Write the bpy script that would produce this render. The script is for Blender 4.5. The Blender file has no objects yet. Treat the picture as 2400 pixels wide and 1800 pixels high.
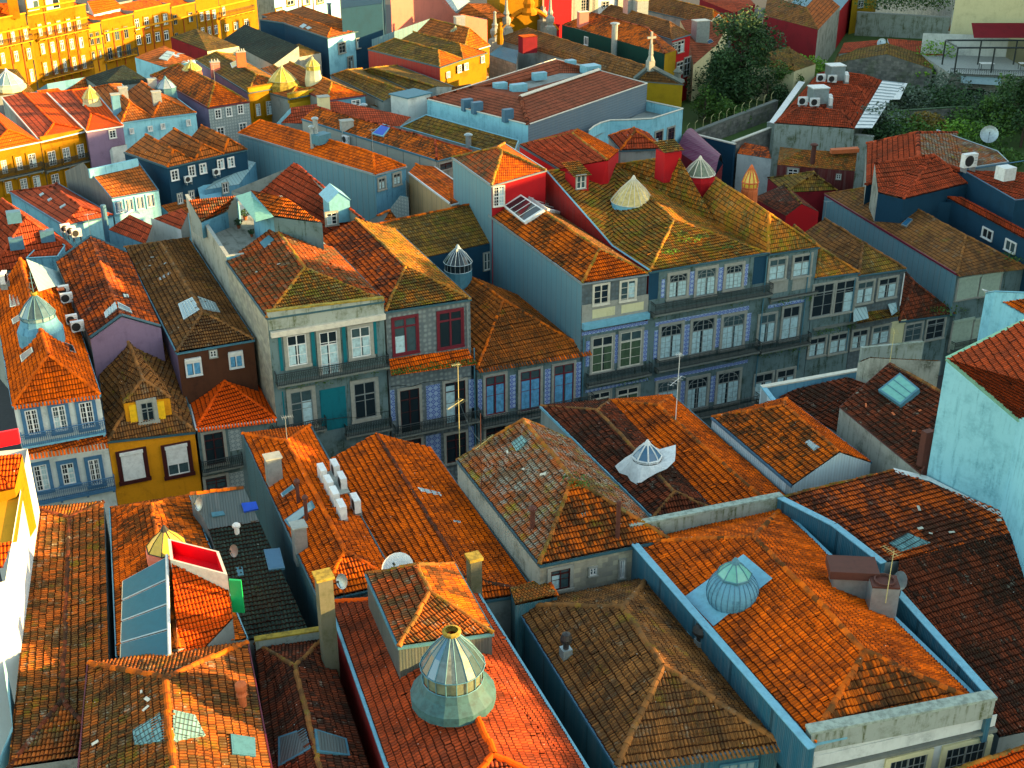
import bpy, math, random
from mathutils import Vector as V, noise as NZ
random.seed(7)
SC=bpy.context.scene
# ---------------- camera ----------------
TH=math.radians(26); CT,ST=math.cos(TH),math.sin(TH); FP=2900.; HC=52.
cam=bpy.data.cameras.new('camera'); co=bpy.data.objects.new('camera',cam); SC.collection.objects.link(co)
cam.lens=36*FP/2400; cam.sensor_width=36; cam.clip_start=.5; cam.clip_end=5000
co.location=(0,0,HC); co.rotation_euler=(math.radians(64),0,0); SC.camera=co
# ---------------- light ----------------
SUN_EL,SUN_AZ=13.0,-4.0        # azimuth of the sun in degrees from +X towards +Y
w=bpy.data.worlds.new('World'); SC.world=w; w.use_nodes=True
nt=w.node_tree; sk=nt.nodes.new('ShaderNodeTexSky'); sk.sky_type='NISHITA'; sk.sun_disc=False
sk.sun_elevation=math.radians(SUN_EL); sk.sun_rotation=math.radians(90-SUN_AZ); sk.ozone_density=1.5; sk.dust_density=.6
mx=nt.nodes.new('ShaderNodeMix'); mx.data_type='RGBA'; mx.blend_type='MULTIPLY'; mx.inputs[0].default_value=1; mx.inputs[7].default_value=(1.35,1.12,.80,1); nt.links.new(sk.outputs[0],mx.inputs[6]); nt.links.new(mx.outputs[2],nt.nodes['Background'].inputs[0]); nt.nodes['Background'].inputs[1].default_value=.15
sl=bpy.data.lights.new('sun','SUN'); so=bpy.data.objects.new('sun',sl); SC.collection.objects.link(so)
sl.energy=5.0; sl.angle=math.radians(.5); sl.color=(1,.62,.22)
_a,_e=math.radians(SUN_AZ),math.radians(SUN_EL)
SD=V((math.cos(_a)*math.cos(_e),math.sin(_a)*math.cos(_e),math.sin(_e)))
so.rotation_euler=SD.to_track_quat('Z','Y').to_euler()
SC.view_settings.view_transform='Standard'; SC.view_settings.look='None'; SC.view_settings.exposure=2.0; SC.view_settings.gamma=1
SC.cycles.max_bounces=5; SC.cycles.diffuse_bounces=1
GZ=-3.0
# ---------------- pixel -> place ----------------
def ray(x,y):
    a=(x-1200)/FP; b=-(y-900)/FP
    return V((a,CT+ST*b,-ST+CT*b))
def P(x,y,z):
    r=ray(x,y); return V((0,0,HC))+r*((z-HC)/r.z)
DA=V((-.403,.915,0)).normalized(); DB=V((DA.y,-DA.x,0))
ZU=V((0,0,1))
class Pl:
    """plane through o with unit axes u (along) and v (up)"""
    def __init__(s,o,u,v=ZU):
        s.o=V(o); s.u=V(u).normalized(); s.v=V(v).normalized(); s.n=s.u.cross(s.v).normalized()
        if s.n.dot(V((0,0,HC))-s.o)<0: s.n=-s.n
    def hit(s,x,y):
        r=ray(x,y); c=V((0,0,HC)); return c+r*((s.o-c).dot(s.n)/r.dot(s.n))
    def uv(s,x,y):
        p=s.hit(x,y)-s.o; return p.dot(s.u),p.dot(s.v)
    def at(s,u,v,d=0): return s.o+s.u*u+s.v*v+s.n*d
def vpl(a,b): # vertical plane through two points
    d=b-a; d.z=0; return Pl(a,d)
def fpl(a,b,c): # plane of three points, u=a->b
    u=(b-a).normalized(); n=u.cross(c-a).normalized(); v=n.cross(u)
    if v.z<0: v=-v
    return Pl(a,u,v)
# ---------------- mesh building ----------------
ORG={}
class MB:
    def __init__(s): s.v=[]; s.f=[]; s.uv=[]; s.m=[]
    def face(s,pts,uv=None,m=0):
        k=len(s.v); s.v+= [tuple(p) for p in pts]; s.f.append(tuple(range(k,k+len(pts))))
        if uv is None:
            p0=V(pts[0]); u=(V(pts[1])-p0)
            if u.length<1e-6: u=V((1,0,0))
            u.normalize(); n=V((0,0,0))
            for i in range(1,len(pts)-1): n+= (V(pts[i])-p0).cross(V(pts[i+1])-p0)
            if n.length<1e-9: n=V((0,0,1))
            n.normalize()
            if abs(n.z)<.3:
                u=V((n.y,-n.x,0)).normalized(); vv=ZU
                uv=[(V(p).dot(u),V(p).z) for p in pts]
            else:
                vv=n.cross(u); uv=[((V(p)-p0).dot(u)+p0.x,(V(p)-p0).dot(vv)+p0.y) for p in pts]
        s.uv+=uv; s.m.append(m)
    def box(s,o,a,b,c,m=0): # origin + three edge vectors
        o,a,b,c=V(o),V(a),V(b),V(c)
        if a.cross(b).dot(c)<0: a,b=b,a
        s.face([o,o+b,o+a+b,o+a],m=m); s.face([o+c,o+c+a,o+a+b+c,o+b+c],m=m)
        s.face([o,o+a,o+a+c,o+c],m=m); s.face([o+a,o+a+b,o+a+b+c,o+a+c],m=m)
        s.face([o+a+b,o+b,o+b+c,o+a+b+c],m=m); s.face([o+b,o,o+c,o+b+c],m=m)
    def cbox(s,c,sx,sy,sz,ang=0,m=0): # base-centre box
        a=V((math.cos(ang),math.sin(ang),0)); b=V((-a.y,a.x,0))
        s.box(V(c)-a*sx/2-b*sy/2,a*sx,b*sy,ZU*sz,m)
    def pbox(s,pl,u0,u1,z0,z1,d0,d1,m=0):
        s.box(pl.at(u0,z0,d0),pl.u*(u1-u0),pl.v*(z1-z0),pl.n*(d1-d0),m)
    def tube(s,p0,p1,r0,r1=None,n=6,m=0,cap=True):
        p0,p1=V(p0),V(p1); r1=r0 if r1 is None else r1
        d=(p1-p0)
        if d.length<1e-6: return
        d.normalize(); x=d.cross(ZU) if abs(d.z)<.9 else d.cross(V((1,0,0))); x.normalize(); y=d.cross(x)
        c=[x*math.cos(2*math.pi*i/n)+y*math.sin(2*math.pi*i/n) for i in range(n)]
        for i in range(n):
            j=(i+1)%n; s.face([p0+c[j]*r0,p0+c[i]*r0,p1+c[i]*r1,p1+c[j]*r1],m=m)
        if cap:
            s.face([p1+c[n-1-i]*r1 for i in range(n)],m=m); s.face([p0+c[i]*r0 for i in range(n)],m=m)
    def path(s,pts,r,n=5,m=0):
        for a,b in zip(pts,pts[1:]): s.tube(a,b,r,r,n,m,True)
    def lathe(s,c,prof,n=16,m=0,a0=0,sx=1,sy=1):
        c=V(c)
        def pt(i,r,z):
            a=a0+2*math.pi*i/n; return c+V((math.cos(a)*r*sx,math.sin(a)*r*sy,z))
        for (r0,z0),(r1,z1) in zip(prof,prof[1:]):
            for i in range(n):
                p=[pt(i,r0,z0),pt(i+1,r0,z0),pt(i+1,r1,z1),pt(i,r1,z1)]
                if r1<1e-4: p=p[:3]
                if r0<1e-4: p=[p[0],p[2],p[3]]
                s.face(p,uv=[(i/n*r0*6.28,z0)]*len(p) if 0 else None,m=m)
    def build(s,name,mats,par=None,smooth=False):
        me=bpy.data.meshes.new(name); o=V(ORG.get(par.as_pointer(),(0,0,0))) if par else V((0,0,0))
        me.from_pydata([(a-o.x,b-o.y,c-o.z) for a,b,c in s.v],[],s.f)
        if not isinstance(mats,(list,tuple)): mats=[mats]
        for m in mats: me.materials.append(M[m] if isinstance(m,str) else m)
        if len(mats)>1: me.polygons.foreach_set('material_index',s.m)
        ul=me.uv_layers.new(name='UVMap'); ul.data.foreach_set('uv',[x for t in s.uv for x in t])
        if smooth: me.polygons.foreach_set('use_smooth',[True]*len(s.f))
        me.update()
        ob=bpy.data.objects.new(name,me); SC.collection.objects.link(ob)
        if par: ob.parent=par
        ORG[ob.as_pointer()]=tuple(o); return ob
def thing(name,label,cat,loc,group=None):
    o=bpy.data.objects.new(name,None); SC.collection.objects.link(o); o.location=loc; o.empty_display_size=.5
    o['label']=label; o['category']=cat
    if group: o['group']=group
    ORG[o.as_pointer()]=tuple(loc); return o
def tag(o,label,cat,group=None):
    o['label']=label; o['category']=cat
    if group: o['group']=group
    return o
# ---------------- materials ----------------
M={}
class NT:
    def __init__(s,name,rough=.8,metal=0):
        s.m=bpy.data.materials.new(name); s.m.use_nodes=True; s.t=s.m.node_tree; s.b=s.t.nodes['Principled BSDF']
        s.b.inputs['Roughness'].default_value=rough; s.b.inputs['Metallic'].default_value=metal; M[name]=s.m
    def n(s,k,**p):
        q=s.t.nodes.new('ShaderNode'+k)
        for a,b in p.items(): setattr(q,a,b)
        return q
    def l(s,a,b): s.t.links.new(a,b)
    def sv(s,x,i):
        if isinstance(x,(int,float)): i.default_value=x
        else: s.l(x,i)
    def ma(s,op,a,b=0,c=None,cl=False):
        q=s.n('Math',operation=op,use_clamp=cl); s.sv(a,q.inputs[0]); s.sv(b,q.inputs[1])
        if c is not None: s.sv(c,q.inputs[2])
        return q.outputs[0]
    def mix(s,f,a,b,mode='MIX'):
        q=s.n('Mix',data_type='RGBA',blend_type=mode); s.sv(f,q.inputs[0])
        for x,i in ((a,6),(b,7)):
            if isinstance(x,tuple): q.inputs[i].default_value=x+(1,)
            else: s.l(x,q.inputs[i])
        return q.outputs[2]
    def noise(s,vec,sc,det=3,ro=.55):
        q=s.n('TexNoise'); q.inputs['Scale'].default_value=sc; q.inputs['Detail'].default_value=det; q.inputs['Roughness'].default_value=ro
        if vec is not None: s.l(vec,q.inputs['Vector'])
        return q.outputs[0]
    def ramp(s,x,a,b): # smooth threshold
        q=s.n('MapRange',clamp=True); q.interpolation_type='SMOOTHSTEP'
        s.sv(x,q.inputs[0]); q.inputs[1].default_value=a; q.inputs[2].default_value=b; return q.outputs[0]
    def uv(s): return s.n('TexCoord').outputs['UV']
    def ob(s): return s.n('NewGeometry').outputs['Position']
def tile(name,new,old,mixv=.5,var=.9,moss=0,mcol=(.18,.16,.01),pale=0,pcol=(.42,.40,.30),cw=.2,rh=.4,bump=.5,patch=0):
    t=NT(name,.88); t.b.inputs['Specular IOR Level'].default_value=.08; uv=t.uv(); sp=t.n('SeparateXYZ'); t.l(uv,sp.inputs[0]); u,v=sp.outputs[0],sp.outputs[1]
    us=t.ma('DIVIDE',u,cw); vs=t.ma('DIVIDE',v,rh)
    cx=t.ma('FLOOR',us); cy=t.ma('FLOOR',vs); cb=t.n('CombineXYZ'); t.l(cx,cb.inputs[0]); t.l(cy,cb.inputs[1])
    wn=t.n('TexWhiteNoise',noise_dimensions='2D'); t.l(cb.outputs[0],wn.inputs['Vector']); r1=wn.outputs['Value']
    sc=t.n('SeparateColor'); t.l(wn.outputs['Color'],sc.inputs[0]); r2=sc.outputs[2]
    pos=t.ob(); nl=t.noise(pos,.28,4); nm=t.noise(pos,1.3,4,.6); nf=t.noise(pos,7,3,.7)
    # blocks of replaced tiles
    b1=t.n('CombineXYZ'); t.l(t.ma('FLOOR',t.ma('DIVIDE',us,5)),b1.inputs[0]); t.l(t.ma('FLOOR',t.ma('DIVIDE',vs,3)),b1.inputs[1])
    w2=t.n('TexWhiteNoise',noise_dimensions='2D'); t.l(b1.outputs[0],w2.inputs['Vector'])
    f=t.ma('ADD',mixv,t.ma('MULTIPLY',t.ma('SUBTRACT',r1,.5),var*1.0))
    f=t.ma('ADD',f,t.ma('MULTIPLY',t.ma('SUBTRACT',nl,.5),var*2.8))
    mpv=t.n('Mapping'); mpv.inputs['Scale'].default_value=(2.6,.35,1); t.l(uv,mpv.inputs[0]); ns=t.noise(mpv.outputs[0],1.3,4,.65); f=t.ma('ADD',f,t.ma('MULTIPLY',t.ma('SUBTRACT',ns,.5),var*1.6))
    f=t.ma('ADD',f,t.ma('MULTIPLY',t.ma('SUBTRACT',nm,.5),var*2.0))
    f=t.ma('ADD',f,t.ma('MULTIPLY',t.ma('SUBTRACT',nf,.5),var*.45))
    f=t.ma('ADD',f,t.ma('MULTIPLY',t.ma('SUBTRACT',w2.outputs['Value'],.5),var*.45))
    if patch: f=t.ma('SUBTRACT',f,t.ma('MULTIPLY',t.ma('GREATER_THAN',w2.outputs['Value'],1-patch),.7))
    f=t.ma('ADD',f,0,cl=True)
    col=t.mix(f,new,old)
    hs=t.n('HueSaturation'); t.l(col,hs.inputs['Color']); t.sv(t.ma('MULTIPLY_ADD',r2,.45*var,1-.22*var),hs.inputs['Value']); col=hs.outputs[0]
    if pale:
        q=t.ma('MULTIPLY',t.ramp(nm,.62-.25*pale,.78-.2*pale),t.ramp(nf,.4,.6)); col=t.mix(t.ma('MULTIPLY',q,.75),col,pcol)
    if moss:
        m2=t.noise(pos,.7,5,.65); q=t.ma('MULTIPLY',t.ramp(m2,.66-.3*moss,.80-.25*moss),t.ramp(nf,.35,.55)); col=t.mix(t.ma('MULTIPLY',q,.85),col,mcol)
    # droppings and lichen specks
    vo=t.n('TexVoronoi'); vo.inputs['Scale'].default_value=1.6; t.l(pos,vo.inputs['Vector'])
    col=t.mix(t.ma('MULTIPLY',t.ma('LESS_THAN',vo.outputs['Distance'],.055),.8),col,(.6,.58,.5))
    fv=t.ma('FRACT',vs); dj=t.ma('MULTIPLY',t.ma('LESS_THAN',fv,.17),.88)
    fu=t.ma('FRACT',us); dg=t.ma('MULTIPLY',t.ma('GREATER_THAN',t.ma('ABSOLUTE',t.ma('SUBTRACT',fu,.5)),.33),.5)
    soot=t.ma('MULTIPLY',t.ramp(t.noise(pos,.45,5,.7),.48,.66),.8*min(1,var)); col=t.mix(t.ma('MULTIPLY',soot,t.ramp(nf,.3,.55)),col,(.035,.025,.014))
    col=t.mix(t.ma('MAXIMUM',dj,dg),col,(.022,.005,.002))  # shade under course ends and in grooves, painted into the tile colour
    t.l(col,t.b.inputs['Base Color'])
    if bump:
        h=t.ma('ADD',t.ma('MULTIPLY',t.ma('SINE',t.ma('MULTIPLY',fu,3.1416)),.5),t.ma('MULTIPLY',t.ma('SUBTRACT',1,fv),.5))
        bp=t.n('Bump'); bp.inputs['Strength'].default_value=bump; bp.inputs['Distance'].default_value=.06; t.l(h,bp.inputs['Height']); t.l(bp.outputs[0],t.b.inputs['Normal'])
def plaster(name,col,stain=(.05,.05,.045),amt=.4,rough=.85,streak=.5):
    t=NT(name,rough); t.b.inputs['Specular IOR Level'].default_value=.15; uv=t.uv(); mp=t.n('Mapping'); mp.inputs['Scale'].default_value=(2.2,.22,1); t.l(uv,mp.inputs[0])
    pos=t.ob(); a=t.noise(pos,.6,5,.6); b=t.noise(mp.outputs[0],1.4,4,.6); c=t.noise(pos,6,4,.7)
    f=t.ma('ADD',t.ma('MULTIPLY',t.ramp(a,.45,.75),amt),t.ma('MULTIPLY',t.ramp(b,.5,.75),streak*amt),cl=True)
    f=t.ma('MULTIPLY',f,t.ramp(c,.2,.6)); cc=t.mix(f,col,stain)
    cc=t.mix(t.ma('MULTIPLY',c,.25),cc,tuple(x*.6 for x in col)); t.l(cc,t.b.inputs['Base Color'])
    bp=t.n('Bump'); cr=t.n('TexVoronoi',feature='DISTANCE_TO_EDGE'); cr.inputs['Scale'].default_value=.45; t.l(t.n('NewGeometry').outputs['Position'],cr.inputs['Vector']); ck=t.ma('MULTIPLY',t.ma('LESS_THAN',cr.outputs['Distance'],.012),.55*amt); c2=t.mix(t.ma('MULTIPLY',t.ramp(t.noise(t.n('NewGeometry').outputs['Position'],1.9,6,.75),.56,.7),.5*amt),cc,stain); t.l(c2,t.b.inputs['Base Color']); bp.inputs['Strength'].default_value=.25; bp.inputs['Distance'].default_value=.02; t.l(c,bp.inputs['Height']); t.l(bp.outputs[0],t.b.inputs['Normal'])
def clad(name,col,wave=.16,seam=1.0,rough=.5,horiz=False,rust=0,rcol=(.3,.28,.26)):
    t=NT(name,rough); uv=t.uv(); sp=t.n('SeparateXYZ'); t.l(uv,sp.inputs[0]); u=sp.outputs[1 if horiz else 0]
    pos=t.ob(); a=t.noise(pos,.5,4,.6); mp=t.n('Mapping'); mp.inputs['Scale'].default_value=(3,.15,1); t.l(uv,mp.inputs[0]); b=t.noise(mp.outputs[0],1.2,4,.6)
    c=t.mix(t.ma('MULTIPLY',t.ramp(b,.4,.8),.35+rust),col,rcol); c=t.mix(t.ma('MULTIPLY',a,.35),c,tuple(x*.5 for x in col))
    s1=t.ma('LESS_THAN',t.ma('FRACT',t.ma('DIVIDE',u,seam)),.06); c=t.mix(t.ma('MULTIPLY',s1,.6),c,tuple(x*.2 for x in col))
    fw=t.ma('FRACT',t.ma('DIVIDE',u,wave)); c=t.mix(t.ma('MULTIPLY',t.ma('LESS_THAN',fw,.25),.35),c,tuple(x*.35 for x in col))
    t.l(c,t.b.inputs['Base Color']); bp=t.n('Bump'); bp.inputs['Strength'].default_value=.5; bp.inputs['Distance'].default_value=.03
    t.l(t.ma('SINE',t.ma('MULTIPLY',fw,3.1416)),bp.inputs['Height']); t.l(bp.outputs[0],t.b.inputs['Normal'])
def plain(name,col,rough=.6,metal=0,spec=.5,var=.25):
    t=NT(name,rough,metal); t.b.inputs['Specular IOR Level'].default_value=spec
    if var:
        c=t.noise(t.ob(),3,4,.65); t.l(t.mix(t.ma('MULTIPLY',t.ramp(c,.35,.75),var*2),col,tuple(x*.55 for x in col)),t.b.inputs['Base Color'])
    else: t.b.inputs['Base Color'].default_value=col+(1,)
def azulejo(name,ca,cb,sc=.28):
    t=NT(name,.3); uv=t.uv(); sp=t.n('SeparateXYZ'); t.l(uv,sp.inputs[0])
    fx=t.ma('ABSOLUTE',t.ma('SUBTRACT',t.ma('FRACT',t.ma('DIVIDE',sp.outputs[0],sc)),.5)); fy=t.ma('ABSOLUTE',t.ma('SUBTRACT',t.ma('FRACT',t.ma('DIVIDE',sp.outputs[1],sc)),.5))
    d=t.ma('ADD',fx,fy); q=t.ma('MULTIPLY',t.ma('GREATER_THAN',d,.28),t.ma('LESS_THAN',d,.5)); q=t.ma('ADD',q,t.ma('LESS_THAN',d,.13),cl=True)
    c=t.mix(q,ca,cb); t.l(t.mix(t.ma('MULTIPLY',t.noise(t.ob(),3),.4),c,tuple(x*.5 for x in ca)),t.b.inputs['Base Color'])
def scales(name,ca,cb,sc=.45):
    t=NT(name,.45); vo=t.n('TexVoronoi'); vo.inputs['Scale'].default_value=1/sc; vo.inputs['Randomness'].default_value=.35; t.l(t.uv(),vo.inputs['Vector'])
    c=t.mix(t.ramp(vo.outputs['Distance'],.15,.55),ca,cb); t.l(t.mix(t.ma('MULTIPLY',t.noise(t.ob(),2.),.8),c,(.16,.19,.19)),t.b.inputs['Base Color'])
def stone(name,ca,cb,sx=.8,sy=.4,mort=(.12,.12,.11),moss=0):
    t=NT(name,.9); br=t.n('TexBrick'); t.l(t.uv(),br.inputs['Vector']); br.inputs['Scale'].default_value=1; br.inputs['Brick Width'].default_value=sx; br.inputs['Row Height'].default_value=sy
    br.inputs['Mortar Size'].default_value=.015; br.inputs['Color1'].default_value=ca+(1,); br.inputs['Color2'].default_value=cb+(1,); br.inputs['Mortar'].default_value=mort+(1,)
    n=t.noise(t.ob(),1.2,5,.65); c=t.mix(t.ma('MULTIPLY',t.ramp(n,.4,.75),.7),br.outputs[0],tuple(x*.35 for x in ca))
    if moss: c=t.mix(t.ma('MULTIPLY',t.ramp(t.noise(t.ob(),.5,5,.65),.5,.65),moss),c,(.05,.09,.01))
    t.l(c,t.b.inputs['Base Color'])
# ---- roofs
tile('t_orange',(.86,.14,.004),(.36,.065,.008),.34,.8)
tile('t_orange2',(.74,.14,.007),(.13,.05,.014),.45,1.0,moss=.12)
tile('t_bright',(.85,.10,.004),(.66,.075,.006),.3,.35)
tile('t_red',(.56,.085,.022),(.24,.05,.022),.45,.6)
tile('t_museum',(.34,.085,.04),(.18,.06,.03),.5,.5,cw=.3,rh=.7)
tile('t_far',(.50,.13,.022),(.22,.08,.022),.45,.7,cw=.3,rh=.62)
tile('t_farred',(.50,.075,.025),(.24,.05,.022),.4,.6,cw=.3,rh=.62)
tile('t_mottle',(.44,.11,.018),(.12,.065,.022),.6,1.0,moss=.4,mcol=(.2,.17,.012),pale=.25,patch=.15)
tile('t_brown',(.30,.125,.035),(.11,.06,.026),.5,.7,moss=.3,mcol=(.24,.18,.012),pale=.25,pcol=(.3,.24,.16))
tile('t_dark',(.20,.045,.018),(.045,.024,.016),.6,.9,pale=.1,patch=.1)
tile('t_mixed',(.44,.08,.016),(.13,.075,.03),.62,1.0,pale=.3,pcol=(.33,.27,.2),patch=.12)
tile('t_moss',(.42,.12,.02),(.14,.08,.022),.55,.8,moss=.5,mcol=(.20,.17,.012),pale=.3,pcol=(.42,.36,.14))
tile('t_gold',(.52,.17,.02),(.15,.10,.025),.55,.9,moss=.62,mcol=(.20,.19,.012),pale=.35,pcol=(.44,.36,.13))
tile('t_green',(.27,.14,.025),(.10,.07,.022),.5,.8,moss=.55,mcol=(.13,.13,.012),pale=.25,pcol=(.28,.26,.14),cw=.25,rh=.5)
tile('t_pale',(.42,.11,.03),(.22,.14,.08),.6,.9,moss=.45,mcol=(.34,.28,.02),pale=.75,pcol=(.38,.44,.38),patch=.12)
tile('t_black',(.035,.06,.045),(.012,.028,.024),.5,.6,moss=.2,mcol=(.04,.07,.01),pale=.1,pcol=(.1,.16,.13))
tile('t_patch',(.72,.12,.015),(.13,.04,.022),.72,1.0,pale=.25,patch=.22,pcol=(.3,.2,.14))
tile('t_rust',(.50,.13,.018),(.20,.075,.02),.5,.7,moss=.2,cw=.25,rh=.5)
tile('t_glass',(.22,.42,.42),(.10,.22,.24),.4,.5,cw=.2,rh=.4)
# ---- walls
plaster('p_white',(.62,.68,.66),(.16,.2,.2),.5); plaster('p_cyan',(.28,.62,.74),(.12,.34,.44),.8,streak=1.2); plaster('p_blue',(.12,.31,.44),(.04,.13,.2),.8,streak=1.2)  # cyan and blue plaster hold the teal tint of shade in their colour
plaster('p_yellow',(.31,.15,.001),(.20,.075,.001),.8); plaster('p_amber',(.52,.17,.004),(.34,.10,.004),.5)
plaster('p_facade',(.13,.20,.21),(.03,.055,.035),1.0,streak=1.4)
plaster('p_house_amber',(.66,.27,.008),(.3,.11,.006),.6); plaster('p_ochre',(.62,.28,.01),(.30,.16,.01),.4)
plaster('p_navy',(.012,.055,.10),(.01,.03,.05),.5); plain('p_rustline',(.36,.07,.004),.9,var=.3); plaster('p_pink',(.62,.20,.15),(.34,.12,.10),.4); plaster('p_cream',(.62,.60,.36),(.3,.3,.16),.4)
plaster('p_red',(.42,.01,.015),(.22,.02,.03),.4); plaster('p_wine',(.20,.012,.02),(.08,.01,.015),.6); plaster('p_darkgreen',(.006,.045,.035),(.004,.02,.016),.5)
plaster('p_grey',(.25,.29,.28),(.07,.08,.07),.7); plaster('p_old',(.36,.37,.32),(.08,.085,.06),.9,streak=.9); plaster('p_mossy',(.33,.38,.34),(.07,.09,.02),1.,streak=1.2)
plaster('p_pillar',(.13,.13,.09),(.05,.06,.02),.8); plaster('p_violet',(.24,.17,.27),(.1,.07,.12),.5); plaster('p_teal',(.006,.15,.19),(.008,.07,.09),.8,streak=1.); plaster('p_timber',(.09,.035,.018),(.03,.012,.01),.7)
plaster('p_mustard',(.42,.25,.01),(.2,.12,.01),.5); plaster('p_brightwhite',(.62,.66,.68),(.5,.55,.6),.2)
clad('c_blue',(.13,.30,.37),rust=.15); clad('c_grey',(.24,.28,.32),seam=.9,rust=.1); clad('c_teal',(.03,.13,.17),wave=.12,seam=3); clad('c_sky',(.02,.13,.20),wave=.14,seam=4)  # blue cladding colours include the blue cast of shaded walls
clad('c_white',(.62,.74,.80),wave=.25,seam=20); clad('c_red',(.40,.015,.012),wave=.12,seam=1.2,rust=.25,rcol=(.22,.08,.07)); clad('c_louvre',(.14,.21,.27),wave=.35,seam=50,horiz=True)
clad('c_beige',(.40,.42,.36),wave=.2,seam=3); clad('c_wood',(.12,.15,.16),wave=.3,seam=1.1,rust=.3); clad('c_darkred',(.12,.012,.012),wave=.15,seam=9); clad('c_tan',(.62,.42,.20),wave=.3,seam=1.4,rust=.1)
clad('c_purple',(.22,.035,.10),wave=.5,seam=50); clad('c_metal',(.30,.48,.50),wave=.4,seam=1.6); clad('c_corr',(.07,.10,.10),wave=.17,seam=30)
stone('s_dark',(.11,.115,.11),(.22,.22,.20),.9,.45,moss=.3); stone('s_grey',(.34,.33,.28),(.26,.26,.23),1.1,.5); stone('s_wall',(.40,.38,.28),(.25,.24,.20),.7,.35,(.3,.28,.2))
scales('fish',(.24,.30,.30),(.07,.10,.12),.42); scales('fish_dark',(.07,.12,.15),(.025,.045,.06),.42)
azulejo('az_blue',(.30,.42,.60),(.02,.06,.34),.5); azulejo('az_band',(.36,.48,.68),(.01,.05,.42),.42); azulejo('az_grey',(.35,.42,.42),(.14,.2,.22),.4)
# ---- small
plain('white',(.74,.76,.74),.5); plain('offwhite',(.62,.60,.50),.6); plain('flash',(.16,.42,.55),.45); plain('flash_dark',(.03,.10,.13),.5); plain('granite',(.30,.31,.27),.85); plain('granite_d',(.15,.17,.15),.9)
plain('bluepaint',(.05,.16,.30),.5); plain('maroon',(.14,.008,.02),.5); plain('darkmaroon',(.05,.006,.006),.5); plain('iron',(.018,.03,.03),.5,.3); plain('wood_grey',(.22,.25,.24),.8); plain('dark',(.012,.015,.016),.7)
plain('yellow_p',(.85,.48,.0),.6); plain('redpanel',(.85,.0,.01),.5,var=.05); plain('greenpanel',(.0,.36,.10),.5,var=.1); plain('rustmetal',(.10,.03,.02),.7,.2); plain('clay',(.52,.12,.03),.8); plain('claydark',(.10,.045,.03),.8)
plain('galv',(.38,.46,.48),.4,.6); plain('zinc',(.055,.19,.26),.6,.1); plain('copper',(.03,.11,.125),.7,var=.5); plain('magenta',(.16,.008,.03),.5); plain('bluelid',(.01,.07,.5),.35); plain('straw',(.5,.45,.2),.7)
plain('cement',(.33,.36,.33),.9); plain('lichen',(.34,.42,.36),.95,var=.6); plain('goldlichen',(.36,.26,.03),.95,var=.8); plain('duct',(.05,.15,.24),.5); plain('mint',(.22,.50,.36),.5); plain('tableblack',(.02,.02,.02),.5)
plain('asphalt',(.045,.048,.05),.9); plain('curtain',(.42,.62,.66),.8,var=.4); plain('curtain_b',(.10,.36,.62),.8,var=.5); plain('curtain_g',(.05,.10,.05),.8,var=.5); plain('gullwhite',(.8,.8,.78),.6,var=0); plain('terracotta',(.35,.09,.03),.8); plain('rope',(.45,.5,.42),.8)
plain('glass_dim',(.05,.09,.10),.12,0,.6,.3); plain('glass',(.012,.022,.028),.08,0,.6,0); plain('skyglass',(.03,.13,.24),.12,0,.8,.1); plain('paleglass',(.22,.34,.36),.15,0,.6,.2); plain('solar',(.008,.12,.17),.3,0,.35,.15); plain('shutter_dull',(.36,.47,.38),.6); plain('dirtyglass',(.22,.25,.21),.4,0,.5,.8); plain('rustglass',(.30,.17,.08),.5,0,.4,.6); plain('coneglass',(.07,.14,.165),.15,0,.7,.5); plain('yellowglass',(.60,.42,.05),.3,0,.5,.3); plain('conesun',(.62,.48,.18),.35,.2,.5,.5)
plain('oldglass',(.16,.20,.13),.35,0,.5,.5); plain('domegreen',(.14,.42,.36),.2,0,.6,.2)
t=NT('grass',.9); n_=t.noise(t.ob(),1.5,6,.7); t.l(t.mix(n_,(.02,.06,.008),(.06,.12,.012)),t.b.inputs['Base Color'])
def leafmat(name,a,b):
    t=NT(name,.75); g=t.n('TexWhiteNoise',noise_dimensions='2D'); t.l(t.uv(),g.inputs['Vector']); t.l(t.mix(g.outputs['Value'],a,b),t.b.inputs['Base Color'])
leafmat('leaf',(.012,.06,.006),(.08,.18,.015)); leafmat('leaf_dark',(.006,.032,.010),(.035,.10,.02)); leafmat('leaf_yellow',(.14,.13,.01),(.22,.12,.01)); leafmat('leaf_grey',(.05,.09,.06),(.12,.17,.12)); leafmat('leaf_bright',(.06,.2,.01),(.2,.38,.02))
plain('bark',(.07,.05,.035),.9)
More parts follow.
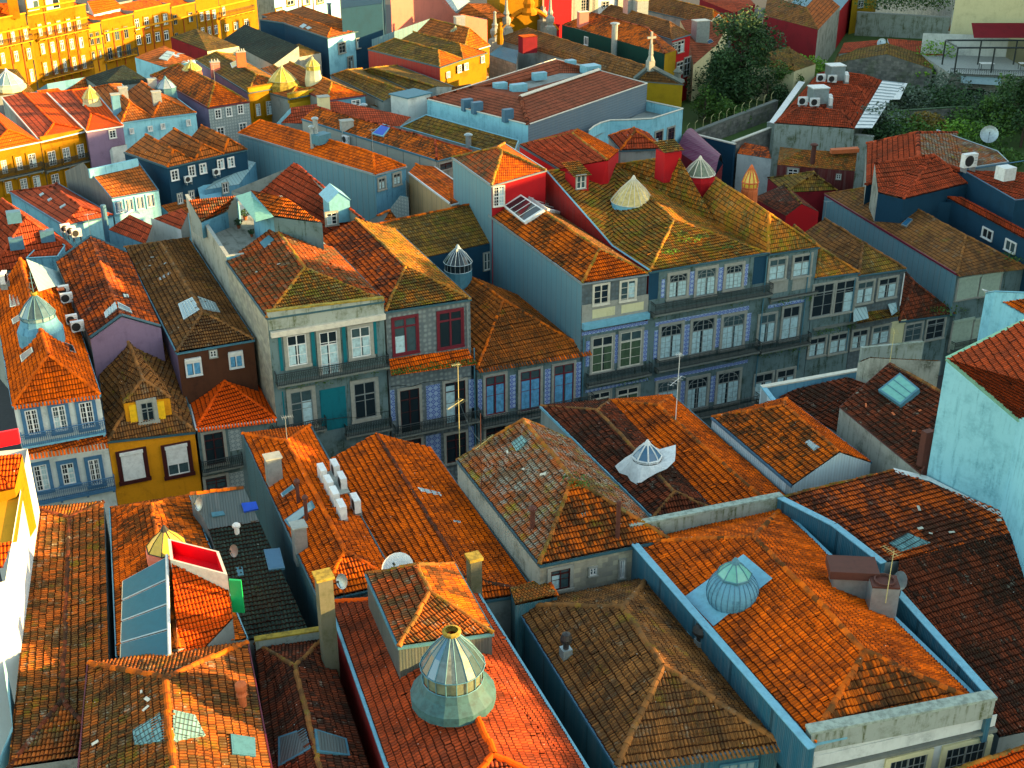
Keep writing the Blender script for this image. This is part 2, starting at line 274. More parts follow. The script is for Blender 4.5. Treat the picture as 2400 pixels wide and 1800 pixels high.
# ---------------- roofs ----------------
def relief(mb,pts,u,v,n,cw,rh,amp=.06,step=.06,m=0):
    o=pts[0]; P2=[((p-o).dot(u),(p-o).dot(v)) for p in pts]; N=len(P2)
    us=sorted(p[0] for p in P2); u0,u1=us[0],us[-1]; dz=cw/4.
    cand=set(round(x,4) for x in us); k=math.ceil(u0/dz)
    while k*dz<u1: cand.add(round(k*dz,4)); k+=1
    xs=sorted(cand); xs=[x for i,x in enumerate(xs) if i==0 or x-xs[i-1]>.012]; xs[-1]=u1
    seed=random.random()*99
    def span(x):
        x=min(max(x,u0+1e-5),u1-1e-5); L=[]
        for i in range(N):
            a,b=P2[i],P2[(i+1)%N]
            if (a[0]-x)*(b[0]-x)<=0 and abs(a[0]-b[0])>1e-7: L.append(a[1]+(b[1]-a[1])*(x-a[0])/(b[0]-a[0]))
        return (min(L),max(L)) if L else (0,0)
    S=[span(x) for x in xs]; V_=mb.v; F_=mb.f; U_=mb.uv; M_=mb.m
    JD={}; LD={}
    def J(c,k):
        if (c,k) not in JD: JD[(c,k)]=random.uniform(-.028,.028)
        return JD[(c,k)]
    def LF(c,k):
        if (c,k) not in LD: LD[(c,k)]=random.uniform(0,.02)+(random.uniform(.03,.07) if random.random()<.025 else 0)
        return LD[(c,k)]
    def pt(i,vv,h):
        x=xs[i]; s=.05*NZ.noise((x*.3+seed,vv*.3,0))
        p=o+u*x+v*vv+n*(h+s); return (p.x,p.y,p.z)
    pr=[amp*abs(math.sin(math.pi*(x/cw))) for x in xs]
    for i in range(len(xs)-1):
        a0,a1=S[i]; b0,b1=S[i+1]; k0=math.floor(min(a0,b0)/rh); k1=math.ceil(max(a1,b1)/rh)
        for k in range(k0,k1):
            lo,hi=k*rh,(k+1)*rh
            la,ha=min(max(lo,a0),a1),min(max(hi,a0),a1); lb,hb=min(max(lo,b0),b1),min(max(hi,b0),b1)
            if ha-la<1e-4 and hb-lb<1e-4: continue
            cl_=math.floor((xs[i]+1e-3)/cw); jl=J(cl_,k); jh=J(cl_,k+1); lf=LF(cl_,k); la_,ha_,lb_,hb_=[q_+(jl if q_==lo else (jh if q_==hi else 0)) for q_ in (la,ha,lb,hb)]
            g=lambda vv,i:pr[i]+lf+step*(1-(vv-lo)/rh)
            q=[pt(i,la_,g(la,i)),pt(i+1,lb_,g(lb,i+1)),pt(i+1,hb_,g(hb,i+1)),pt(i,ha_,g(ha,i))]
            c=len(V_); V_.extend(q); F_.append((c,c+1,c+2,c+3)); U_.extend([(xs[i],la+.001),(xs[i+1],lb+.001),(xs[i+1],hb-.001),(xs[i],ha-.001)]); M_.append(m)
            if a0<lo<a1 or b0<lo<b1:
                if la==lo and lb==lo:
                    q=[pt(i,la_,pr[i]-.02),pt(i+1,lb_,pr[i+1]-.02),pt(i+1,lb_,pr[i+1]+step+lf),pt(i,la_,pr[i]+step+lf)]
                    c=len(V_); V_.extend(q); F_.append((c,c+1,c+2,c+3)); U_.extend([(xs[i],lo+.01)]*2+[(xs[i+1],lo+.02)]*2); M_.append(m)
def roofface(mb,pts,rel,cw,rh,eave=None,m=0):
    """pts with the first edge along the eave"""
    n=V((0,0,0))
    for i in range(1,len(pts)-1): n+=(pts[i]-pts[0]).cross(pts[i+1]-pts[0])
    n.normalize()
    if n.z<0: n=-n
    # best: u horizontal in plane
    u=V((0,0,1)).cross(n)
    if u.length<.02: u=(pts[1]-pts[0])
    u.normalize(); v=n.cross(u)
    if v.z<0: v=-v; u=-u
    dev=max(abs((p-pts[0]).dot(n)) for p in pts)
    if dev>.04 and len(pts)==4:
        roofface(mb,[pts[0],pts[1],pts[2]],rel,cw,rh,m=m); roofface(mb,[pts[0],pts[2],pts[3]],rel,cw,rh,m=m); return
    if rel: relief(mb,pts,u,v,n,cw,rh,m=m)
    else:
        o=pts[0]; r=random.randint(0,40)*1.; mb.face(pts,uv=[((p-o).dot(u)+r,(p-o).dot(v)+r) for p in pts],m=m)
def caps(mb,a,b,r=.14,L=.42):
    a,b=V(a),V(b)
    if b.z>a.z+.05: a,b=b,a     # run downwards from a to b
    d=b-a; Ln=d.length
    if Ln<.2: return
    d.normalize(); x=d.cross(ZU)
    if x.length<1e-4: return
    x.normalize(); y=x.cross(d); k=max(1,int(Ln/L)); st=Ln/k
    for i in range(k):
        sg0=ZU*(.07*NZ.noise((i*st*.45,a.x,a.y))-.02)+x*.06*NZ.noise((i*st*.4,a.y,a.x)); p0=a+d*st*i+sg0; p1=a+d*st*(i+1.08)+sg0; c=(random.randint(0,60)*.2+.1,random.randint(0,60)*.4+.25)
        j=V((random.uniform(-.035,.035),random.uniform(-.035,.035),random.uniform(-.01,.03)))
        for s in range(5):
            t0,t1=math.pi*s/5,math.pi*(s+1)/5; r0,r1=r*.92,r*1.12
            f=lambda p,t,r:p+j+x*math.cos(t)*r+y*math.sin(t)*r*1.05
            mb.face([f(p0,t0,r0),f(p0,t1,r0),f(p1,t1,r1),f(p1,t0,r1)],uv=[c]*4)
        mb.face([f(p1,math.pi*s/5,r*1.12) for s in range(6)],uv=[c]*6)
def eavetiles(mb,a,b,out,r=.085,L=.45,sp=.24):
    d=b-a; n=int(d.length/sp)
    for i in range(n):
        p=a+d*((i+.5)/n); q=p+out*L-ZU*.16; c=(random.randint(0,60)*.2+.1,random.randint(0,60)*.4+.25); x=d.normalized()
        for s in range(4):
            t0,t1=math.pi*s/4,math.pi*(s+1)/4; f=lambda p,t:p+x*math.cos(t)*r+ZU*math.sin(t)*r
            mb.face([f(p,t0),f(p,t1),f(q,t1),f(q,t0)],uv=[c]*4)
        mb.face([f(q,math.pi*s/4) for s in range(5)],uv=[c]*5)
class B: pass
def roofmat(rm): return rm
def house(label,FL,FR,BR,BL,R1,R2,rm='t_orange',w='p_white',rel=None,cw=.2,rh=.4,base=GZ,name='townhouse',cat='house',capm=None,gut='flash_dark',et=0,par=None,wtop=None,fm=None,slopes='lrfb',ew=.12,ridge=True,group=None,cr=.14,mansard=None):
    """hip / gable roofed building from its eave corners and ridge ends; w = wall materials front,right,back,left"""
    if isinstance(w,str): w=(w,)*4
    if len(w)==3: w=(w[0],w[1],w[1],w[2])
    c=(FL+FR+BR+BL)/4; dist=(V((0,0,HC))-c).length
    if rel is None: rel=dist<118
    b=B(); loc=V((c.x,c.y,base)); b.o=par or thing(name,label,cat,loc,group)
    r=MB()
    if isinstance(rm,str): rm={'l':rm,'r':rm,'f':rm,'b':rm}
    mats=list(dict.fromkeys(rm.get(k,list(rm.values())[0]) for k in 'lrfb')); ix={k:mats.index(rm.get(k,list(rm.values())[0])) for k in 'lrfb'}
    up=V((0,0,.03))
    if abs((R1-FL).cross(FR-FL).length)>.6 and not b.__dict__.get('gf') :pass
    mf=(FL+FR)/2; mk=(BL+BR)/2; A_=(mk-mf); A_.z=0; A_.normalize()
    gf=(R1-mf).dot(A_)<.35; gb=(mk-R2).dot(A_)<.35
    roofface(r,[BL,FL,R1,R2],rel,cw,rh,m=ix['l']); roofface(r,[FR,BR,R2,R1],rel,cw,rh,m=ix['r'])
    if not gf: roofface(r,[FL,FR,R1],rel,cw,rh,m=ix['f'])
    if not gb: roofface(r,[BR,BL,R2],rel,cw,rh,m=ix['b'])
    b.roof=r.build('roof',mats,b.o)
    cp=MB(); 
    if ridge: caps(cp,R1,R2,r=cr)
    if not gf: caps(cp,R1,FL,r=cr); caps(cp,R1,FR,r=cr)
    if not gb: caps(cp,R2,BL,r=cr); caps(cp,R2,BR,r=cr)
    if dist<260 and cp.f: cp.build('ridge_cap',capm or rm['l'],b.roof)
    # walls
    def wl(nm,pts,m):
        q=MB(); lo=[V((p.x,p.y,base)) for p in (pts[-1],pts[0])]
        q.face([V((p.x,p.y,p.z-.03)) for p in pts]+lo); return q.build(nm,m,b.o)
    b.wf=wl('front_wall',[FL,R1,FR] if gf else [FL,FR],w[0]); wl('side_wall',[FR,BR],w[1]); wl('back_wall',[BR,R2,BL] if gb else [BR,BL],w[2]); wl('side_wall',[BL,FL],w[3])
    if gut:
        g=MB(); u=(FR-FL).normalized(); o=V((A_.x,A_.y,0))*-1
        if not gf: g.box(FL+o*.02-ZU*.16-u*.08,u*((FR-FL).length+.16),o*.15,ZU*.13)
        for (a,c_,sg) in ((FL,BL,-1),(FR,BR,1)):
            e=c_-a; s=e.normalized().cross(ZU)*(-sg if False else 1); s=V((u.x,u.y,0)).normalized()*sg
            g.box(a+s*.0-ZU*.14,e,s*ew,ZU*.2)
        g.build('gutter',gut,b.o)
    if et:
        e=MB(); eavetiles(e,FL,FR,-A_); e.build('eave_tiles',capm or rm['l'],b.roof)
    b.f=vpl(FL,FR); b.l=vpl(BL,FL); b.r=vpl(FR,BR); b.sl=fpl(BL,FL,R1); b.sr=fpl(FR,BR,R2); b.sf=fpl(FL,FR,R1) if not gf else b.sl
    b.FL,b.FR,b.BL,b.BR,b.R1,b.R2=FL,FR,BL,BR,R1,R2
    h=R1.z-(FL.z+FR.z)/2; wd=(FR-FL).length; ln=(mk-mf).length
    print('%-40s w=%.1f len=%.1f z=%.1f rise=%.1f pitch=%.0f dR=%.2f y=%.0f'%(label[:40],wd,ln,FL.z,h,math.degrees(math.atan2(h,wd/2)),R2.z-R1.z,c.y))
    return b
def hipA(label,z,fl,fr,r1,r2,bl=None,br=None,hb=False,gf=False,L=None,rise=None,bz=None,**k):
    """z: eave height or a facade plane; pixel corners. ridge placed over the middle line"""
    if isinstance(z,Pl): FL=z.hit(*fl); FR=z.hit(*fr)
    elif isinstance(z,tuple): FL=P(*fl,z[0]); FR=P(*fr,z[1])
    else: FL=P(*fl,z); FR=P(*fr,z)
    n=FR-FL; n.z=0; n.normalize(); A_=V((-n.y,n.x,0))
    if bl is not None:
        BL=P(*bl,bz or FL.z); 
        BR=P(*br,bz or FR.z) if br is not None else BL+(FR-FL)
    else:
        BL=FL+A_*5; BR=FR+A_*5
    mf=(FL+FR)/2; mk=(BL+BR)/2; mp=vpl(mf,mk)
    if rise is not None: R1=P(*r1,mf.z+rise)
    else: R1=mp.hit(*r1)
    if gf:
        R1=vpl(FL,FR).hit(*r1)
    R2=P(*r2,R1.z)
    if bl is None:
        Lr=(R2-mf).dot(A_); L=L or (Lr+(n.dot(FR-FL)/2 if hb else 0)); BL=FL+A_*L; BR=FR+A_*L; BL.z=FL.z; BR.z=FR.z
        if not hb:
            pass
    return house(label,FL,FR,BR,BL,R1,R2,**k)
def slab(label,pts,rm='t_orange',w='p_white',base=GZ,name='townhouse',cat='house',rel=None,cw=.2,rh=.4,par=None,cap=(),capm=None,gut=None,group=None):
    """single pitched roof over walls; pts world, first edge the eave"""
    c=sum(pts,V((0,0,0)))/len(pts); dist=(V((0,0,HC))-c).length
    if rel is None: rel=dist<118
    b=B(); b.o=par or thing(name,label,cat,V((c.x,c.y,base)),group); r=MB(); roofface(r,pts,rel,cw,rh); b.roof=r.build('roof',rm,b.o)
    if isinstance(w,str): w=(w,)*len(pts)
    for i,m in enumerate(w):
        if m:
            a,d=pts[i],pts[(i+1)%len(pts)]; q=MB(); q.face([a-ZU*.03,d-ZU*.03,V((d.x,d.y,base)),V((a.x,a.y,base))]); q.build('wall',m,b.o)
    if cap:
        cp=MB()
        for i,j in cap: caps(cp,pts[i],pts[j])
        cp.build('ridge_cap',capm or rm,b.roof)
    if gut:
        g=MB(); g.path([p+ZU*.05 for p in pts]+[pts[0]+ZU*.05],.07,4); g.build('gutter',gut,b.o)
    b.s=fpl(pts[0],pts[1],pts[2]); b.f=vpl(pts[0],pts[1]); b.pts=pts; return b
def addbox(par,nm,mat,c,sx,sy,sz,ang=0):
    q=MB(); q.cbox(c,sx,sy,sz,ang); return q.build(nm,mat,par)
AB=math.atan2(DB.y,DB.x)
# ---------------- facade parts ----------------
ST_={}
def sty(n,fr='white',su='granite',sw=.16,nx=2,nz=3,tr=.3,gl='glass',fw=.07,mw=.035,cur=None,arch=False,sh=None,name='window',shm=None): ST_[n]=dict(shm=shm,fr=fr,su=su,sw=sw,nx=nx,nz=nz,tr=tr,gl=gl,fw=fw,mw=mw,cur=cur,arch=arch,sh=sh,name=name)
def win(par,pl,rc,st='w'):
    s=ST_[st]; x0,y0,x1,y1=rc; a=pl.hit(x0,y0)-pl.o; b=pl.hit(x1,y1)-pl.o
    u0,u1=sorted((a.dot(pl.u),b.dot(pl.u))); z1,z0=a.z,b.z
    if z1<z0: z0,z1=z1,z0
    if u1-u0<.12 or z1-z0<.12: return
    f=MB(); fw,mw=s['fw'],s['mw']
    for q in ((u0,u0+fw,z0,z1),(u1-fw,u1,z0,z1),(u0+fw,u1-fw,z0,z0+fw),(u0+fw,u1-fw,z1-fw,z1)): f.pbox(pl,q[0],q[1],q[2],q[3],.02,.09)
    um=(u0+u1)/2
    if s['nx']>1: f.pbox(pl,um-fw*.6,um+fw*.6,z0+fw,z1-fw,.02,.085)
    if s['tr']: zt=z1-(z1-z0)*s['tr']; f.pbox(pl,u0+fw,u1-fw,zt-fw*.6,zt+fw*.6,.02,.082)
    nx=s['nx']
    for i in range(1,nx):
        if nx%2==0 and i==nx//2: continue
        uu=u0+(u1-u0)*i/nx; f.pbox(pl,uu-mw/2,uu+mw/2,z0+fw,z1-fw,.02,.06)
    for i in range(1,s['nz']):
        zz=z0+(z1-z0)*i/s['nz']; f.pbox(pl,u0+fw,u1-fw,zz-mw/2,zz+mw/2,.02,.058)
    if s['arch']:
        R=(u1-u0)/2-fw
        for k in range(8):
            t0,t1=math.pi*k/8,math.pi*(k+1)/8; zc=z1-fw-R
            f.tube(pl.at(um+R*math.cos(t0),zc+R*math.sin(t0),.05),pl.at(um+R*math.cos(t1),zc+R*math.sin(t1),.05),.035,n=4,cap=False)
    W=f.build(s['name'],s['fr'],par)
    g=MB(); g.face([pl.at(u0,z0,.025),pl.at(u1,z0,.025),pl.at(u1,z1,.025),pl.at(u0,z1,.025)]); gl_=s['gl']; gl_='glass_dim' if gl_=='glass' and random.random()<.35 else gl_; g.build('pane',gl_,W)
    if s['gl']=='glass' and not s['cur'] and not s['sh'] and random.random()<.4:
        c=MB(); k_=random.choice((0,1)); ua,ub=(u0+fw,um) if k_ else (um,u1-fw); zt=z0+(z1-z0)*random.uniform(.5,.95); c.face([pl.at(ua,z0+fw,.032),pl.at(ub,z0+fw,.032),pl.at(ub,zt,.032),pl.at(ua,zt,.032)]); c.build('curtain','curtain',W)
    if s['cur']:
        c=MB(); n=10; zt=z1-(z1-z0)*(s['tr'] or 0)
        for i in range(n):
            ua=u0+(u1-u0)*i/n; ub=u0+(u1-u0)*(i+1)/n; d=.03+.012*(i%2); e=.03+.012*((i+1)%2)
            if 4<=i<=5 and random.random()<.6: continue
            c.face([pl.at(ua,z0+.1,d),pl.at(ub,z0+.1,e),pl.at(ub,zt,e),pl.at(ua,zt,d)])
        c.build('curtain',s['cur'],W)
    if s['sh']:
        c=MB(); zz=z0+(z1-z0)*(1-s['sh']); c.pbox(pl,u0+.02,u1-.02,zz,z1,.06,.11); 
        k=int((z1-zz)/.12)
        for i in range(k): c.pbox(pl,u0+.02,u1-.02,zz+.12*i+.02,zz+.12*i+.09,.11,.125)
        c.pbox(pl,u0-.05,u1+.05,z1-.05,z1+.2,.05,.24); c.build('shutter',s.get('shm') or 'white',W)
    if s['su'] and s['sw']:
        w_=s['sw']; c=MB(); c.pbox(pl,u0-w_,u0,z0-w_*.3,z1+w_,0.005,.13); c.pbox(pl,u1,u1+w_,z0-w_*.3,z1+w_,.005,.13); c.pbox(pl,u0,u1,z1,z1+w_,.005,.128); c.pbox(pl,u0-w_*1.2,u1+w_*1.2,z0-w_*.9,z0-.001,.0,.2)
        c.build('surround',s['su'],W)
    return W
def wins(par,pl,lst,st='w'):
    for rc in lst: win(par,pl,rc,st)
def balcony(par,pl,a,b,dep=.7,h=1.0,bar=.14,mat='iron',sm='granite_d',th=.16,solid=None):
    """a,b: pixels of the left and right end of the slab line"""
    p=pl.hit(*a)-pl.o; q=pl.hit(*b)-pl.o; u0,u1=p.dot(pl.u),q.dot(pl.u); z=(p.z+q.z)/2
    s=MB(); s.pbox(pl,u0,u1,z-th,z,0,dep)
    n=max(2,int((u1-u0)/1.6))
    for i in range(n+1):
        uu=u0+.15+(u1-u0-.3)*i/n; s.pbox(pl,uu-.08,uu+.08,z-th-.25,z-th-.001,0,dep*.6)
    S=s.build('balcony',sm,par); r=MB(); d=dep-.04
    for zz,t in ((h,.045),(.08,.035),(h*.82,.025)):
        r.tube(pl.at(u0,z+zz,d),pl.at(u1,z+zz,d),t,n=4)
        for uu in (u0,u1): r.tube(pl.at(uu,z+zz,0),pl.at(uu,z+zz,d),t,n=4)
    k=int((u1-u0)/bar)
    for i in range(k+1):
        uu=u0+(u1-u0)*i/k; r.tube(pl.at(uu,z,d),pl.at(uu,z+h,d),.024 if i%8 else .032,n=3,cap=False)
        if i<k: # loops
            r.tube(pl.at(uu,z+h*.45,d),pl.at(uu+bar,z+h*.8,d),.018,n=3,cap=False)
    for uu in (u0,u1):
        for j in range(1,int(dep/bar)): r.tube(pl.at(uu,z,j*bar),pl.at(uu,z+h,j*bar),.012,n=3,cap=False)
    r.build('railing',mat,S)
    if solid:
        c=MB(); c.pbox(pl,u0+.05,u1-.05,z+.05,z+h*.75,d-.06,d-.02); c.build('screen',solid,S)
    return S
def panel(par,pl,rc,mat,nm='tile_panel',d=.02,d0=0.004):
    x0,y0,x1,y1=rc; a=pl.hit(x0,y0)-pl.o; b=pl.hit(x1,y1)-pl.o; c=MB(); c.pbox(pl,a.dot(pl.u),b.dot(pl.u),b.z,a.z,d0,d); return c.build(nm,mat,par)
def band(par,pl,a,b,h,mat,nm='cornice',d=.3,d0=0.):
    """band whose top edge runs between two pixels"""
    p=pl.hit(*a)-pl.o; q=pl.hit(*b)-pl.o; z=(p.z+q.z)/2; c=MB(); c.pbox(pl,p.dot(pl.u),q.dot(pl.u),z-h,z,d0,d); return c.build(nm,mat,par)
def pipe(par,pl,a,b,r=.06,mat='galv',d=.12):
    p=pl.hit(*a); q=pl.hit(*b); c=MB(); c.tube(p+pl.n*d,V((p.x,p.y,q.z))+pl.n*d,r,n=6); return c.build('downpipe',mat,par)
def skylight(par,pl,px,glass='skyglass',frame='galv',th=.14,bars=0,fr=.09,nm='skylight'):
    """px: four roof pixels in order round the opening"""
    p=[pl.hit(*q) for q in px]; n=pl.n if pl.n.z>0 else -pl.n; c=MB(); g=MB(); cen=sum(p,V((0,0,0)))/4
    t=[q+n*th for q in p]; k=[q+(cen-q)*.14+n*(th+.005) for q in p]
    for i in range(4): j=(i+1)%4; c.face([p[i],p[j],t[j],t[i]])
    c.face(t); g.face(k)
    for i in range(bars):
        f=(i+1)/(bars+1); a=k[0].lerp(k[1],f); b=k[3].lerp(k[2],f); c.tube(a+n*.02,b+n*.02,.035,n=4)
    S=c.build(nm,frame,par); g.build('pane',glass,S); return S
def onroof(pl,x,y): return pl.hit(x,y)
def chimney(par,p,sx,sy,h,mat='cement',ang=AB,cap='cement',pots=0,down=1.0,nm='chimney'):
    c=MB(); c.cbox(p-ZU*down,sx,sy,h+down,ang); C=c.build(nm,mat,par); q=MB(); q.cbox(p+ZU*(h+.002),sx+.16,sy+.16,.1,ang)
    for i in range(pots):
        a=V((math.cos(ang),math.sin(ang),0)); q.tube(p+a*((i+.5)/pots-.5)*sx+ZU*(h+.1),p+a*((i+.5)/pots-.5)*sx+ZU*(h+.45),.11,.09,8)
    q.build('chimney_cap',cap,C); return C
def flue(par,p,r,h,mat='galv',capr=1.7,down=.5,nm='flue'):
    c=MB(); c.tube(p-ZU*down,p+ZU*h,r,n=10); C=c.build(nm,mat,par); q=MB(); q.lathe(p,[(r*capr,h+.08),(r*capr,h+.2),(r*.9,h+.32),(0,h+.36)],10); q.tube(p+ZU*h,p+ZU*(h+.1),r*.6,n=6); q.build('cowl',mat,C); return C
def lantern(par,c,r,base_h=.6,drum=.5,cone=1.1,n=16,flare=1.3,bm='zinc',gm='paleglass',rm='white',dm=None,top=.16,rib=.035,fin=None,down=1.2,bulge=False,conem=None,mix=None):
    """roof lantern: flared metal skirt, glazed drum, ribbed glass cone"""
    c=V(c); s=MB(); 
    prof=[(r*flare,-down),(r*flare,0),(r*(1+(flare-1)*.35),base_h*.55),(r*1.03,base_h)] if not bulge else [(r*1.1,-down)]+[(r*q_,base_h*z_) for q_,z_ in ((1.1,0),(1.19,.12),(1.25,.28),(1.26,.42),(1.22,.58),(1.14,.72),(1.03,.84),(.92,.93),(.78,1.0))]
    s.lathe(c,prof,max(n,20) if bulge else n)
    S=s.build('roof_lantern',bm,par,smooth=False); z0=base_h; r0=r*(.80 if bulge else 1.0)
    d=MB(); 
    if drum>0: d.lathe(c,[(r0*.97,z0),(r0*.97,z0+drum)],n); d.build('drum',dm or gm,S)
    g=MB(); rm_=(r0*1.05+top)/2*1.13; zm_=z0+drum+cone*.5
    if mix:
        for i in range(n):
            a0_,a1_=2*math.pi*i/n,2*math.pi*(i+1)/n; pt=lambda a,r_,z_:c+V((math.cos(a)*r_,math.sin(a)*r_,z_)); zt_=z0+drum+cone; g.face([pt(a0_,r0*1.05,z0+drum),pt(a1_,r0*1.05,z0+drum),pt(a1_,rm_,zm_),pt(a0_,rm_,zm_)],m=(mi_:=random.randrange(len(mix)))); g.face([pt(a0_,rm_,zm_),pt(a1_,rm_,zm_),pt(a1_,top,zt_),pt(a0_,top,zt_)],m=mi_)
        g.build('glass_cone',mix,S); g=MB(); g.lathe(c,[(top*1.0,z0+drum+cone),(top*1.5,z0+drum+cone+.1),(top*1.6,z0+drum+cone+.25),(top*1.1,z0+drum+cone+.3)],12); g.build('rust_ring','goldlichen',S)
    else:
        g.lathe(c,[(r0*1.05,z0+drum),(rm_,zm_),(top,z0+drum+cone)],n); g.build('glass_cone',conem or gm,S)
    k=MB()
    for i in range(n):
        a=2*math.pi*i/n; e=V((math.cos(a),math.sin(a),0)); k.tube(c+e*r0*1.06+ZU*(z0+drum+.01),c+e*(rm_+.01)+ZU*zm_,rib,n=4,cap=False); k.tube(c+e*(rm_+.01)+ZU*zm_,c+e*top+ZU*(z0+drum+cone+.02),rib,n=4,cap=False)
        if drum>0: k.tube(c+e*r0+ZU*z0,c+e*r0+ZU*(z0+drum),rib,n=4,cap=False)
        e2=V((math.cos(a+2*math.pi/n),math.sin(a+2*math.pi/n),0))
        for zz,rr in ((z0,r0*1.02),(z0+drum,r0*1.07)): k.tube(c+e*rr+ZU*zz,c+e2*rr+ZU*zz,rib*1.2,n=4,cap=False)
    if not mix: k.lathe(c,[(top*1.6,z0+drum+cone-.05),(top*1.2,z0+drum+cone+.12),(top*.5,z0+drum+cone+.3),(0,z0+drum+cone+.36)],8)
    if fin: 
        h=z0+drum+cone+.3; k.tube(c+ZU*h,c+ZU*(h+fin),.025,n=4); k.tube(c+ZU*(h+fin*.7)-DB*.18,c+ZU*(h+fin*.7)+DB*.18,.02,n=4)
        for sg in (-1,1):
            k.path([c+ZU*(h+fin*.1),c+DB*sg*.25+ZU*(h+fin*.25),c+DB*sg*.12+ZU*(h+fin*.5),c+ZU*(h+fin*.4)],.015,3)
    k.build('rib_frame',rm,S); return S
def parapet(par,a,b,h,th,mat,cap=None,capm='lichen',nm='parapet',z0=None,inward=None):
    """wall between two top points, thick th, height h below the top"""
    a,b=V(a),V(b); d=b-a; n=V((d.y,-d.x,0)).normalized(); 
    if inward is not None and n.dot(V(inward))<0: n=-n
    c=MB(); c.box(a-ZU*h,d,n*th,ZU*h); S=c.build(nm,mat,par)
    if cap: q=MB(); q.box(a-n*.05-d.normalized()*.04,d+d.normalized()*.08,n*(th+.1),ZU*cap); q.build('coping',capm,S)
    return S
# ---------------- loose things ----------------
def ac(p,ang=0,s=1.,label='white air conditioning unit',group='air conditioning units on the roofs',fanside=1,stand=.25):
    p=V(p); t=thing('air_conditioner',label,'air conditioner',p,group)
    a=V((math.cos(ang),math.sin(ang),0)); b=V((-a.y,a.x,0)); w_,d_,h_=.9*s,.34*s,.75*s
    c=MB(); c.box(p-a*w_/2-b*d_/2+ZU*stand,a*w_,b*d_,ZU*h_); c.build('casing','white',t)
    q=MB(); ct=p-a*.12*s-b*(d_/2+.004)*fanside+ZU*(stand+h_/2)
    for k in range(12):
        t0,t1=2*math.pi*k/12,2*math.pi*(k+1)/12; q.face([ct,ct+(a*math.cos(t0)+ZU*math.sin(t0))*h_*.42,ct+(a*math.cos(t1)+ZU*math.sin(t1))*h_*.42])
    q.build('fan_grille','dark',t)
    q=MB()
    for k in range(6): q.box(p+a*w_*.505-b*d_*.4+ZU*(stand+.12*s+k*.1*s),a*.004,b*d_*.8,ZU*.035*s)
    for k in range(3): q.box(p+a*w_*(.28)-b*(d_/2+.006)*fanside+ZU*(stand+.2*s+k*.15*s),a*w_*.18,-b*.003*fanside,ZU*.04*s)
    q.build('side_vent','galv',t)
    f=MB()
    for sg in (-.35,.35): f.box(p+a*w_*sg-b*d_*.7-ZU*.3,a*.05,b*d_*1.4,ZU*(stand+.3))
    f.build('bracket','galv',t); return t
def dish(p,r=.5,az=200,label='grey satellite dish',mat='galv',el=30,pole=.8,down=.8):
    p=V(p); t=thing('satellite_dish',label,'satellite dish',p); a,e=math.radians(az),math.radians(el)
    d=V((math.cos(a)*math.cos(e),math.sin(a)*math.cos(e),math.sin(e))); x=d.cross(ZU).normalized(); y=x.cross(d); c0=p+ZU*pole
    m=MB(); pr=[(0,0),(r*.35,.03*r),(r*.7,.11*r),(r,.24*r)]
    for (r0,h0),(r1,h1) in zip(pr,pr[1:]):
        for k in range(18):
            t0,t1=2*math.pi*k/18,2*math.pi*(k+1)/18; g=lambda r_,h_,t_:c0+d*h_+x*math.cos(t_)*r_+y*math.sin(t_)*r_
            f=[g(r0,h0,t0),g(r1,h1,t0),g(r1,h1,t1),g(r0,h0,t1)]
            if r0==0: f=f[:3]
            m.face(f)
    m.build('reflector',mat,t,smooth=False); q=MB(); q.tube(p-ZU*down,c0-d*.02,.035,n=6); q.build('mast','iron',t)
    k=MB(); k.tube(c0+y*-r*.9+d*.2*r,c0+d*r*.95,.022,n=4); k.tube(c0+d*r*.85,c0+d*r*1.1,.07,n=8); k.build('feed_arm','iron',t); return t
def antenna(p,h=3,label='thin rooftop television aerial',ang=0,els=((.95,1.1,7),),mat='straw',mm='straw'):
    p=V(p); t=thing('tv_antenna',label,'antenna',p); m=MB(); m.tube(p-ZU*.8,p+ZU*h,.03,.022,6); m.build('mast',mm,t)
    for i,(f,L,n) in enumerate(els):
        q=MB(); a=math.radians(ang+i*37); d=V((math.cos(a),math.sin(a),0)); s=V((-d.y,d.x,0)); c=p+ZU*h*f
        q.tube(c-d*L*.3,c+d*L*.7,.018,n=4)
        for k in range(n): w_=.35-.02*k; e=c-d*L*.28+d*L*.96*k/max(1,n-1); q.tube(e-s*w_,e+s*w_,.010,n=3)
        q.build('aerial',mat,t)
    return t
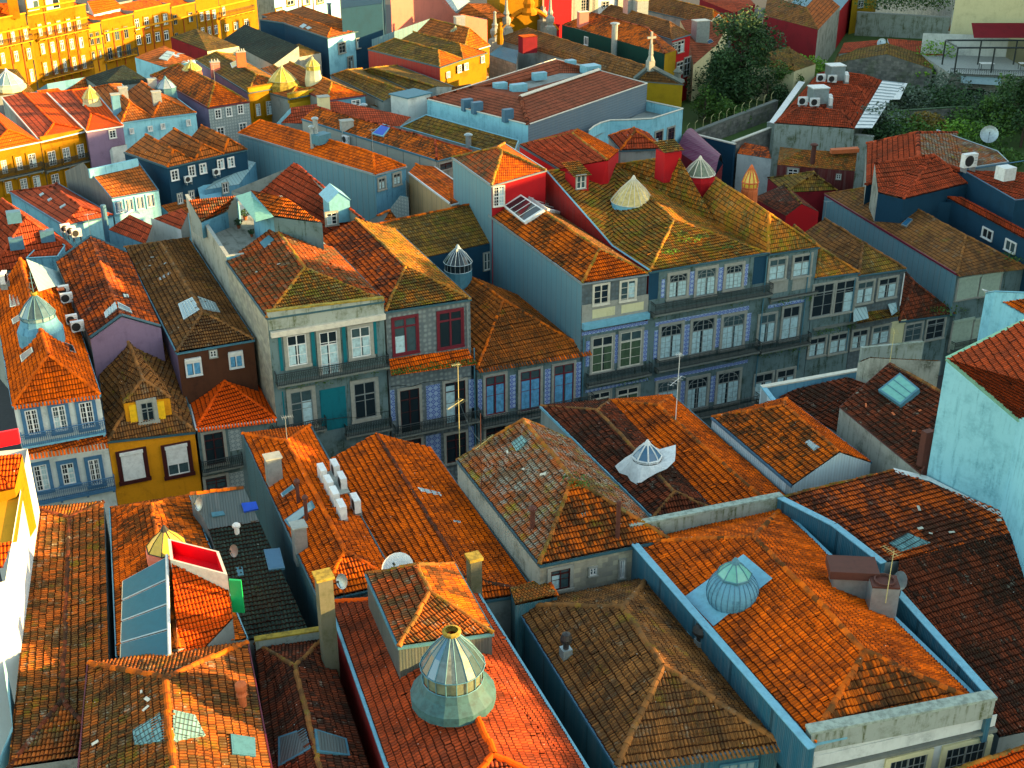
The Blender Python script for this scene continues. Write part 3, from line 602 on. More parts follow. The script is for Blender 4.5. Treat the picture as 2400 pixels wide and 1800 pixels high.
def gull(p,ang=0,fly=False,label='white gull',s=1.,group=None):
    p=V(p); t=thing('gull',label,'bird',p,group); a=V((math.cos(ang),math.sin(ang),0)); b=V((-a.y,a.x,0)); m=MB()
    z=ZU*(.22*s if not fly else 0); n=8
    rings=[(-.30,.01,.02),(-.2,.05,.01),(-.05,.09,0),(.08,.085,.02),(.16,.05,.07),(.21,.05,.1),(.26,.035,.1),(.34,.006,.09)]
    pv=None
    for (x,r,h) in rings:
        c=p+z+a*x*s+ZU*h*s; rg=[c+(b*math.cos(6.283*k/n)+ZU*math.sin(6.283*k/n))*r*s for k in range(n)]
        if pv:
            for k in range(n): m.face([pv[k],pv[(k+1)%n],rg[(k+1)%n],rg[k]])
        pv=rg
    m.build('body','gullwhite',t); w_=MB()
    for sg in (-1,1):
        if fly:
            q=[p+a*.12*s,p+b*sg*.38*s+a*.2*s+ZU*.14*s,p+b*sg*.72*s-a*.05*s+ZU*.05*s,p+b*sg*.36*s-a*.02*s+ZU*.11*s,p-a*.1*s]; w_.face(q); w_.face([x-ZU*.015 for x in q][::-1])
        else:
            w_.box(p+z+b*sg*.07*s-a*.26*s+ZU*.0,a*.36*s,b*sg*.03*s,ZU*.09*s)
    w_.build('wing','galv',t)
    if not fly:
        l=MB()
        for sg in (-1,1): l.tube(p+b*sg*.04*s,p+z+b*sg*.04*s,.01,n=4)
        l.build('leg','straw',t)
    return t
def tree(p,h,r,label,mat='leaf',n=1600,sq=1.,trunk=.22,name='leafy_tree',lobes=9,ls=.34,tr=.35,group=None):
    p=V(p); t=thing(name,label,'tree',p,group); m=MB(); lb=[]; limbs=[]
    for i in range(lobes):
        a=random.random()*6.283; k=random.random()**.6; c=p+V((math.cos(a)*r*.62*k,math.sin(a)*r*.62*k,h*tr+(h*(1-tr))*(.12+.76*random.random()*(1-.45*k)))); lb.append((c,r*random.uniform(.28,.5)))
    top=p+ZU*h*.55; m.tube(p,top,trunk,trunk*.5,8)
    for c,q in lb: m.tube(p+ZU*h*random.uniform(.25,.5),c,trunk*.35,.03,5,cap=False)
    m.build('trunk','bark',t); f=MB()
    for i in range(n):
        c,q=lb[i%lobes]; d=V((random.gauss(0,1),random.gauss(0,1),random.gauss(0,1)*.8)).normalized()*q*random.random()**.35*sq
        c=c+d; u=V((random.gauss(0,1),random.gauss(0,1),random.gauss(0,.5))).normalized(); v=u.cross(V((random.gauss(0,1),random.gauss(0,1),random.gauss(0,1)))).normalized(); s=ls*random.uniform(.5,1.3); cc=(random.random()*50,random.random()*50)
        f.face([c-u*s*.5,c-v*s*.28,c+u*s*.5,c+v*s*.28],uv=[cc]*4)
    f.build('crown',mat,t); return t
def bush(p,r,h,label,mat='leaf',n=420,name='shrub',ls=.3,group=None,par=None,cat='shrub'):
    p=V(p); f=MB()
    for i in range(n):
        d=V((random.gauss(0,1),random.gauss(0,1),random.gauss(0,1))).normalized(); q=.55+.45*NZ.noise((d.x*2+p.x,d.y*2,d.z*2)); k=random.random()**.4
        c=p+V((d.x*r*k*(.8+q*.5),d.y*r*k*(.8+q*.5),h*.5+d.z*h*.5*k)); u=V((random.gauss(0,1),random.gauss(0,1),random.gauss(0,.6))).normalized(); v=u.cross(V((random.gauss(0,1),random.gauss(0,1),random.gauss(0,1)))).normalized(); s=ls*random.uniform(.5,1.3); cc=(random.random()*50,random.random()*50)
        f.face([c-u*s*.5,c-v*s*.3,c+u*s*.5,c+v*s*.3],uv=[cc]*4)
    o=f.build(name,mat,par)
    if not par: tag(o,label,cat,group)
    return o
# ================= setting =================
g=MB(); g.face([V((-700,-60,GZ)),V((700,-60,GZ)),V((700,1600,GZ)),V((-700,1600,GZ))]); g_=g.build('ground','asphalt'); g_['kind']='structure'
sty('w'); sty('door',nz=4,tr=.28); sty('small',nz=2,tr=0,sw=.08); sty('paned',nx=4,nz=5,tr=0,fr='white',su='bluepaint',sw=.26,fw=.1); sty('paned2',nx=4,nz=4,tr=.5,fr='white',su='bluepaint',sw=.3,fw=.09)
sty('teal',nz=3,tr=.33,cur='curtain',sw=.28,mw=.05); sty('tealdoor',nz=4,tr=.3,cur='curtain',sw=.25,mw=.05); sty('tealdark',nz=2,tr=.33,fr='wood_grey',sw=.3)
sty('maroon',fr='maroon',su='maroon',sw=.14,nz=1,tr=.25,fw=.12); sty('reddoor',fr='maroon',su='granite',sw=.22,nz=2,tr=.22,cur='curtain_b',fw=.09); sty('darkdoor',fr='darkmaroon',sw=.22,nz=2,tr=.22)
sty('cream',fr='offwhite',su='offwhite',sw=.1,nz=3,tr=0,fw=.09); sty('creamdoor',fr='offwhite',sw=.2,nz=4,tr=.28,cur='curtain_g',fw=.08)
sty('arch',fr='wood_grey',nx=4,nz=6,tr=.32,cur='curtain',arch=True,sw=.24,fw=.06,mw=.025); sty('greywin',fr='wood_grey',nx=2,nz=3,tr=.25,sw=.18); sty('greycur',fr='wood_grey',nx=2,nz=3,tr=.3,cur='curtain',sw=.18)
sty('shut',shm='shutter_dull',sh=1.,su='granite',sw=.15,tr=0); sty('shutm',sh=1.,su='darkmaroon',sw=.32,tr=0,nz=1); sty('shutm2',sh=.62,su='darkmaroon',sw=.32,tr=0,nz=2); sty('halfsh',sh=.2,su='white',sw=.07,cur='curtain_b',tr=0,nz=1)
F1=Pl(P(627,748,15),DB); F1s=Pl(F1.o+F1.n*1.1,DB)
# ================= middle street row, left to right =================
h=hipA('bright orange tiled house with a conical glass roof lantern and blue framed windows',F1,(31,950),(233,924),(114,832),(47,607),rm='t_orange',w=('p_white','p_grey','c_teal'),et=1,gut='flash'); H1=h
wins(h.o,h.f,[(56,962,96,1014),(119,953,161,1006),(183,944,224,998)],'paned'); wins(h.o,h.f,[(205,1078,240,1132),(76,1092,119,1146)],'paned'); wins(h.o,h.f,[(141,1088,179,1130)],'paned2')
balcony(h.o,h.f,(52,1038),(247,1011),dep=.5,mat='bluepaint',sm='flash'); balcony(h.o,h.f,(75,1172),(270,1142),dep=.5,mat='bluepaint',sm='bluepaint')
a,b_=F1.hit(56,1048),F1.hit(250,1018); q=slab('',[F1s.hit(62,1068),F1s.hit(253,1040),b_,a],rm='t_orange',w=(None,)*4,par=h.o,rel=True); e=MB(); eavetiles(e,q.pts[0],q.pts[1],F1.n); e.build('eave_tiles','t_orange',q.roof)
for px in ([(25,692),(51,690),(49,717),(27,722)],[(30,750),(66,728),(68,742),(34,762)],[(50,835),(78,815),(81,826),(54,851)]): skylight(h.o,h.sl,px)
skylight(h.o,h.sr,[(140,802),(168,812),(176,830),(148,820)],glass='glass')
c=MB(); c.face([h.sr.hit(62,610)+ZU*.12,h.sr.hit(138,640)+ZU*.12,h.sr.hit(151,668)+ZU*.12,h.sl.hit(92,690)+ZU*.25]); c.build('metal_sheet','c_metal',h.o)
lantern(h.o,V(h.R1.lerp(h.R2,.3))+ZU*-.5,1.25,.9,.35,1.45,n=14,flare=1.35,fin=1.6,rib=.022,rm='zinc',bm='p_blue',mix=['coneglass','paleglass','glass_dim'])
h=hipA('tall gabled brown tiled roof with small ridge skylight above a purple parapet',12.3,(212,795),(377,768),(285,742),(213,556),bl=(132,615),br=(298,594),gf=True,rm='t_patch',w=('p_violet','p_grey','p_grey'),et=0,gut=None); H2=h
for s,px in ((h.sl,[(272,710),(246,735),(250,748),(277,725)]),(h.sr,[(274,710),(277,725),(309,737),(303,725)])): skylight(h.o,s,px,glass='paleglass',bars=3)
skylight(h.o,h.sr,[(287,690),(300,691),(302,699),(290,698)],glass='paleglass',frame='zinc',th=.08)
for a,b_ in ((h.FL,h.R1),(h.R1,h.FR),(h.BL,h.R2),(h.R2,h.BR)): c=MB(); c.tube(a+ZU*.15,b_+ZU*.15,.13,n=4); c.build('coping','flash_dark',h.o)
FL,FR=F1.hit(252,1033),F1.hit(456,1011)
b2=house('orange yellow house with brown tiled roof, small dormer and two roller shutter windows',FL,FR,P(392,778,9.7),P(228,815,9.9),P(331,905,10.3),P(297,779,11.6),rm='t_brown',w=('p_house_amber','p_grey','p_grey'),gut='flash_dark',ridge=False)
wins(b2.o,b2.f,[(281,1066,342,1117)],'shutm'); wins(b2.o,b2.f,[(387,1051,445,1105)],'shutm2')
D1=Pl(b2.sf.hit(345,986),DB); d=house('',D1.hit(290,945),D1.hit(398,932),D1.hit(398,932)+DA*2.6,D1.hit(290,945)+DA*2.6,vpl((D1.hit(290,945)+D1.hit(398,932))/2,(D1.hit(290,945)+D1.hit(398,932))/2+DA).hit(335,888),P(300,800,13.),rm='t_brown',w='p_house_amber',par=b2.o,base=D1.hit(300,990).z,gut=None,ew=.05)
win(b2.o,d.f,(328,945,363,983),'tealdark'); panel(b2.o,d.f,(301,950,324,987),'yellow_p','shutter_panel',.06); panel(b2.o,d.f,(366,942,389,980),'yellow_p','shutter_panel',.06)
skylight(b2.o,b2.sl,[(228,838),(255,822),(258,832),(231,850)],glass='zinc',frame='zinc',th=.1)
h=hipA('dark brown weathered roof with paired ridge skylights above two white shuttered windows',Pl(F1.o-F1.n*4.2,DB),(415,826),(594,795),(475,732),(377,567),bl=(293,580),rm='t_brown',w=('p_timber','c_wood','p_violet'),gut='zinc'); H3=h
wins(h.o,h.f,[(434,846,473,876),(536,830,570,858)],'halfsh'); win(h.o,h.f,(491,822,508,835),'small')
for s,px in ((h.sl,[(452,699),(419,715),(432,752),(471,727)]),(h.sr,[(462,697),(503,712),(516,736),(475,727)])): skylight(h.o,s,px,glass='paleglass',bars=4)
skylight(h.o,h.sl,[(398,637),(371,654),(374,661),(403,642)],glass='paleglass',th=.08)
h=hipA('small bright red orange hipped roof over a narrow grey house with a balcony',F1,(461,1003),(646,980),(527,893),(512,855),bl=(437,906),rise=1.8,rm='t_bright',w=('p_facade','p_grey','p_grey'),et=1,gut='white'); H3b=h
win(h.o,h.f,(476,1018,529,1082),'darkdoor'); panel(h.o,h.f,(534,1008,568,1052),'az_grey'); balcony(h.o,h.f,(472,1098),(568,1090),dep=.5); win(h.o,h.f,(481,1122,532,1140),'darkdoor'); panel(h.o,h.f,(536,1110,574,1140),'az_grey')
h=hipA('teal and white house with rusty hipped roof behind a cement parapet and a long balcony',F1,(626,744),(898,704),(715,628),(643,531),bl=(532,613),rm=dict(l='t_mixed',r='t_mixed',f='t_gold',b='t_mixed'),w=('p_facade','p_old','s_wall'),gut='flash_dark',capm='t_gold'); H4=h
parapet(h.o,F1.hit(626,731)+F1.n*.1,F1.hit(898,699)+F1.n*.1,1.5,.28,'p_mossy',.12,'goldlichen',inward=-F1.n); band(h.o,h.f,(633,775),(901,735),.45,'offwhite',d=.35)
wins(h.o,h.f,[(671,788,721,851),(821,770,869,831)],'teal'); win(h.o,h.f,(747,780,795,873),'tealdoor')
for rc in ((650,782,665,868),(727,772,742,857),(800,762,814,852),(873,753,885,828)): panel(h.o,h.f,rc,'p_teal','pilaster',.05)
balcony(h.o,h.f,(645,893),(906,855),dep=.8,h=1.0); wins(h.o,h.f,[(679,920,736,994),(828,900,882,974)],'tealdark'); panel(h.o,h.f,(748,915,815,1000),'p_teal','render_panel'); panel(h.o,h.f,(660,918,670,990),'p_teal','pilaster')
balcony(h.o,h.f,(640,1018),(762,1002),dep=.6); balcony(h.o,h.f,(808,1015),(914,1000),dep=.6); win(h.o,h.f,(664,1040,735,1080),'tealdark')
for i,(x,y) in enumerate(((645,760),(660,822),(700,835))): pass
skylight(h.o,h.sl,[(609,569),(630,552),(643,562),(620,583)],glass='zinc',frame='zinc',th=.05)
h=hipA('grey fish scale tiled house with two dark red windows and a lit rusty roof',F1,(904,729),(1102,700),(950,624),(835,514),rm=dict(l='t_patch',r='t_gold',f='t_gold',b='t_mixed'),w=('fish','p_navy','p_grey'),gut='flash_dark',capm='t_gold'); H5=h
wins(h.o,h.f,[(920,748,979,822),(1026,733,1084,808)],'maroon'); pipe(h.o,h.f,(1094,712),(1098,812))
q=slab('',[F1s.hit(917,882),F1s.hit(1117,855),F1.hit(1095,818),F1.hit(910,842)],rm='t_orange',w=(None,)*4,par=h.o,rel=True)
m=MB(); p0,p1=q.pts[0],q.pts[1]
for i in range(900):
    f_=random.random(); c=p0.lerp(p1,f_)+(q.pts[3]-q.pts[0])*random.random()**2*.42*(1.15-abs(f_-.45))+ZU*random.uniform(.05,.22); u=V((random.gauss(0,1),random.gauss(0,1),random.gauss(0,1))).normalized(); v=u.cross(V((random.gauss(0,1),random.gauss(0,1),random.gauss(0,1)))).normalized(); s=.16; m.face([c-u*s*.5,c-v*s*.3,c+u*s*.5,c+v*s*.3],uv=[(random.random()*50,random.random())]*4)
m.build('moss','leaf',q.roof)['kind']='stuff'
wins(h.o,h.f,[(936,916,985,1011),(1042,898,1091,985)],'darkdoor')
for rc in ((914,915,927,985),(998,905,1033,978),(1098,890,1112,955)): panel(h.o,h.f,rc,'az_blue')
balcony(h.o,h.f,(922,1012),(1120,984),dep=.7); wins(h.o,h.f,[(940,1034,988,1080),(1045,1020,1092,1076)],'darkdoor'); panel(h.o,h.f,(998,1022,1034,1076),'az_blue'); panel(h.o,h.f,(1098,1000,1112,1076),'az_blue')
h=hipA('low brown hipped roof above a blue tiled house with red balcony doors',F1,(1118,866),(1384,824),(1180,704),(1103,649),rm='t_rust',w=('p_facade','p_grey','p_grey'),et=1,capm='t_orange2',gut='flash_dark'); H6=h
wins(h.o,h.f,[(1137,884,1183,965),(1219,872,1265,955),(1298,858,1342,943)],'reddoor')
for rc in ((1120,890,1130,960),(1195,880,1208,955),(1277,866,1289,945),(1350,850,1360,930)): panel(h.o,h.f,rc,'az_band')
balcony(h.o,h.f,(1126,992),(1384,945),dep=.7); win(h.o,h.f,(1138,1005,1184,1050),'darkdoor')
lantern(h.o,P(1074,645,10.6)-ZU*.9,1.25,1.5,.75,1.35,n=18,flare=1.12,rib=.03,bm='zinc',gm='glass',rm='galv')
q=slab('brown tiled back roof over dark purple wall behind the small glass lantern',[P(930,619,10.9),P(1156,568,10.9),P(1109,478,13.2),P(872,527,13.2)],rm='t_green',w=('p_navy','p_navy','p_navy','p_navy'),cap=((2,3),),capm='t_orange2'); H6b=q
win(q.o,q.f,(1133,594,1149,630),'small')
h=hipA('tall house clad in grey blue metal sheets with an orange roof and cream windows',F1,(1364,663),(1517,641),(1406,583),(1224,462),bl=(1147,504),rm=dict(l='t_orange2',r='t_brown',f='t_orange',b='t_orange2'),w=('fish_dark','p_grey','c_blue'),gut='galv',capm='t_gold'); H7=h
wins(h.o,h.f,[(1391,669,1425,710),(1454,660,1488,701)],'cream')
for rc in ((1388,726,1440,737),(1456,715,1507,725)): panel(h.o,h.f,rc,'p_cream','panel',.08)
panel(h.o,h.f,(1364,716,1517,741),'granite','band',.05,.0); band(h.o,h.f,(1363,755),(1517,731),.55,'flash',d=.5); band(h.o,h.f,(1364,778),(1518,752),.3,'az_band','tile_band',.05)
wins(h.o,h.f,[(1388,793,1433,865),(1454,780,1500,852)],'creamdoor')
for rc in ((1374,800,1381,858),(1440,785,1447,850),(1507,775,1515,845)): panel(h.o,h.f,rc,'az_band')
balcony(h.o,h.f,(1372,896),(1519,872),dep=.7); wins(h.o,h.f,[(1382,924,1427,965),(1447,914,1493,955)],'creamdoor'); band(h.o,h.f,(1372,912),(1518,888),.25,'az_band','tile_band',.04)
panel(h.o,h.f,(1366,780,1519,1000),'p_facade','render',.012,.0)
s1=[(1224,462),(1279,498),(1232,528),(1182,488)]; skylight(h.o,h.sl,s1,glass='glass',frame='white',th=.35,bars=3); skylight(h.o,h.sr,[(1226,461),(1281,497),(1325,508),(1262,470)],glass='glass',frame='white',th=.35,bars=3)
# red house behind it
Q=H7.sl.hit(1168,500); p8=Pl(Q,DB)
h=hipA('tall red fronted house with grey metal side wall and sunlit hipped roof',p8,(1152,434),(1279,398),(1178,354),(1166,346),bl=(1061,369),rm=dict(l='t_mixed',r='t_orange',f='t_orange',b='t_mixed'),w=('p_red','p_red','c_blue'),capm='t_gold',gut='galv'); H8=h  # sun on front and right slopes is put into their brighter tile colour
sty('sash',fr='white',nx=4,nz=6,tr=.5,su='offwhite',sw=.08,fw=.08,mw=.04); win(h.o,h.f,(1156,438,1181,481),'sash')
# ---- mossy roof with big lantern
FL,FR=F1.hit(1523,636),F1.hit(1800,594); pL,pR=Pl(FL,DA),Pl(FR,DA); L2=pL.hit(1436,580); L2.z=FL.z; L3=pL.hit(1281,402); R2b=pR.hit(1683,518); R2b.z=FR.z; R3=pR.hit(1592,366)
R1=vpl((FL+FR)/2,(FL+FR)/2+DA).hit(1580,515); K=P(1442,386,R1.z+.3); c=(FL+FR)/2+DA*6
o9=thing('townhouse','large moss grown roof with blue tile facade and long iron balconies','house',V((c.x,c.y,GZ))); r=MB()
for f_ in ([FL,FR,R1],[L2,FL,R1],[L2,R1,K],[L2,K,L3],[FR,R2b,R1],[R2b,K,R1],[R2b,R3,K]): roofface(r,f_,True,.2,.4)
rf=r.build('roof','t_gold',o9); cp=MB()
for a,b_ in ((FL,R1),(FR,R1),(R1,K),(L3,K),(K,R3)): caps(cp,a,b_)
cp.build('ridge_cap','t_gold',rf)
def wall(par,pts,m,base=GZ,nm='wall'):
    q=MB(); lo=[V((p.x,p.y,base)) for p in (pts[-1],pts[0])]; q.face([V(p)-ZU*.03 for p in pts]+lo); return q.build(nm,m,par)
wall(o9,[FL,FR],'p_facade'); wall(o9,[FL,L2,L3],'c_red'); wall(o9,[FR,R2b,R3],'p_grey'); wall(o9,[L3,K,R3],'p_red'); c=MB(); c.path([FL+ZU*.1,L2+ZU*.1,L3+ZU*.1],.1,4); c.build('flashing','flash',o9)
f9=vpl(FL,FR); g=MB(); g.pbox(f9,-.1,(FR-FL).length+.1,-.16,-.02,0,.16); g.build('gutter','flash_dark',o9)
wins(o9,f9,[(1569,645,1607,692),(1634,633,1673,688),(1702,624,1736,673),(1549,765,1593,833),(1623,752,1668,822),(1695,742,1738,811),(1541,897,1585,962),(1612,890,1653,952),(1683,876,1727,940)],'arch')
for rc in ((1521,642,1541,700),(1768,603,1792,662)): panel(o9,f9,rc,'p_navy','wall_panel')
for rc in ((1617,637,1627,690),(1682,628,1692,680),(1551,655,1556,697),(1745,620,1750,668),(1602,762,1615,830),(1677,748,1688,812),(1534,775,1541,840),(1748,735,1755,798),(1595,895,1606,955),(1667,882,1677,940)): panel(o9,f9,rc,'az_band')
band(o9,f9,(1536,754),(1755,718),.38,'az_band','tile_band',.05); band(o9,f9,(1534,884),(1752,845),.3,'az_band','tile_band',.05)
balcony(o9,f9,(1524,730),(1798,684),dep=.9,bar=.13); balcony(o9,f9,(1533,860),(1768,818),dep=.9,bar=.13); balcony(o9,f9,(1536,985),(1768,945),dep=.9,bar=.13)
s9=fpl(L2,FL,R1); lantern(o9,fpl(L2,R1,K).hit(1483,470)-ZU*1.0,2.0,1.0,.0,2.2,n=20,flare=1.12,bm='flash',gm='conesun',rm='offwhite',rib=.03,down=1.6)  # low sun's gold on the cone is put into its colour
# red dormer and red roof box
q=fpl(L2,K,L3).hit(1360,445); d=MB(); d.cbox(q-ZU*1.0+DA*.8,1.5,2.2,2.4,AB); D_=d.build('dormer','p_red',o9); win(o9,Pl(q+DA*-.32,DB),(1351,412,1371,440),'small')
t_=q+ZU*1.45; r=MB(); roofface(r,[t_-DB*.95-DA*.6,t_+DB*.95-DA*.6,t_+DB*.95+DA*2.4+ZU*.7,t_-DB*.95+DA*2.4+ZU*.7],True,.2,.4); r.build('dormer_roof','t_gold',D_)
q=fpl(R2b,R3,K).hit(1565,398); d=MB(); d.cbox(q-ZU*1.0,1.9,1.8,3.0,AB); D_=d.build('roof_box','p_red',o9); t_=q+ZU*2.05; r=MB(); roofface(r,[t_-DB*1.15-DA*1.1,t_+DB*1.15-DA*1.1,t_+DB*1.15+DA*1.1+ZU*.6,t_-DB*1.15+DA*1.1+ZU*.6],True,.2,.4); r.build('box_roof','t_gold',D_)
# ---- narrow mossy houses to the right
h=hipA('narrow mossy hipped roof with sunlit ridge beside the blue tile facade',F1,(1801,595),(1918,578),(1803,500),(1677,418),rise=3.2,rm='t_gold',w=('p_facade','p_wine','p_grey'),gut='flash_dark'); H10=h
wins(h.o,h.f,[(1804,610,1837,652),(1861,602,1896,643)],'greycur'); panel(h.o,h.f,(1845,605,1857,650),'fish_dark'); wins(h.o,h.f,[(1780,740,1812,798),(1836,722,1866,792)],'greycur'); balcony(h.o,h.f,(1802,700),(1912,682),dep=.4,h=.1); balcony(h.o,h.f,(1775,820),(1890,800),dep=.7)
panel(h.o,h.f,(1806,662,1845,682),'granite','panel'); panel(h.o,h.f,(1858,655,1898,674),'granite','panel'); band(h.o,h.f,(1800,716),(1885,700),.3,'az_band','tile_band',.05); wins(h.o,h.f,[(1770,880,1805,930),(1822,870,1856,915)],'greycur')
q=fpl(h.BR,h.R2,h.R1).hit(1637,412); lantern(o9,P(1638,420,16.0),1.5,.6,.0,1.5,n=12,flare=1.15,bm='p_red',gm='yellowglass',rm='offwhite',rib=.05,down=2.5,conem='oldglass')
q=P(1757,445,16.2); lantern(h.o,q,.75,.3,.5,1.4,n=10,flare=1.1,bm='clay',gm='yellowglass',rm='clay',rib=.06,down=2.)
h=hipA('low mossy hipped roof of a worn grey house with wide paned windows',F1,(1911,651),(2012,638),(1925,583),(1862,528),rm='t_gold',w='p_facade',gut='flash_dark'); H11=h
wins(h.o,h.f,[(1908,670,1949,735),(1957,662,1997,727)],'greywin'); wins(h.o,h.f,[(1898,795,1930,830),(1947,786,1980,822)],'greycur'); band(h.o,h.f,(1905,768),(2000,752),.2,'granite_d')
h=hipA('brown mossy roof over a dark tiled house with white curtained windows',F1,(2013,645),(2122,630),(2022,567),(1933,512),rm=dict(l='t_brown',r='t_brown',f='t_green',b='t_brown'),w=('fish_dark','p_grey','p_grey'),gut='flash_dark'); H12=h
wins(h.o,h.f,[(2011,663,2041,706),(2061,655,2096,694)],'greycur'); pipe(h.o,h.f,(2118,640),(2106,715),mat='white'); wins(h.o,h.f,[(1999,777,2028,812),(2046,768,2079,802)],'greycur')
q=slab('',[F1s.hit(2008,760),F1s.hit(2110,742),F1.hit(2104,722),F1.hit(2008,735)],rm='t_green',w=(None,)*4,par=h.o,rel=True); c=MB(); c.face([F1s.hit(2000,757)+ZU*.1,F1s.hit(2036,748)+ZU*.1,F1.hit(2030,722)+ZU*.15,F1.hit(2000,726)+ZU*.15]); c.build('corrugated_sheet','c_metal',q.roof); c=MB(); c.face([F1s.hit(2090,742)+ZU*.1,F1s.hit(2103,732)+ZU*.1,F1.hit(2100,712)+ZU*.15,F1.hit(2080,716)+ZU*.15]); c.build('corrugated_sheet','c_metal',q.roof)
h=hipA('small dark tiled hipped roof with green moss below the grey metal wall',F1,(2108,752),(2237,735),(2142,660),(2123,640),rm='t_dark',w='p_facade',gut='flash_dark',hb=True); H13=h
wins(h.o,h.f,[(2123,762,2155,795),(2174,751,2207,789)],'greywin'); panel(h.o,h.f,(2088,755,2114,815),'p_cream','render_panel')
bush(h.sf.hit(2200,725)+ZU*.02,2.2,.35,'','leaf',260,'moss',.22,par=h.o)
h=hipA('long brown roof with blue grey metal side wall and white roller shutters',F1,(2243,642),(2400,624),(2264,553),(2050,436),bl=(1933,455),rm='t_brown',w=('p_facade','p_grey','c_blue'),et=1,gut='magenta',capm='t_brown'); H14=h
wins(h.o,h.f,[(2247,655,2288,694),(2299,647,2338,686),(2234,755,2269,812),(2283,750,2308,800)],'shut'); balcony(h.o,h.f,(2225,820),(2305,803),dep=.7); skylight(h.o,h.sl,[(2129,512),(2112,528),(2124,533),(2140,516)])
bush(h.sf.hit(2378,605),1.5,.3,'','leaf',200,'moss',.2,par=h.o)
# ---- terrace block behind the teal house
o=H4.o; bl=H4.BL; wd=(H4.FR-H4.FL).length; zt=bl.z-.5; Bk=P(437,474,bl.z); Ln=(Bk-bl).length
tb=thing('rooftop_terrace_house','grey walled house end with potted roof terrace and green metal canopy','house',V((bl.x,bl.y+4,GZ)))
c=MB(); c.box(V((bl.x,bl.y,GZ)),DB*wd,DA*Ln,ZU*(zt-GZ)); c.build('wall','p_old',tb)
parapet(tb,bl+DA*.05+ZU*.45,Bk+ZU*.7,1.2,.22,'p_old',.08,'cement',inward=DB); parapet(tb,bl+ZU*.45,bl+DB*5.2+ZU*.45,1.2,.2,'p_blue',.06,'cement',inward=DA)
pz=[P(641,508,18.0),P(755,523,18.0),P(672,465,19.0),P(588,447,19.0)]; q=slab('',[pz[0],pz[1],pz[2],pz[3]],rm='t_orange2',w=('p_facade','p_grey','p_grey','p_blue'),base=zt,par=tb)
q=slab('',[P(600,522,17.3),P(641,508,17.5),P(588,448,17.9),P(552,460,17.3)],rm='c_metal',w=(None,'p_blue',None,None),base=zt,par=tb,rel=False)
q=slab('',[P(472,521,16.2),P(562,484,16.2),P(553,459,17.6),P(443,470,17.6)],rm='t_mixed',w=('p_blue','p_blue','p_grey','p_grey'),base=zt,par=tb)
for x,y,s in ((545,520,.5),(560,535,.45),(590,555,.35),(520,525,.3),(575,515,.5)):
    p=P(x,y,zt); q=thing('potted_plant',{545:'medium green plant against the blue terrace wall',560:'bushy green plant in the middle of the roof terrace',590:'small plant by the front parapet of the roof terrace',520:'tiny plant at the left wall of the roof terrace',575:'plant under the terrace canopy at the right'}[x],'potted plant',p,'pots on the roof terrace'); c=MB(); c.lathe(p,[(s*.3,0),(s*.45,s*.7)],10); c.build('pot','terracotta',q); bush(p+ZU*s*.6,s*.8,s*1.5,'','leaf_dark',120,'foliage',.2,par=q)
for x in (0,): pass

for i,(x,y,sc) in enumerate(((153,702,1.0),(160,722,1.1),(172,772,1.0),(186,790,1.15))):
    ac(H1.sr.hit(x,y)+ZU*.3,AB+.05,sc,['rearmost white unit right of the glass cone lantern','white unit just in front of the rearmost, by the glass cone','white unit with orange lid below the glass cone','nearest white unit at the right edge of the orange roof'][i],'units beside the conical glass lantern')
addbox(H1.o,'orange_lid','clay',H1.sr.hit(146,702)+ZU*.9,.6,.5,.12,AB); addbox(H1.o,'orange_lid','clay',H1.sr.hit(176,778)+ZU*.9,.6,.5,.12,AB)
ac(P(12,668,13.5),AB+1.3,1.2,'white unit at the left edge of the orange lantern roof')
for i,x in enumerate((660,700,745,790,835,870)):
    pass

def ledge_moss(par,pl,a,b,n=160,drop=.5,d=.75,mat='leaf'):
    p,q=pl.hit(*a),pl.hit(*b); m=MB()
    for i in range(n):
        f_=random.random(); w_=max(0,NZ.noise((f_*9,p.x,0))+.25)
        if random.random()>w_*1.6: continue
        c=p.lerp(q,f_)+pl.n*random.uniform(.05,d)-ZU*random.random()**2*drop; u=V((random.gauss(0,1),random.gauss(0,1),random.gauss(0,1))).normalized(); v=u.cross(V((random.gauss(0,1),random.gauss(0,1),random.gauss(0,1)))).normalized(); s_=.16; m.face([c-u*s_*.5,c-v*s_*.35,c+u*s_*.5,c+v*s_*.35],uv=[(random.random()*50,random.random())]*4)
    if m.f: m.build('moss',mat,par)['kind']='stuff'
for o_,pl_,a,b in ((o9,f9,(1524,733),(1798,687)),(o9,f9,(1533,863),(1768,821)),(H10.o,H10.f,(1802,706),(1912,688)),(H10.o,H10.f,(1775,824),(1890,804)),(H11.o,H11.f,(1905,772),(2000,756)),(H4.o,H4.f,(645,898),(906,860)),(H7.o,H7.f,(1372,900),(1519,876))): ledge_moss(o_,pl_,a,b,420)
for o_,pl_,x,y0,y1 in ((o9,f9,1797,600,900),(H10.o,H10.f,1898,590,860),(H11.o,H11.f,2003,650,820),(H5.o,H5.f,1110,815,1060),(H7.o,H7.f,1367,790,1000)): pipe(o_,pl_,(x,y0),(x-3,y1),r=.06,mat='zinc')
sty('dim',fr='wood_grey',nx=2,nz=3,tr=.3,sw=.15)

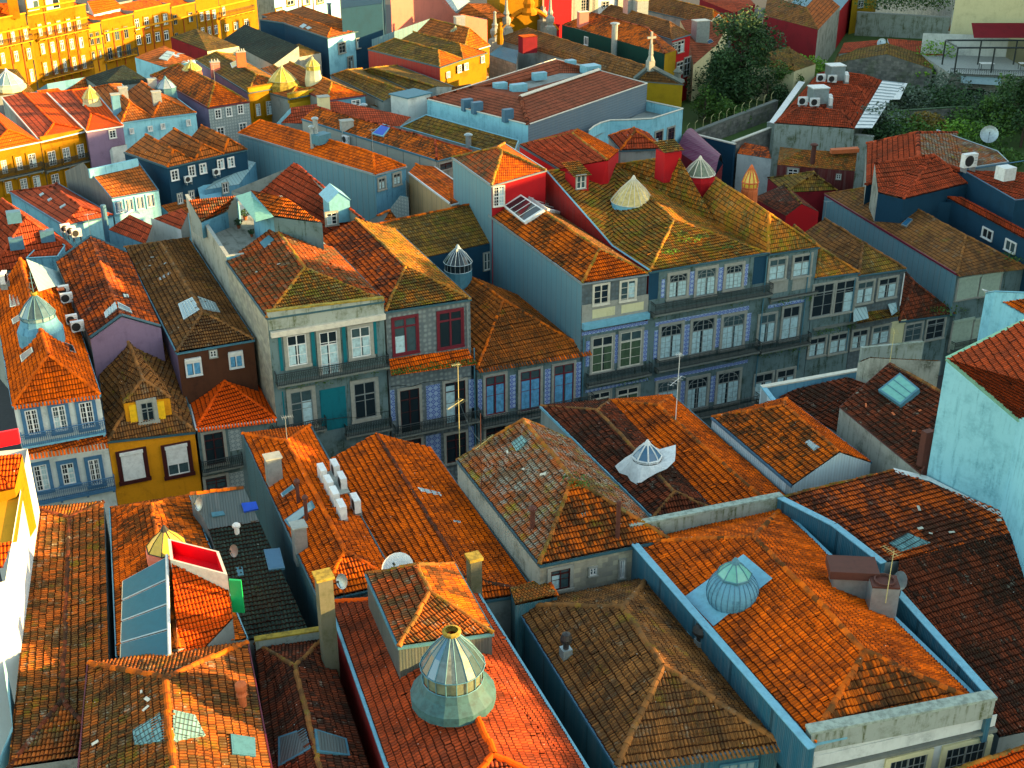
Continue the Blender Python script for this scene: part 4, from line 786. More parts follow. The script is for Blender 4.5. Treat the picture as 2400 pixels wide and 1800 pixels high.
s9f=fpl(FL,FR,R1)
for i,(x,y,r_) in enumerate(((1592,548,.9),(1608,560,1.2),(1640,552,1.0),(1570,590,.8),(1700,580,.8))):
    p=F1.hit(1600,600); q=fpl(F1.hit(1523,636),F1.hit(1800,594),R1).hit(x,y); bush(q,r_,.18,'','leaf_bright' if i%2 else 'leaf',150,'moss',.17,par=o9)['kind']='stuff'
q=slab('',[P(600,520,17.9),P(642,508,18.1),P(590,448,18.6),P(553,459,18.0)],rm='mint',w=(None,)*4,par=tb,rel=False)
# ================= front block =================
h=hipA('orange roof carrying a double row of air conditioners, dark metal side wall',9.,(749,1407),(930,1366),(809,1290),(673,1034),bl=(570,1017),br=(726,998),rm='t_orange',w=('p_grey','p_grey','c_teal'),gut='flash_dark',capm='t_orange'); B3=h
chimney(h.o,h.sl.hit(644,1128),1.0,.8,1.9,'galv',pots=0); chimney(h.o,h.sl.hit(704,1286),.8,.8,1.7,'galv')
skylight(h.o,h.sl,[(660,1160),(688,1138),(693,1146),(664,1168)],glass='zinc'); skylight(h.o,h.sl,[(668,1222),(733,1176),(741,1192),(680,1238)],glass='paleglass',frame='zinc')
flue(h.o,h.sl.hit(700,1180),.12,1.5,'rustmetal'); flue(h.o,h.sl.hit(719,1222),.12,1.6,'rustmetal')
d=(h.BR-h.FR).normalized(); aa=math.atan2(d.y,d.x)
for i,(x,y) in enumerate(((757,1130),(772,1158),(786,1185),(802,1216))): ac(h.sr.hit(x,y),aa,1.25,['farthest','second farthest','third','nearest'][i]+' white unit in the left row of four on the orange roof',fanside=1)
for i,(x,y) in enumerate(((787,1122),(803,1152),(835,1204))): ac(h.sr.hit(x,y)+ZU*.1,aa,1.25,['farthest','middle','nearest, separate'][i]+' white unit in the right row with dark fan side showing',fanside=-1)
c=MB(); q=h.sr.hit(790,1165); c.box(q+ZU*.12,d*3.2,DB*.9,ZU*.06); c.build('equipment_deck','cement',h.o)
h=hipA('wide orange roof with a dark mossy ridge between two houses',8.6,(965,1432),(1250,1388),(1090,1352),(882,1017),bl=(764,1082),br=(1008,1050),rm='t_orange',w='p_grey',gut='flash_dark',capm='t_dark'); B2=h
for px in ([(978,1145),(1030,1157),(1032,1161),(980,1149)],[(984,1150),(1033,1162),(1034,1166),(986,1154)],[(1062,1222),(1078,1225),(1079,1228),(1063,1226)]): 
    skylight(h.o,h.sr,px,'paleglass','white',.12,nm='glass_tile')
h=hipA('pale lichen covered hipped roof on a peeling plaster house',10.6,(1266,1323),(1565,1262),(1341,1122),(1227,984),bl=(1072,1078),rm=dict(l='t_pale',r='t_pale',f='t_orange2',b='t_pale'),w=('s_wall','p_old','p_old'),gut='flash_dark',capm='t_moss'); B1=h
win(h.o,h.f,(1290,1338,1334,1375),'darkdoor'); win(h.o,h.f,(1381,1331,1397,1345),'small'); win(h.o,h.f,(1452,1312,1462,1352),'small'); flue(h.o,h.sl.hit(1248,1240),.16,1.3,'rustmetal'); flue(h.o,h.sf.hit(1447,1262),.14,2.3,'rustmetal',1.0)
skylight(h.o,h.sl,[(1200,1040),(1225,1022),(1237,1036),(1212,1060)],'t_glass','t_glass',.13,nm='glass_tiles'); skylight(h.o,h.sf,[(1358,1200),(1376,1197),(1380,1211),(1361,1214)],'t_glass','t_glass',.04,nm='glass_tiles')
bush(h.sf.hit(1352,1130),.9,.3,'','leaf',160,'moss',.18,par=h.o)
h=hipA('dark brown double roof with a small white tarpaulin wrapped lantern',8.9,(1531,1212),(1665,1190),(1580,1152),(1400,962),bl=(1268,952),br=(1428,938),rm='t_dark',w='p_grey',gut='flash',capm='t_brown'); B7=h
lantern(h.o,h.sl.hit(1515,1088)-ZU*.25,.95,.75,.15,.95,n=8,flare=1.25,bm='galv',gm='skyglass',rm='white',rib=.06)
c=MB(); q=h.sl.hit(1515,1090); nn=h.sl.n if h.sl.n.z>0 else -h.sl.n; rs=[random.uniform(1.35,2.3) for k in range(16)]
def tp(k,r_,up):
    a=k%16/16*6.283; e=V((math.cos(a),math.sin(a),0))*r_; return q+e+ZU*(-(nn.x*e.x+nn.y*e.y)/nn.z+up) if up<.3 else q+e+ZU*up
for k in range(16): c.face([tp(k,1.0,.5),tp(k+1,1.0,.5),tp(k+1,rs[(k+1)%16],.13),tp(k,rs[k],.13)])
c.build('tarpaulin','white',h.o)
h=hipA('bright orange tiled roof with a clean straight ridge beside the dark double roof',8.9,(1690,1212),(1865,1185),(1790,1172),(1544,951),bl=(1428,938),br=(1575,927),rm='t_orange',w='p_grey',gut='flash_dark',capm='t_orange2'); B7b=h
h=hipA('orange gabled roof on a shed like house with white corrugated walls',9.7,(1857,1138),(2041,1084),(1968,1060),(1838,951),bl=(1669,978),gf=True,rm=dict(l='t_orange2',r='t_orange',f='t_orange',b='t_orange'),w=('c_white','c_white','c_white'),gut='duct',capm='t_orange2'); B8=h
skylight(h.o,h.sl,[(1886,1038),(1898,1032),(1922,1050),(1908,1058)],'paleglass','galv',.08,bars=4)
z=9.2; q=slab('low dark red brown roof between the corrugated shed and the skylight roof',[P(1990,1030,8.4),P(1812,925,8.4),P(1985,885,10.),P(2080,920,10.)],rm='t_dark',w=('p_grey','c_white','p_grey','p_grey')); 
q=slab('dark weathered roof slope with a large tilted glass skylight and plaster wall',[P(2158,1112,10.6),P(1968,956,10.6),P(2085,852,12.6),P(2225,930,12.6)],rm='t_dark',w=('p_old','p_old','p_grey','p_grey'),cap=((2,3),),capm='t_brown',gut='rustmetal'); B9=q
skylight(q.o,q.s,[(2060,922),(2111,882),(2157,920),(2112,958)],'domegreen','zinc',.35,bars=2)
q=slab('small dark brown roof end behind the skylight roof',[P(2095,868,11.),P(2011,850,11.),P(2040,838,12.),P(2205,846,12.)],rm='t_brown',w='p_old')
a,b_=P(1783,906,9.5),P(2009,866,9.5); w_=thing('parapet_wall','long low grey wall with bright white coping in front of the street row','wall',a); parapet(w_,a,b_,5,.35,'p_blue',.12,'offwhite',inward=-DA); parapet(w_,P(1855,1000,9.2),a,5,.3,'c_white',.1,'flash')
w_=thing('parapet_wall','mottled grey and black plaster wall stub above the dark roofs','wall',P(2020,870,10)); parapet(w_,P(2017,812,10.5),P(2162,798,10.5),3.2,.3,'p_mossy')
# ---- house with blue metal dome
z=10.2; h=hipA('orange tiled roof with blue metal dome skylight between mossy parapets',z,(1905,1738),(2294,1650),(2025,1524),(1770,1258),bl=(1488,1272),br=(1828,1195),rm=dict(l='t_orange',r='t_orange',f='t_orange2',b='t_orange'),cw=.24,rh=.42,w=('p_white','c_sky','c_sky'),gut='flash',ew=.32,capm='t_orange2',cr=.17); B4=h
parapet(h.o,P(1471,1228,z+1.0),P(1826,1158,z+1.0),2.2,.4,'p_mossy',.14,'lichen',inward=-DA); parapet(h.o,P(1902,1722,z+.55),P(2334,1640,z+.55),1.15,.55,'p_mossy',.16,'lichen',inward=DA)
for a,b_ in ((P(1467,1259,z+.45),P(1897,1757,z+.45)),(P(1823,1168,z+1.0),P(1950,1232,z+1.)),(P(1950,1232,z+1.),P(2066,1322,z+.9)),(P(2098,1388,z+.5),P(2322,1640,z+.4))):
    d=(b_-a).normalized(); n=V((d.y,-d.x,0)); n=n if n.dot(DB)>0 else -n; c=MB(); c.box(a-ZU*2.8,b_-a,n*.3,ZU*2.8); k=c.build('side_parapet','c_sky',h.o); c=MB(); c.box(a-n*.08,b_-a,n*.46,ZU*.07); c.build('coping','flash',k)
sty('bottomwin',fr='wood_grey',nx=6,nz=3,tr=0,sw=.3,su='p_cream'); wins(h.o,h.f,[(2085,1784,2160,1830),(2218,1755,2297,1800)],'bottomwin'); panel(h.o,h.f,(1908,1772,2330,1700),'p_white','frieze',.05)
band(h.o,h.f,(1908,1795),(2330,1708),.18,'granite_d','cornice',.25)
c=MB(); pp=[h.sl.hit(*x)+h.sl.n*.16 for x in ((1607,1402),(1744,1303),(1812,1360),(1674,1472))]; c.face(pp); c.build('metal_sheet','flash',h.o)
lantern(h.o,h.sl.hit(1716,1398)-ZU*.35,1.15,1.75,.12,.75,n=8,flare=1.2,bm='p_blue',gm='domegreen',rm='zinc',rib=.035,bulge=True,down=.8)
c=MB(); q=h.sl.hit(1716,1398)-ZU*.35
for k in range(26):
    c=MB(); a=k/26*6.283; e=V((math.cos(a),math.sin(a),0)); pr=[(1.15*q_+.012,1.75*z_) for q_,z_ in ((1.1,0),(1.19,.12),(1.25,.28),(1.26,.42),(1.22,.58),(1.14,.72),(1.03,.84),(.92,.93),(.8,.99))]; c.path([q+e*r_+ZU*z_ for r_,z_ in pr],.018,3); c.build('dome_seam','duct',h.o)
q=h.sr.hit(1990,1385); C=MB(); C.cbox(q-ZU*1,2.2,1.2,2.3,AB-.5); k=C.build('chimney','galv',h.o); C=MB(); C.cbox(q+ZU*1.31,2.7,1.7,.5,AB-.5); C.build('chimney_cap','rustmetal',k)
q=h.sr.hit(2062,1432); C=MB(); C.cbox(q-ZU*1,1.5,1.2,2.9,AB-.5); k=C.build('chimney','galv',h.o); C=MB(); C.cbox(q+ZU*1.91,1.5,1.2,.12,AB-.5); C.lathe(q+ZU*2.04,[(.55,0),(.6,.1),(.5,.12)],14); C.build('chimney_cap','rustmetal',k)
dish(P(2112,1372,11.5),.55,200,'grey satellite dish beside the chimney of the domed orange roof','galv',20,.3); antenna(P(2080,1385,12.4),2.6,'thin crooked aerial standing over the mottled dark red roof',120)
# ---- brown hipped roof
z=8.8; h=hipA('large brown hipped roof with two black ball vents and dark blue metal walls',z,(1444,1795),(1826,1742),(1555,1561),(1460,1423),bl=(1208,1418),br=(1519,1356),rm='t_brown',cw=.18,rh=.5,w=('c_teal','c_sky','c_teal'),et=1,gut='duct',capm='t_brown',cr=.17); B6=h
q=slab('',[P(1283,1357,z+.1),P(1196,1380,z+.1),P(1208,1418,z+.9),P(1306,1398,z+.9)],rm='t_moss',w=('c_teal',)*4,par=h.o); e=MB(); eavetiles(e,q.pts[1],q.pts[0],DA,L=.3); caps(e,q.pts[0],q.pts[3]); e.build('eave_tiles','t_orange',q.roof)
sty('factory',fr='zinc',nx=4,nz=2,tr=0,sw=.1,su='zinc',gl='paleglass'); win(h.o,h.f,(1690,1792,1765,1840),'factory')
for i,(s,x,y,r_) in enumerate(((h.sl,1326,1538,.33),(h.sr,1641,1518,.5))):
    p=s.hit(x,y); c=MB(); c.cbox(p-ZU*.6,.55,.55,1.15,AB); k=c.build('vent_base','galv',h.o); c=MB(); c.lathe(p,[(r_*.5,.55),(r_*.5,.8),(r_*.95,1.0),(r_,1.2),(r_*.7,1.5),(0,1.6)],12); c.build('vent_ball','tableblack',k)
for x,y in ((1606,1470),(1622,1492)): q=h.sr.hit(x,y); addbox(h.o,'roof_box','flash',q,.45,.45,.3,AB)
# ---- red walled house with the big lantern
z=9.2; h=hipA('bright orange red roof with red metal side wall and a tall tiled roof pavilion',z,(975,1975),(1440,1912),(1158,1768),(985,1395),bl=(776,1412),br=(1112,1385),rm='t_red',cw=.22,rh=.36,w=('p_red','c_teal','c_red'),gut='flash',ew=.2,capm='t_bright',cr=.17); B5=h
Q=h.sl.hit(945,1590); pp=Pl(Q,DB); v=hipA('',pp,(934,1513),(1153,1482),(1007,1388),(978,1325),bl=(859,1345),rm=dict(l='t_mixed',r='t_orange2',f='t_mottle',b='t_mixed'),w=('c_corr','c_corr','c_corr'),par=h.o,base=z,gut='zinc',capm='t_moss',rh=.42)
lantern(h.o,P(1062,1618,11.4),1.5,.85,.8,1.75,n=18,flare=1.42,bm='copper',gm='coneglass',dm='oldglass',rm='zinc',rib=.025,down=.5,top=.3,mix=['coneglass','skyglass','dirtyglass','coneglass','glass_dim','rustglass'])
# stacks round it
pt=P(770,1500,9.5); c=thing('masonry_pillar','tall mossy masonry chimney pillar with a yellow lit top','chimney',pt); addbox(c,'stack','p_pillar',pt-ZU*3,.8,.8,7.2,AB); addbox(c,'stack_cap','goldlichen',pt+ZU*4.21,1.0,1.0,.15,AB)
pt=B2.sr.hit(1112,1376)-ZU*1.; c=thing('masonry_pillar','round topped cement chimney pillar beside the tiled roof pavilion','chimney',pt); addbox(c,'stack','p_pillar',pt-ZU*1,.7,.7,4.0,AB); addbox(c,'stack_cap','goldlichen',pt+ZU*3.01,.85,.85,.2,AB)
dish(P(935,1345,11.6),.95,250,'big white satellite dish behind the tiled roof pavilion','white',52,.3); dish(P(805,1372,11.),.45,230,'small grey satellite dish by the mossy pillar','galv',20,.3)
# ---- bottom left
z=9.6; h=hipA('mottled orange brown roof with patches of glass tiles and a magenta edge',z,(182,1862),(645,1862),(409,1850),(388,1589),bl=(209,1556),br=(578,1507),rm='t_mottle',w='p_wine',gut='magenta',cw=.2,rh=.5,capm='t_orange2',rise=1.9,cr=.17); L5=h
L5s=h
for s,px in ((h.sl,[(314,1715),(386,1668),(388,1740),(318,1750)]),(h.sr,[(404,1668),(455,1680),(480,1728),(405,1742)])): skylight(h.o,s,px,'t_glass','t_glass',.13,nm='glass_tiles')
skylight(h.o,h.sr,[(539,1724),(596,1733),(598,1777),(543,1770)],'zinc','zinc',.12); q=h.sr.hit(570,1655); c=MB(); c.lathe(q,[(.2,-.4),(.2,.7),(.3,.75),(.22,.9),(.3,1.15),(.3,1.4),(.12,1.55),(0,1.6)],10); c.build('chimney_pot','clay',h.o)
h=hipA('narrow dark brown roof squeezed between the magenta edge and the red wall',7.6,(640,1862),(885,1862),(762,1850),(692,1561),bl=(598,1508),br=(760,1491),rm='t_dark',w='p_grey',gut=None,rise=1.3,cw=.2,rh=.5,capm='t_brown'); L6=h
for s,px in ((h.sl,[(655,1730),(720,1708),(735,1755),(655,1800)]),(h.sr,[(735,1712),(810,1735),(818,1775),(742,1765)])): skylight(h.o,s,px,'c_corr','zinc',.13,nm='corrugated_sheet')
a,b_=P(598,1503,8.4),P(758,1478,8.4); w_=thing('parapet_wall','low wall with golden lichen behind the narrow dark roof','wall',a); parapet(w_,a,b_,3,.3,'p_mossy',.1,'goldlichen',inward=DA)
z=8.2; q=slab('dark green black roof slope with two small skylights, lower part',[P(575,1503,7.9),P(722,1477,7.9),P(607,1222,8.9),P(489,1240,8.9)],rm='t_black',w='p_grey',capm='t_dark',cap=((2,3),),cw=.26); L4=q
skylight(q.o,q.s,[(618,1292),(656,1288),(668,1335),(630,1340)],'skyglass','duct',.15); skylight(q.o,q.s,[(552,1332),(568,1330),(572,1350),(558,1352)],'zinc','zinc',.08); flue(q.o,q.s.hit(556,1252),.16,.5,'white')
q=slab('grey corrugated sheet roof with a blue hatch behind the green black roof',[P(489,1240,9.0),P(607,1222,9.0),P(572,1143,10.2),P(446,1158,10.2)],rm='c_corr',w='p_grey',rel=False,cap=((2,3),),capm='t_orange2'); 
skylight(q.o,q.s,[(566,1182),(600,1178),(606,1195),(572,1202)],'bluelid','bluelid',.15); skylight(q.o,q.s,[(495,1203),(523,1199),(528,1208),(498,1213)],'zinc','zinc',.1)
z=8.4; h=hipA('narrow orange roof with yellow glass lantern, blue flashing and solar panels',z,(276,1540),(577,1498),(418,1520),(355,1182),bl=(260,1190),br=(440,1162),rm='t_orange2',w='p_grey',gut='flash',capm='t_orange2',rh=.42,rise=1.6); L3=h
lantern(h.o,P(388,1262,11.2)-ZU*.9,1.15,.35,.0,1.15,n=8,flare=1.15,bm='p_pink',gm='yellowglass',rm='dark',rib=.03,down=.8)  # sunlight's yellow on the facets is put into the glass colour
# red box room
zb=11.9; bx=[P(393,1262,zb),P(513,1292,zb),P(533,1347,zb),P(399,1312,zb)]; c=MB(); cen=sum(bx,V((0,0,0)))/4; inn=[p.lerp(cen,.12) for p in bx]
for i in range(4):
    j=(i+1)%4; c.face([bx[i],bx[j],bx[j]-ZU*3.5,bx[i]-ZU*3.5]); c.face([bx[i],inn[i],inn[j],bx[j]])
k=c.build('roof_well','offwhite',h.o); c=MB()
for i in range(4): j=(i+1)%4; c.face([inn[i],inn[j],inn[j]-ZU*.9,inn[i]-ZU*.9])
c.face([p-ZU*.9 for p in inn]); c.build('red_lining','redpanel',k)
q=slab('',[P(468,1530,9.6),P(545,1450,10.1),P(532,1350,11.3),P(402,1315,11.5),P(418,1540,9.9)],rm='t_bright',w=('p_grey',)*5,base=z,par=h.o,rh=.3)
c=MB(); c.box(P(545,1435,9.6),P(573,1437,9.6)-P(545,1435,9.6),V((0,.15,0)),ZU*2.2); c.build('green_panel','greenpanel',h.o)
arr=[P(290,1362,10.2),P(392,1306,11.5),P(398,1540,9.9),P(284,1562,8.9)]
for i in range(4):
    f0,f1=i/4+.012,(i+1)/4-.012; a=arr[0].lerp(arr[3],f0); b_=arr[1].lerp(arr[2],f0); c_=arr[1].lerp(arr[2],f1); d=arr[0].lerp(arr[3],f1); n=(b_-a).cross(d-a).normalized(); n=n if n.z>0 else -n
    t=thing('solar_panel','blue solar water panel, '+['farthest','second','third','nearest'][i]+' of four in a column on the narrow orange roof','solar panel',(a+c_)/2,'solar panels in a column'); m=MB(); m.face([a+n*.1,b_+n*.1,c_+n*.1,d+n*.1]); m.build('glass_cover','solar',t); m=MB()
    for p,q2 in ((a,b_),(b_,c_),(c_,d),(d,a)): m.tube(p+n*.06,q2+n*.06,.05,n=4)
    for p in (a,b_,c_,d): m.tube(p,p-ZU*.9,.03,n=4)
    m.build('frame','galv',t)
c=MB(); c.tube(arr[1]+ZU*.15,arr[2]+ZU*.15,.09,n=8); c.build('solar_pipe','white',h.o)
z=8.6; h=hipA('long narrow orange brown roof lit at the top, next to the white wall',z,(20,1800),(262,1765),(146,1643),(163,1213),bl=(82,1192),br=(243,1176),rm='t_mottle',w='p_grey',gut=None,rh=.42,capm='t_dark',cr=.16); L2_=h
# bright wall building at the left edge
zb=16.; a,b_=P(62,1050,zb),P(-30,1420,zb); o=thing('white_building','tall white building at the left edge with sunlit side wall and red terraces','building',(a+b_)/2-ZU*zb+ZU*GZ)
wall(o,[P(64,1050,13.5),P(12,1360,13.5)],'p_brightwhite'); wall(o,[P(12,1360,13.5),P(-120,1400,13.5)],'p_brightwhite'); wall(o,[P(64,1050,13.5),P(-60,1062,13.5)],'p_brightwhite')
q=slab('',[P(34,1145,14.),P(-40,1160,14.),P(-40,1072,15.2),P(52,1065,15.2)],rm='t_bright',w=('p_yellow',)*4,base=10,par=o); q=slab('',[P(8,1330,13.4),P(-40,1340,13.4),P(-40,1280,14.2),P(30,1270,14.2)],rm='t_bright',w=(None,)*4,par=o)
q=slab('',[P(40,1270,13.3),P(-60,1285,13.3),P(-60,1150,13.3),P(58,1140,13.3)],rm='p_ochre',w=(None,)*4,par=o,rel=False); c=MB(); c.box(P(-30,1055,15.),P(46,1040,15.)-P(-30,1055,15.),V((0,.2,0)),ZU*1.0); c.build('red_screen','redpanel',o)
wall(o,[P(0,1500,11.),P(28,1700,9.),P(-30,1850,8)],'p_cyan',nm='lower_wall')
# ---- right: big mottled roof and pale blue wall house
def spl(p,pitch,u=DB):
    a=math.radians(pitch); d=V((-u.y,u.x,0)); d=d if d.y>0 else -d; return Pl(p,u,d*math.cos(a)+ZU*math.sin(a))
s=spl(P(2110,1316,9.3),10); pu=[s.hit(*x) for x in ((2106,1314),(2400,1243),(2460,1240),(2093,1101),(1822,1170),(1960,1240),(2064,1318))]
q=slab('vast mottled dark red roof with replaced orange tiles and a white flashing strip',[pu[0],pu[1],pu[2],pu[3],pu[4],pu[6]],rm='t_patch',w=(None,None,'p_grey','p_grey','p_grey','p_grey'),cap=((3,4),),capm='t_moss',rel=True); B11=q
skylight(q.o,s,[(2082,1275),(2125,1252),(2180,1275),(2112,1295)],'t_glass','t_glass',.13,nm='glass_tiles')
s2=spl(P(2110,1322,9.3),20); q=slab('dark slatey red roof with strong horizontal tile rows at the right edge',[s2.hit(2342,1728),s2.hit(2520,1690),s2.hit(2440,1232),s2.hit(2106,1316),s2.hit(2101,1390)],rm='t_dark',w=('p_grey',)*5,rel=True,rh=.5); B11b=q
a,b_=s.hit(2173,1112),s.hit(2400,1228); wp=vpl(a,b_); A1,A2,A3,A4=wp.hit(2218,842),wp.hit(2286,900),wp.hit(2391,989),wp.hit(2440,1030)
o=thing('blue_house','tall pale blue rendered house with green edged red roof at the right edge','house',a-ZU*(a.z-GZ)); wall(o,[A1,A2,A3,A4],'p_cyan')  # white wall, its pale blue is shade tint put into the colour
c=MB(); c.path([A1+ZU*.05,A2+ZU*.05,A3+ZU*.05,A4+ZU*.05],.16,4); T1=P(2400,752,A1.z+3.2); c.tube(A1+ZU*.05,T1,.14,n=4); c.build('green_edge','mint',o)
PX=P(2560,940,A1.z+3.2); wall(o,[A4,PX],'p_cyan'); wall(o,[PX,T1],'p_cyan'); wall(o,[T1,A1],'p_cyan'); r=MB(); roofface(r,[A1,A4,P(2560,940,A1.z+3.2),T1],True,.2,.4); r.build('roof','t_red',o)
c=MB(); pts=[s.hit(*x)+ZU*.06 for x in ((2093,1098),(2175,1118),(2290,1176),(2400,1228),(2440,1250),(2440,1262),(2398,1240),(2300,1190),(2180,1130),(2100,1110))]
for i in range(4): c.face([pts[i],pts[i+1],pts[8-i],pts[9-i]])
c.build('flashing','white',o)
c=addbox(o,'side_duct','rustmetal',P(2160,1105,10.3)-ZU*.3,.7,.5,3.4,AB)
q=slab('pale blue wall with a bright orange tiled roof behind the green edged house',[P(2310,688,13.2),P(2440,760,13.2),P(2480,690,15),P(2332,684,14)],rm='t_orange',w=('p_cyan','p_cyan','p_cyan','p_cyan'),gut='flash')
s=spl(P(2230,1830,8.0),18); q=slab('lit red and yellow tiled roof corner at the bottom right',[s.hit(2160,1830),s.hit(2480,1830),s.hit(2480,1725),s.hit(2402,1752)],rm='t_bright',w='p_grey',rel=True,capm='t_gold',cap=((3,0),))
dish(P(552,1300,8.9),.4,230,'small grey dish on the green black roof beside the red lined well','galv',20,.3); dish(P(470,1188,9.8),.45,220,'grey dish on the left end of the corrugated sheet roof','galv',25,.2)
antenna(P(1078,1085,9.5),7.6,'very tall straw coloured aerial mast beside the lichen covered roof',200,((.99,.6,6),(.62,1.8,11))); antenna(P(1128,1130,11.3),5,'rusty aerial mast on the left edge of the lichen covered roof',60,((.55,2.2,12),),mm='rustmetal')
antenna(P(1585,960,11),4.5,'white bent aerial in front of the blue tiled balcony',200,((.98,.5,4),(.55,1.8,5)),mat='white',mm='white')
gull(P(2308,688,13.3),2.5,label='gull standing on the pale blue wall at the right')
# ================= roofs behind the street row, left =================
h=hipA('red roof with three blue boxes on it at the left edge',10.,(-22,642),(192,598),(58,510),(5,466),rm='t_farred',w='p_grey',capm='t_farred',rel=True); Ma=h
for x,y in ((40,578),(112,560),(34,516)): addbox(h.o,'roof_box','duct',h.sf.hit(x,y)-ZU*.2,1.3,.9,1.1,AB)
slab('little red gable with pale blue edge in front of the long red roof',[P(62,606,10.9),P(134,602,10.9),P(152,576,11.2),P(111,556,11.9)],rm='t_farred',w='p_blue',gut='flash')
h=hipA('long dull red roof with three tiny skylights beside a blue gutter',10.6,(150,528),(264,504),(190,485),(125,437),bl=(24,450),rm='t_farred',w=('p_cyan','p_grey','p_blue'),gut='duct'); Mb=h
for px in ([(92,457),(101,452),(104,455),(95,461)],[(111,469),(120,464),(123,467),(114,473)],[(140,486),(153,478),(155,482),(142,490)]): skylight(h.o,h.sl,px,'paleglass','galv',.08)
for i in range(3): ac(P(155+13*i,548+6*i,9.8),AB+.2,1.1,['leftmost','middle','rightmost'][i]+' of three white units in the gutter behind the gabled roof')
q=slab('small red roof with white gable wall where a gull flies over',[P(341,572,10.),P(254,538,10.),P(304,503,11.6),P(357,528,11.6)],rm='t_farred',w=('p_blue','p_cyan','p_grey','p_grey')); flue(q.o,P(249,535,10),.3,2.2,'duct',1.0,2)
q=slab('narrow red roof above a pale plain wall at the grey house end',[P(424,538,10.6),P(360,512,10.6),P(425,488,12),P(440,500,12)],rm='t_farred',w=('p_brightwhite','p_white','p_grey','p_grey'))
wall(q.o,[P(353,510,11.2),P(424,538,10.5)],'p_white')
q=slab('orange single slope roof over a band of four dark glazed windows',[P(262,466,11.5),P(372,447,11.5),P(320,374,13.6),P(206,399,13.6)],rm='t_far',w=('p_cyan','p_cyan','p_blue','c_wood'),gut='duct',rel=False); sty('band',fr='white',nx=3,nz=1,tr=0,sw=.1,su='p_cyan',gl='skyglass')
wins(q.o,q.f,[(267,474,288,498),(292,468,313,493),(317,462,338,488),(342,457,363,483)],'band'); parapet(q.o,P(206,396,14.),P(320,371,14.),1.,.3,'p_cyan')
wall(q.o,[P(152,401,12.),P(195,380,14),P(262,466,11.4)],'c_wood',nm='clad_wall')
# dark blue triple roof
ob=thing('townhouse','dark blue walled house with three parallel orange hipped roofs','house',P(480,420,2)); z=13.4; pts=[(393,392),(457,377),(524,361),(578,350)]
for i,(r1,r2) in enumerate((((407,351),(342,315)),((475,338),(407,301)),((537,325),(472,293)))):
    h=hipA('',z,pts[i],pts[i+1],r1,r2,rm='t_far',w='p_navy',par=ob,capm='t_orange2',gut='flash_dark',rise=1.5)
pf=vpl(P(393,392,z),P(578,350,z)); sty('bluewin',fr='white',nx=2,nz=3,tr=0,sw=.08,su='white'); wins(ob,pf,[(400,401,418,420),(441,391,457,411),(467,386,483,404),(509,376,524,394),(533,371,548,389)],'bluewin')
for i,(x,y) in enumerate(((437,425),(503,408))): ac(pf.hit(x,y)+pf.n*.4,math.atan2(pf.u.y,pf.u.x),0.95,['left','right'][i]+' grey white unit hanging on the dark blue wall',stand=0)
a,b_=pf.hit(372,440)+pf.n*2.2,pf.hit(578,392)+pf.n*2.2; a.z=b_.z=8.5; q=slab('pale blue lower house with a brown roof strip below the dark blue wall',[a,b_,b_-pf.n*2.2+ZU*.8,a-pf.n*2.2+ZU*.8],rm='t_far',w='p_cyan'); wins(q.o,q.f,[(415,455,428,475),(442,449,455,469),(520,430,535,450)],'small')
c=MB()
for x0,y0,x1,y1 in ((470,445,520,470),(535,412,585,437)): c.box(P(x0,y1,9.2),P(x1,y1-8,9.2)-P(x0,y1,9.2),V((-.6,1.6,1.1)),ZU*.1)
c.build('metal_awning','flash',q.o)
# yellow facades left edge
h=hipA('yellow facade house with red roof, bright lit strip and balustrade parapet',13.,(95,331),(205,305),(127,290),(54,217),bl=(5,228),br=(111,217),rm=dict(l='t_farred',r='t_bright',f='t_bright',b='t_farred'),w=('p_yellow','p_violet','p_grey'),gut='white',capm='t_bright'); M4=h  # lit strip is painted: sunward slopes get a brighter tile colour
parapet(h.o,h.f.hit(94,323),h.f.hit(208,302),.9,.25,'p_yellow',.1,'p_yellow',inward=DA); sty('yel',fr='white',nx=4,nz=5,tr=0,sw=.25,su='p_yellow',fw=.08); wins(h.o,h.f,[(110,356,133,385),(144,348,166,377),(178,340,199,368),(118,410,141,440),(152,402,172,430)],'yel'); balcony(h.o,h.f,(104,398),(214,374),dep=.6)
h=hipA('yellow facade house with orange lit roof cut by the left edge',13.,(-30,356),(93,331),(19,304),(-45,232),rm=dict(l='t_farred',r='t_bright',f='t_bright',b='t_farred'),w=('p_yellow','p_violet','p_grey'),gut='white',capm='t_bright'); wins(h.o,h.f,[(0,377,19,405),(35,369,54,397),(64,362,87,391),(10,427,30,450),(45,420,66,445),(75,413,96,438)],'yel'); balcony(h.o,h.f,(-30,424),(98,398),dep=.6)  # sunlight put into colour: brighter tiles on the sunward slopes
h=hipA('dark red roof with a small yellow lantern between white flashings',13.2,(203,307),(288,294),(214,263),(168,212),bl=(111,217),br=(214,206),rm=dict(l='t_farred',r='t_bright',f='t_bright',b='t_farred'),w='p_violet',gut='white',capm='t_bright'); win(h.o,h.f,(255,306,272,322),'bluewin')  # right and front slopes coloured brighter to stand for sun
lantern(h.o,h.sr.hit(216,246)-ZU*.3,1.1,.8,.5,1.3,n=12,bm='p_cream',gm='yellowglass',rm='straw',dm='p_cream')
slab('small red hipped roof below the violet wall',[P(214,370,9.5),P(292,338,9.5),P(250,323,10.6),P(225,332,10.6)],rm='t_farred',w='p_cyan')
slab('small brown roof with white gable beside the dark blue house',[P(250,362,9.8),P(297,352,9.8),P(297,338,10.8),P(262,345,10.8)],rm='t_far',w='p_white')
ob=thing('townhouse','white blue walled house with two orange hipped roofs and four small windows','house',P(370,300,2)); z=13.2
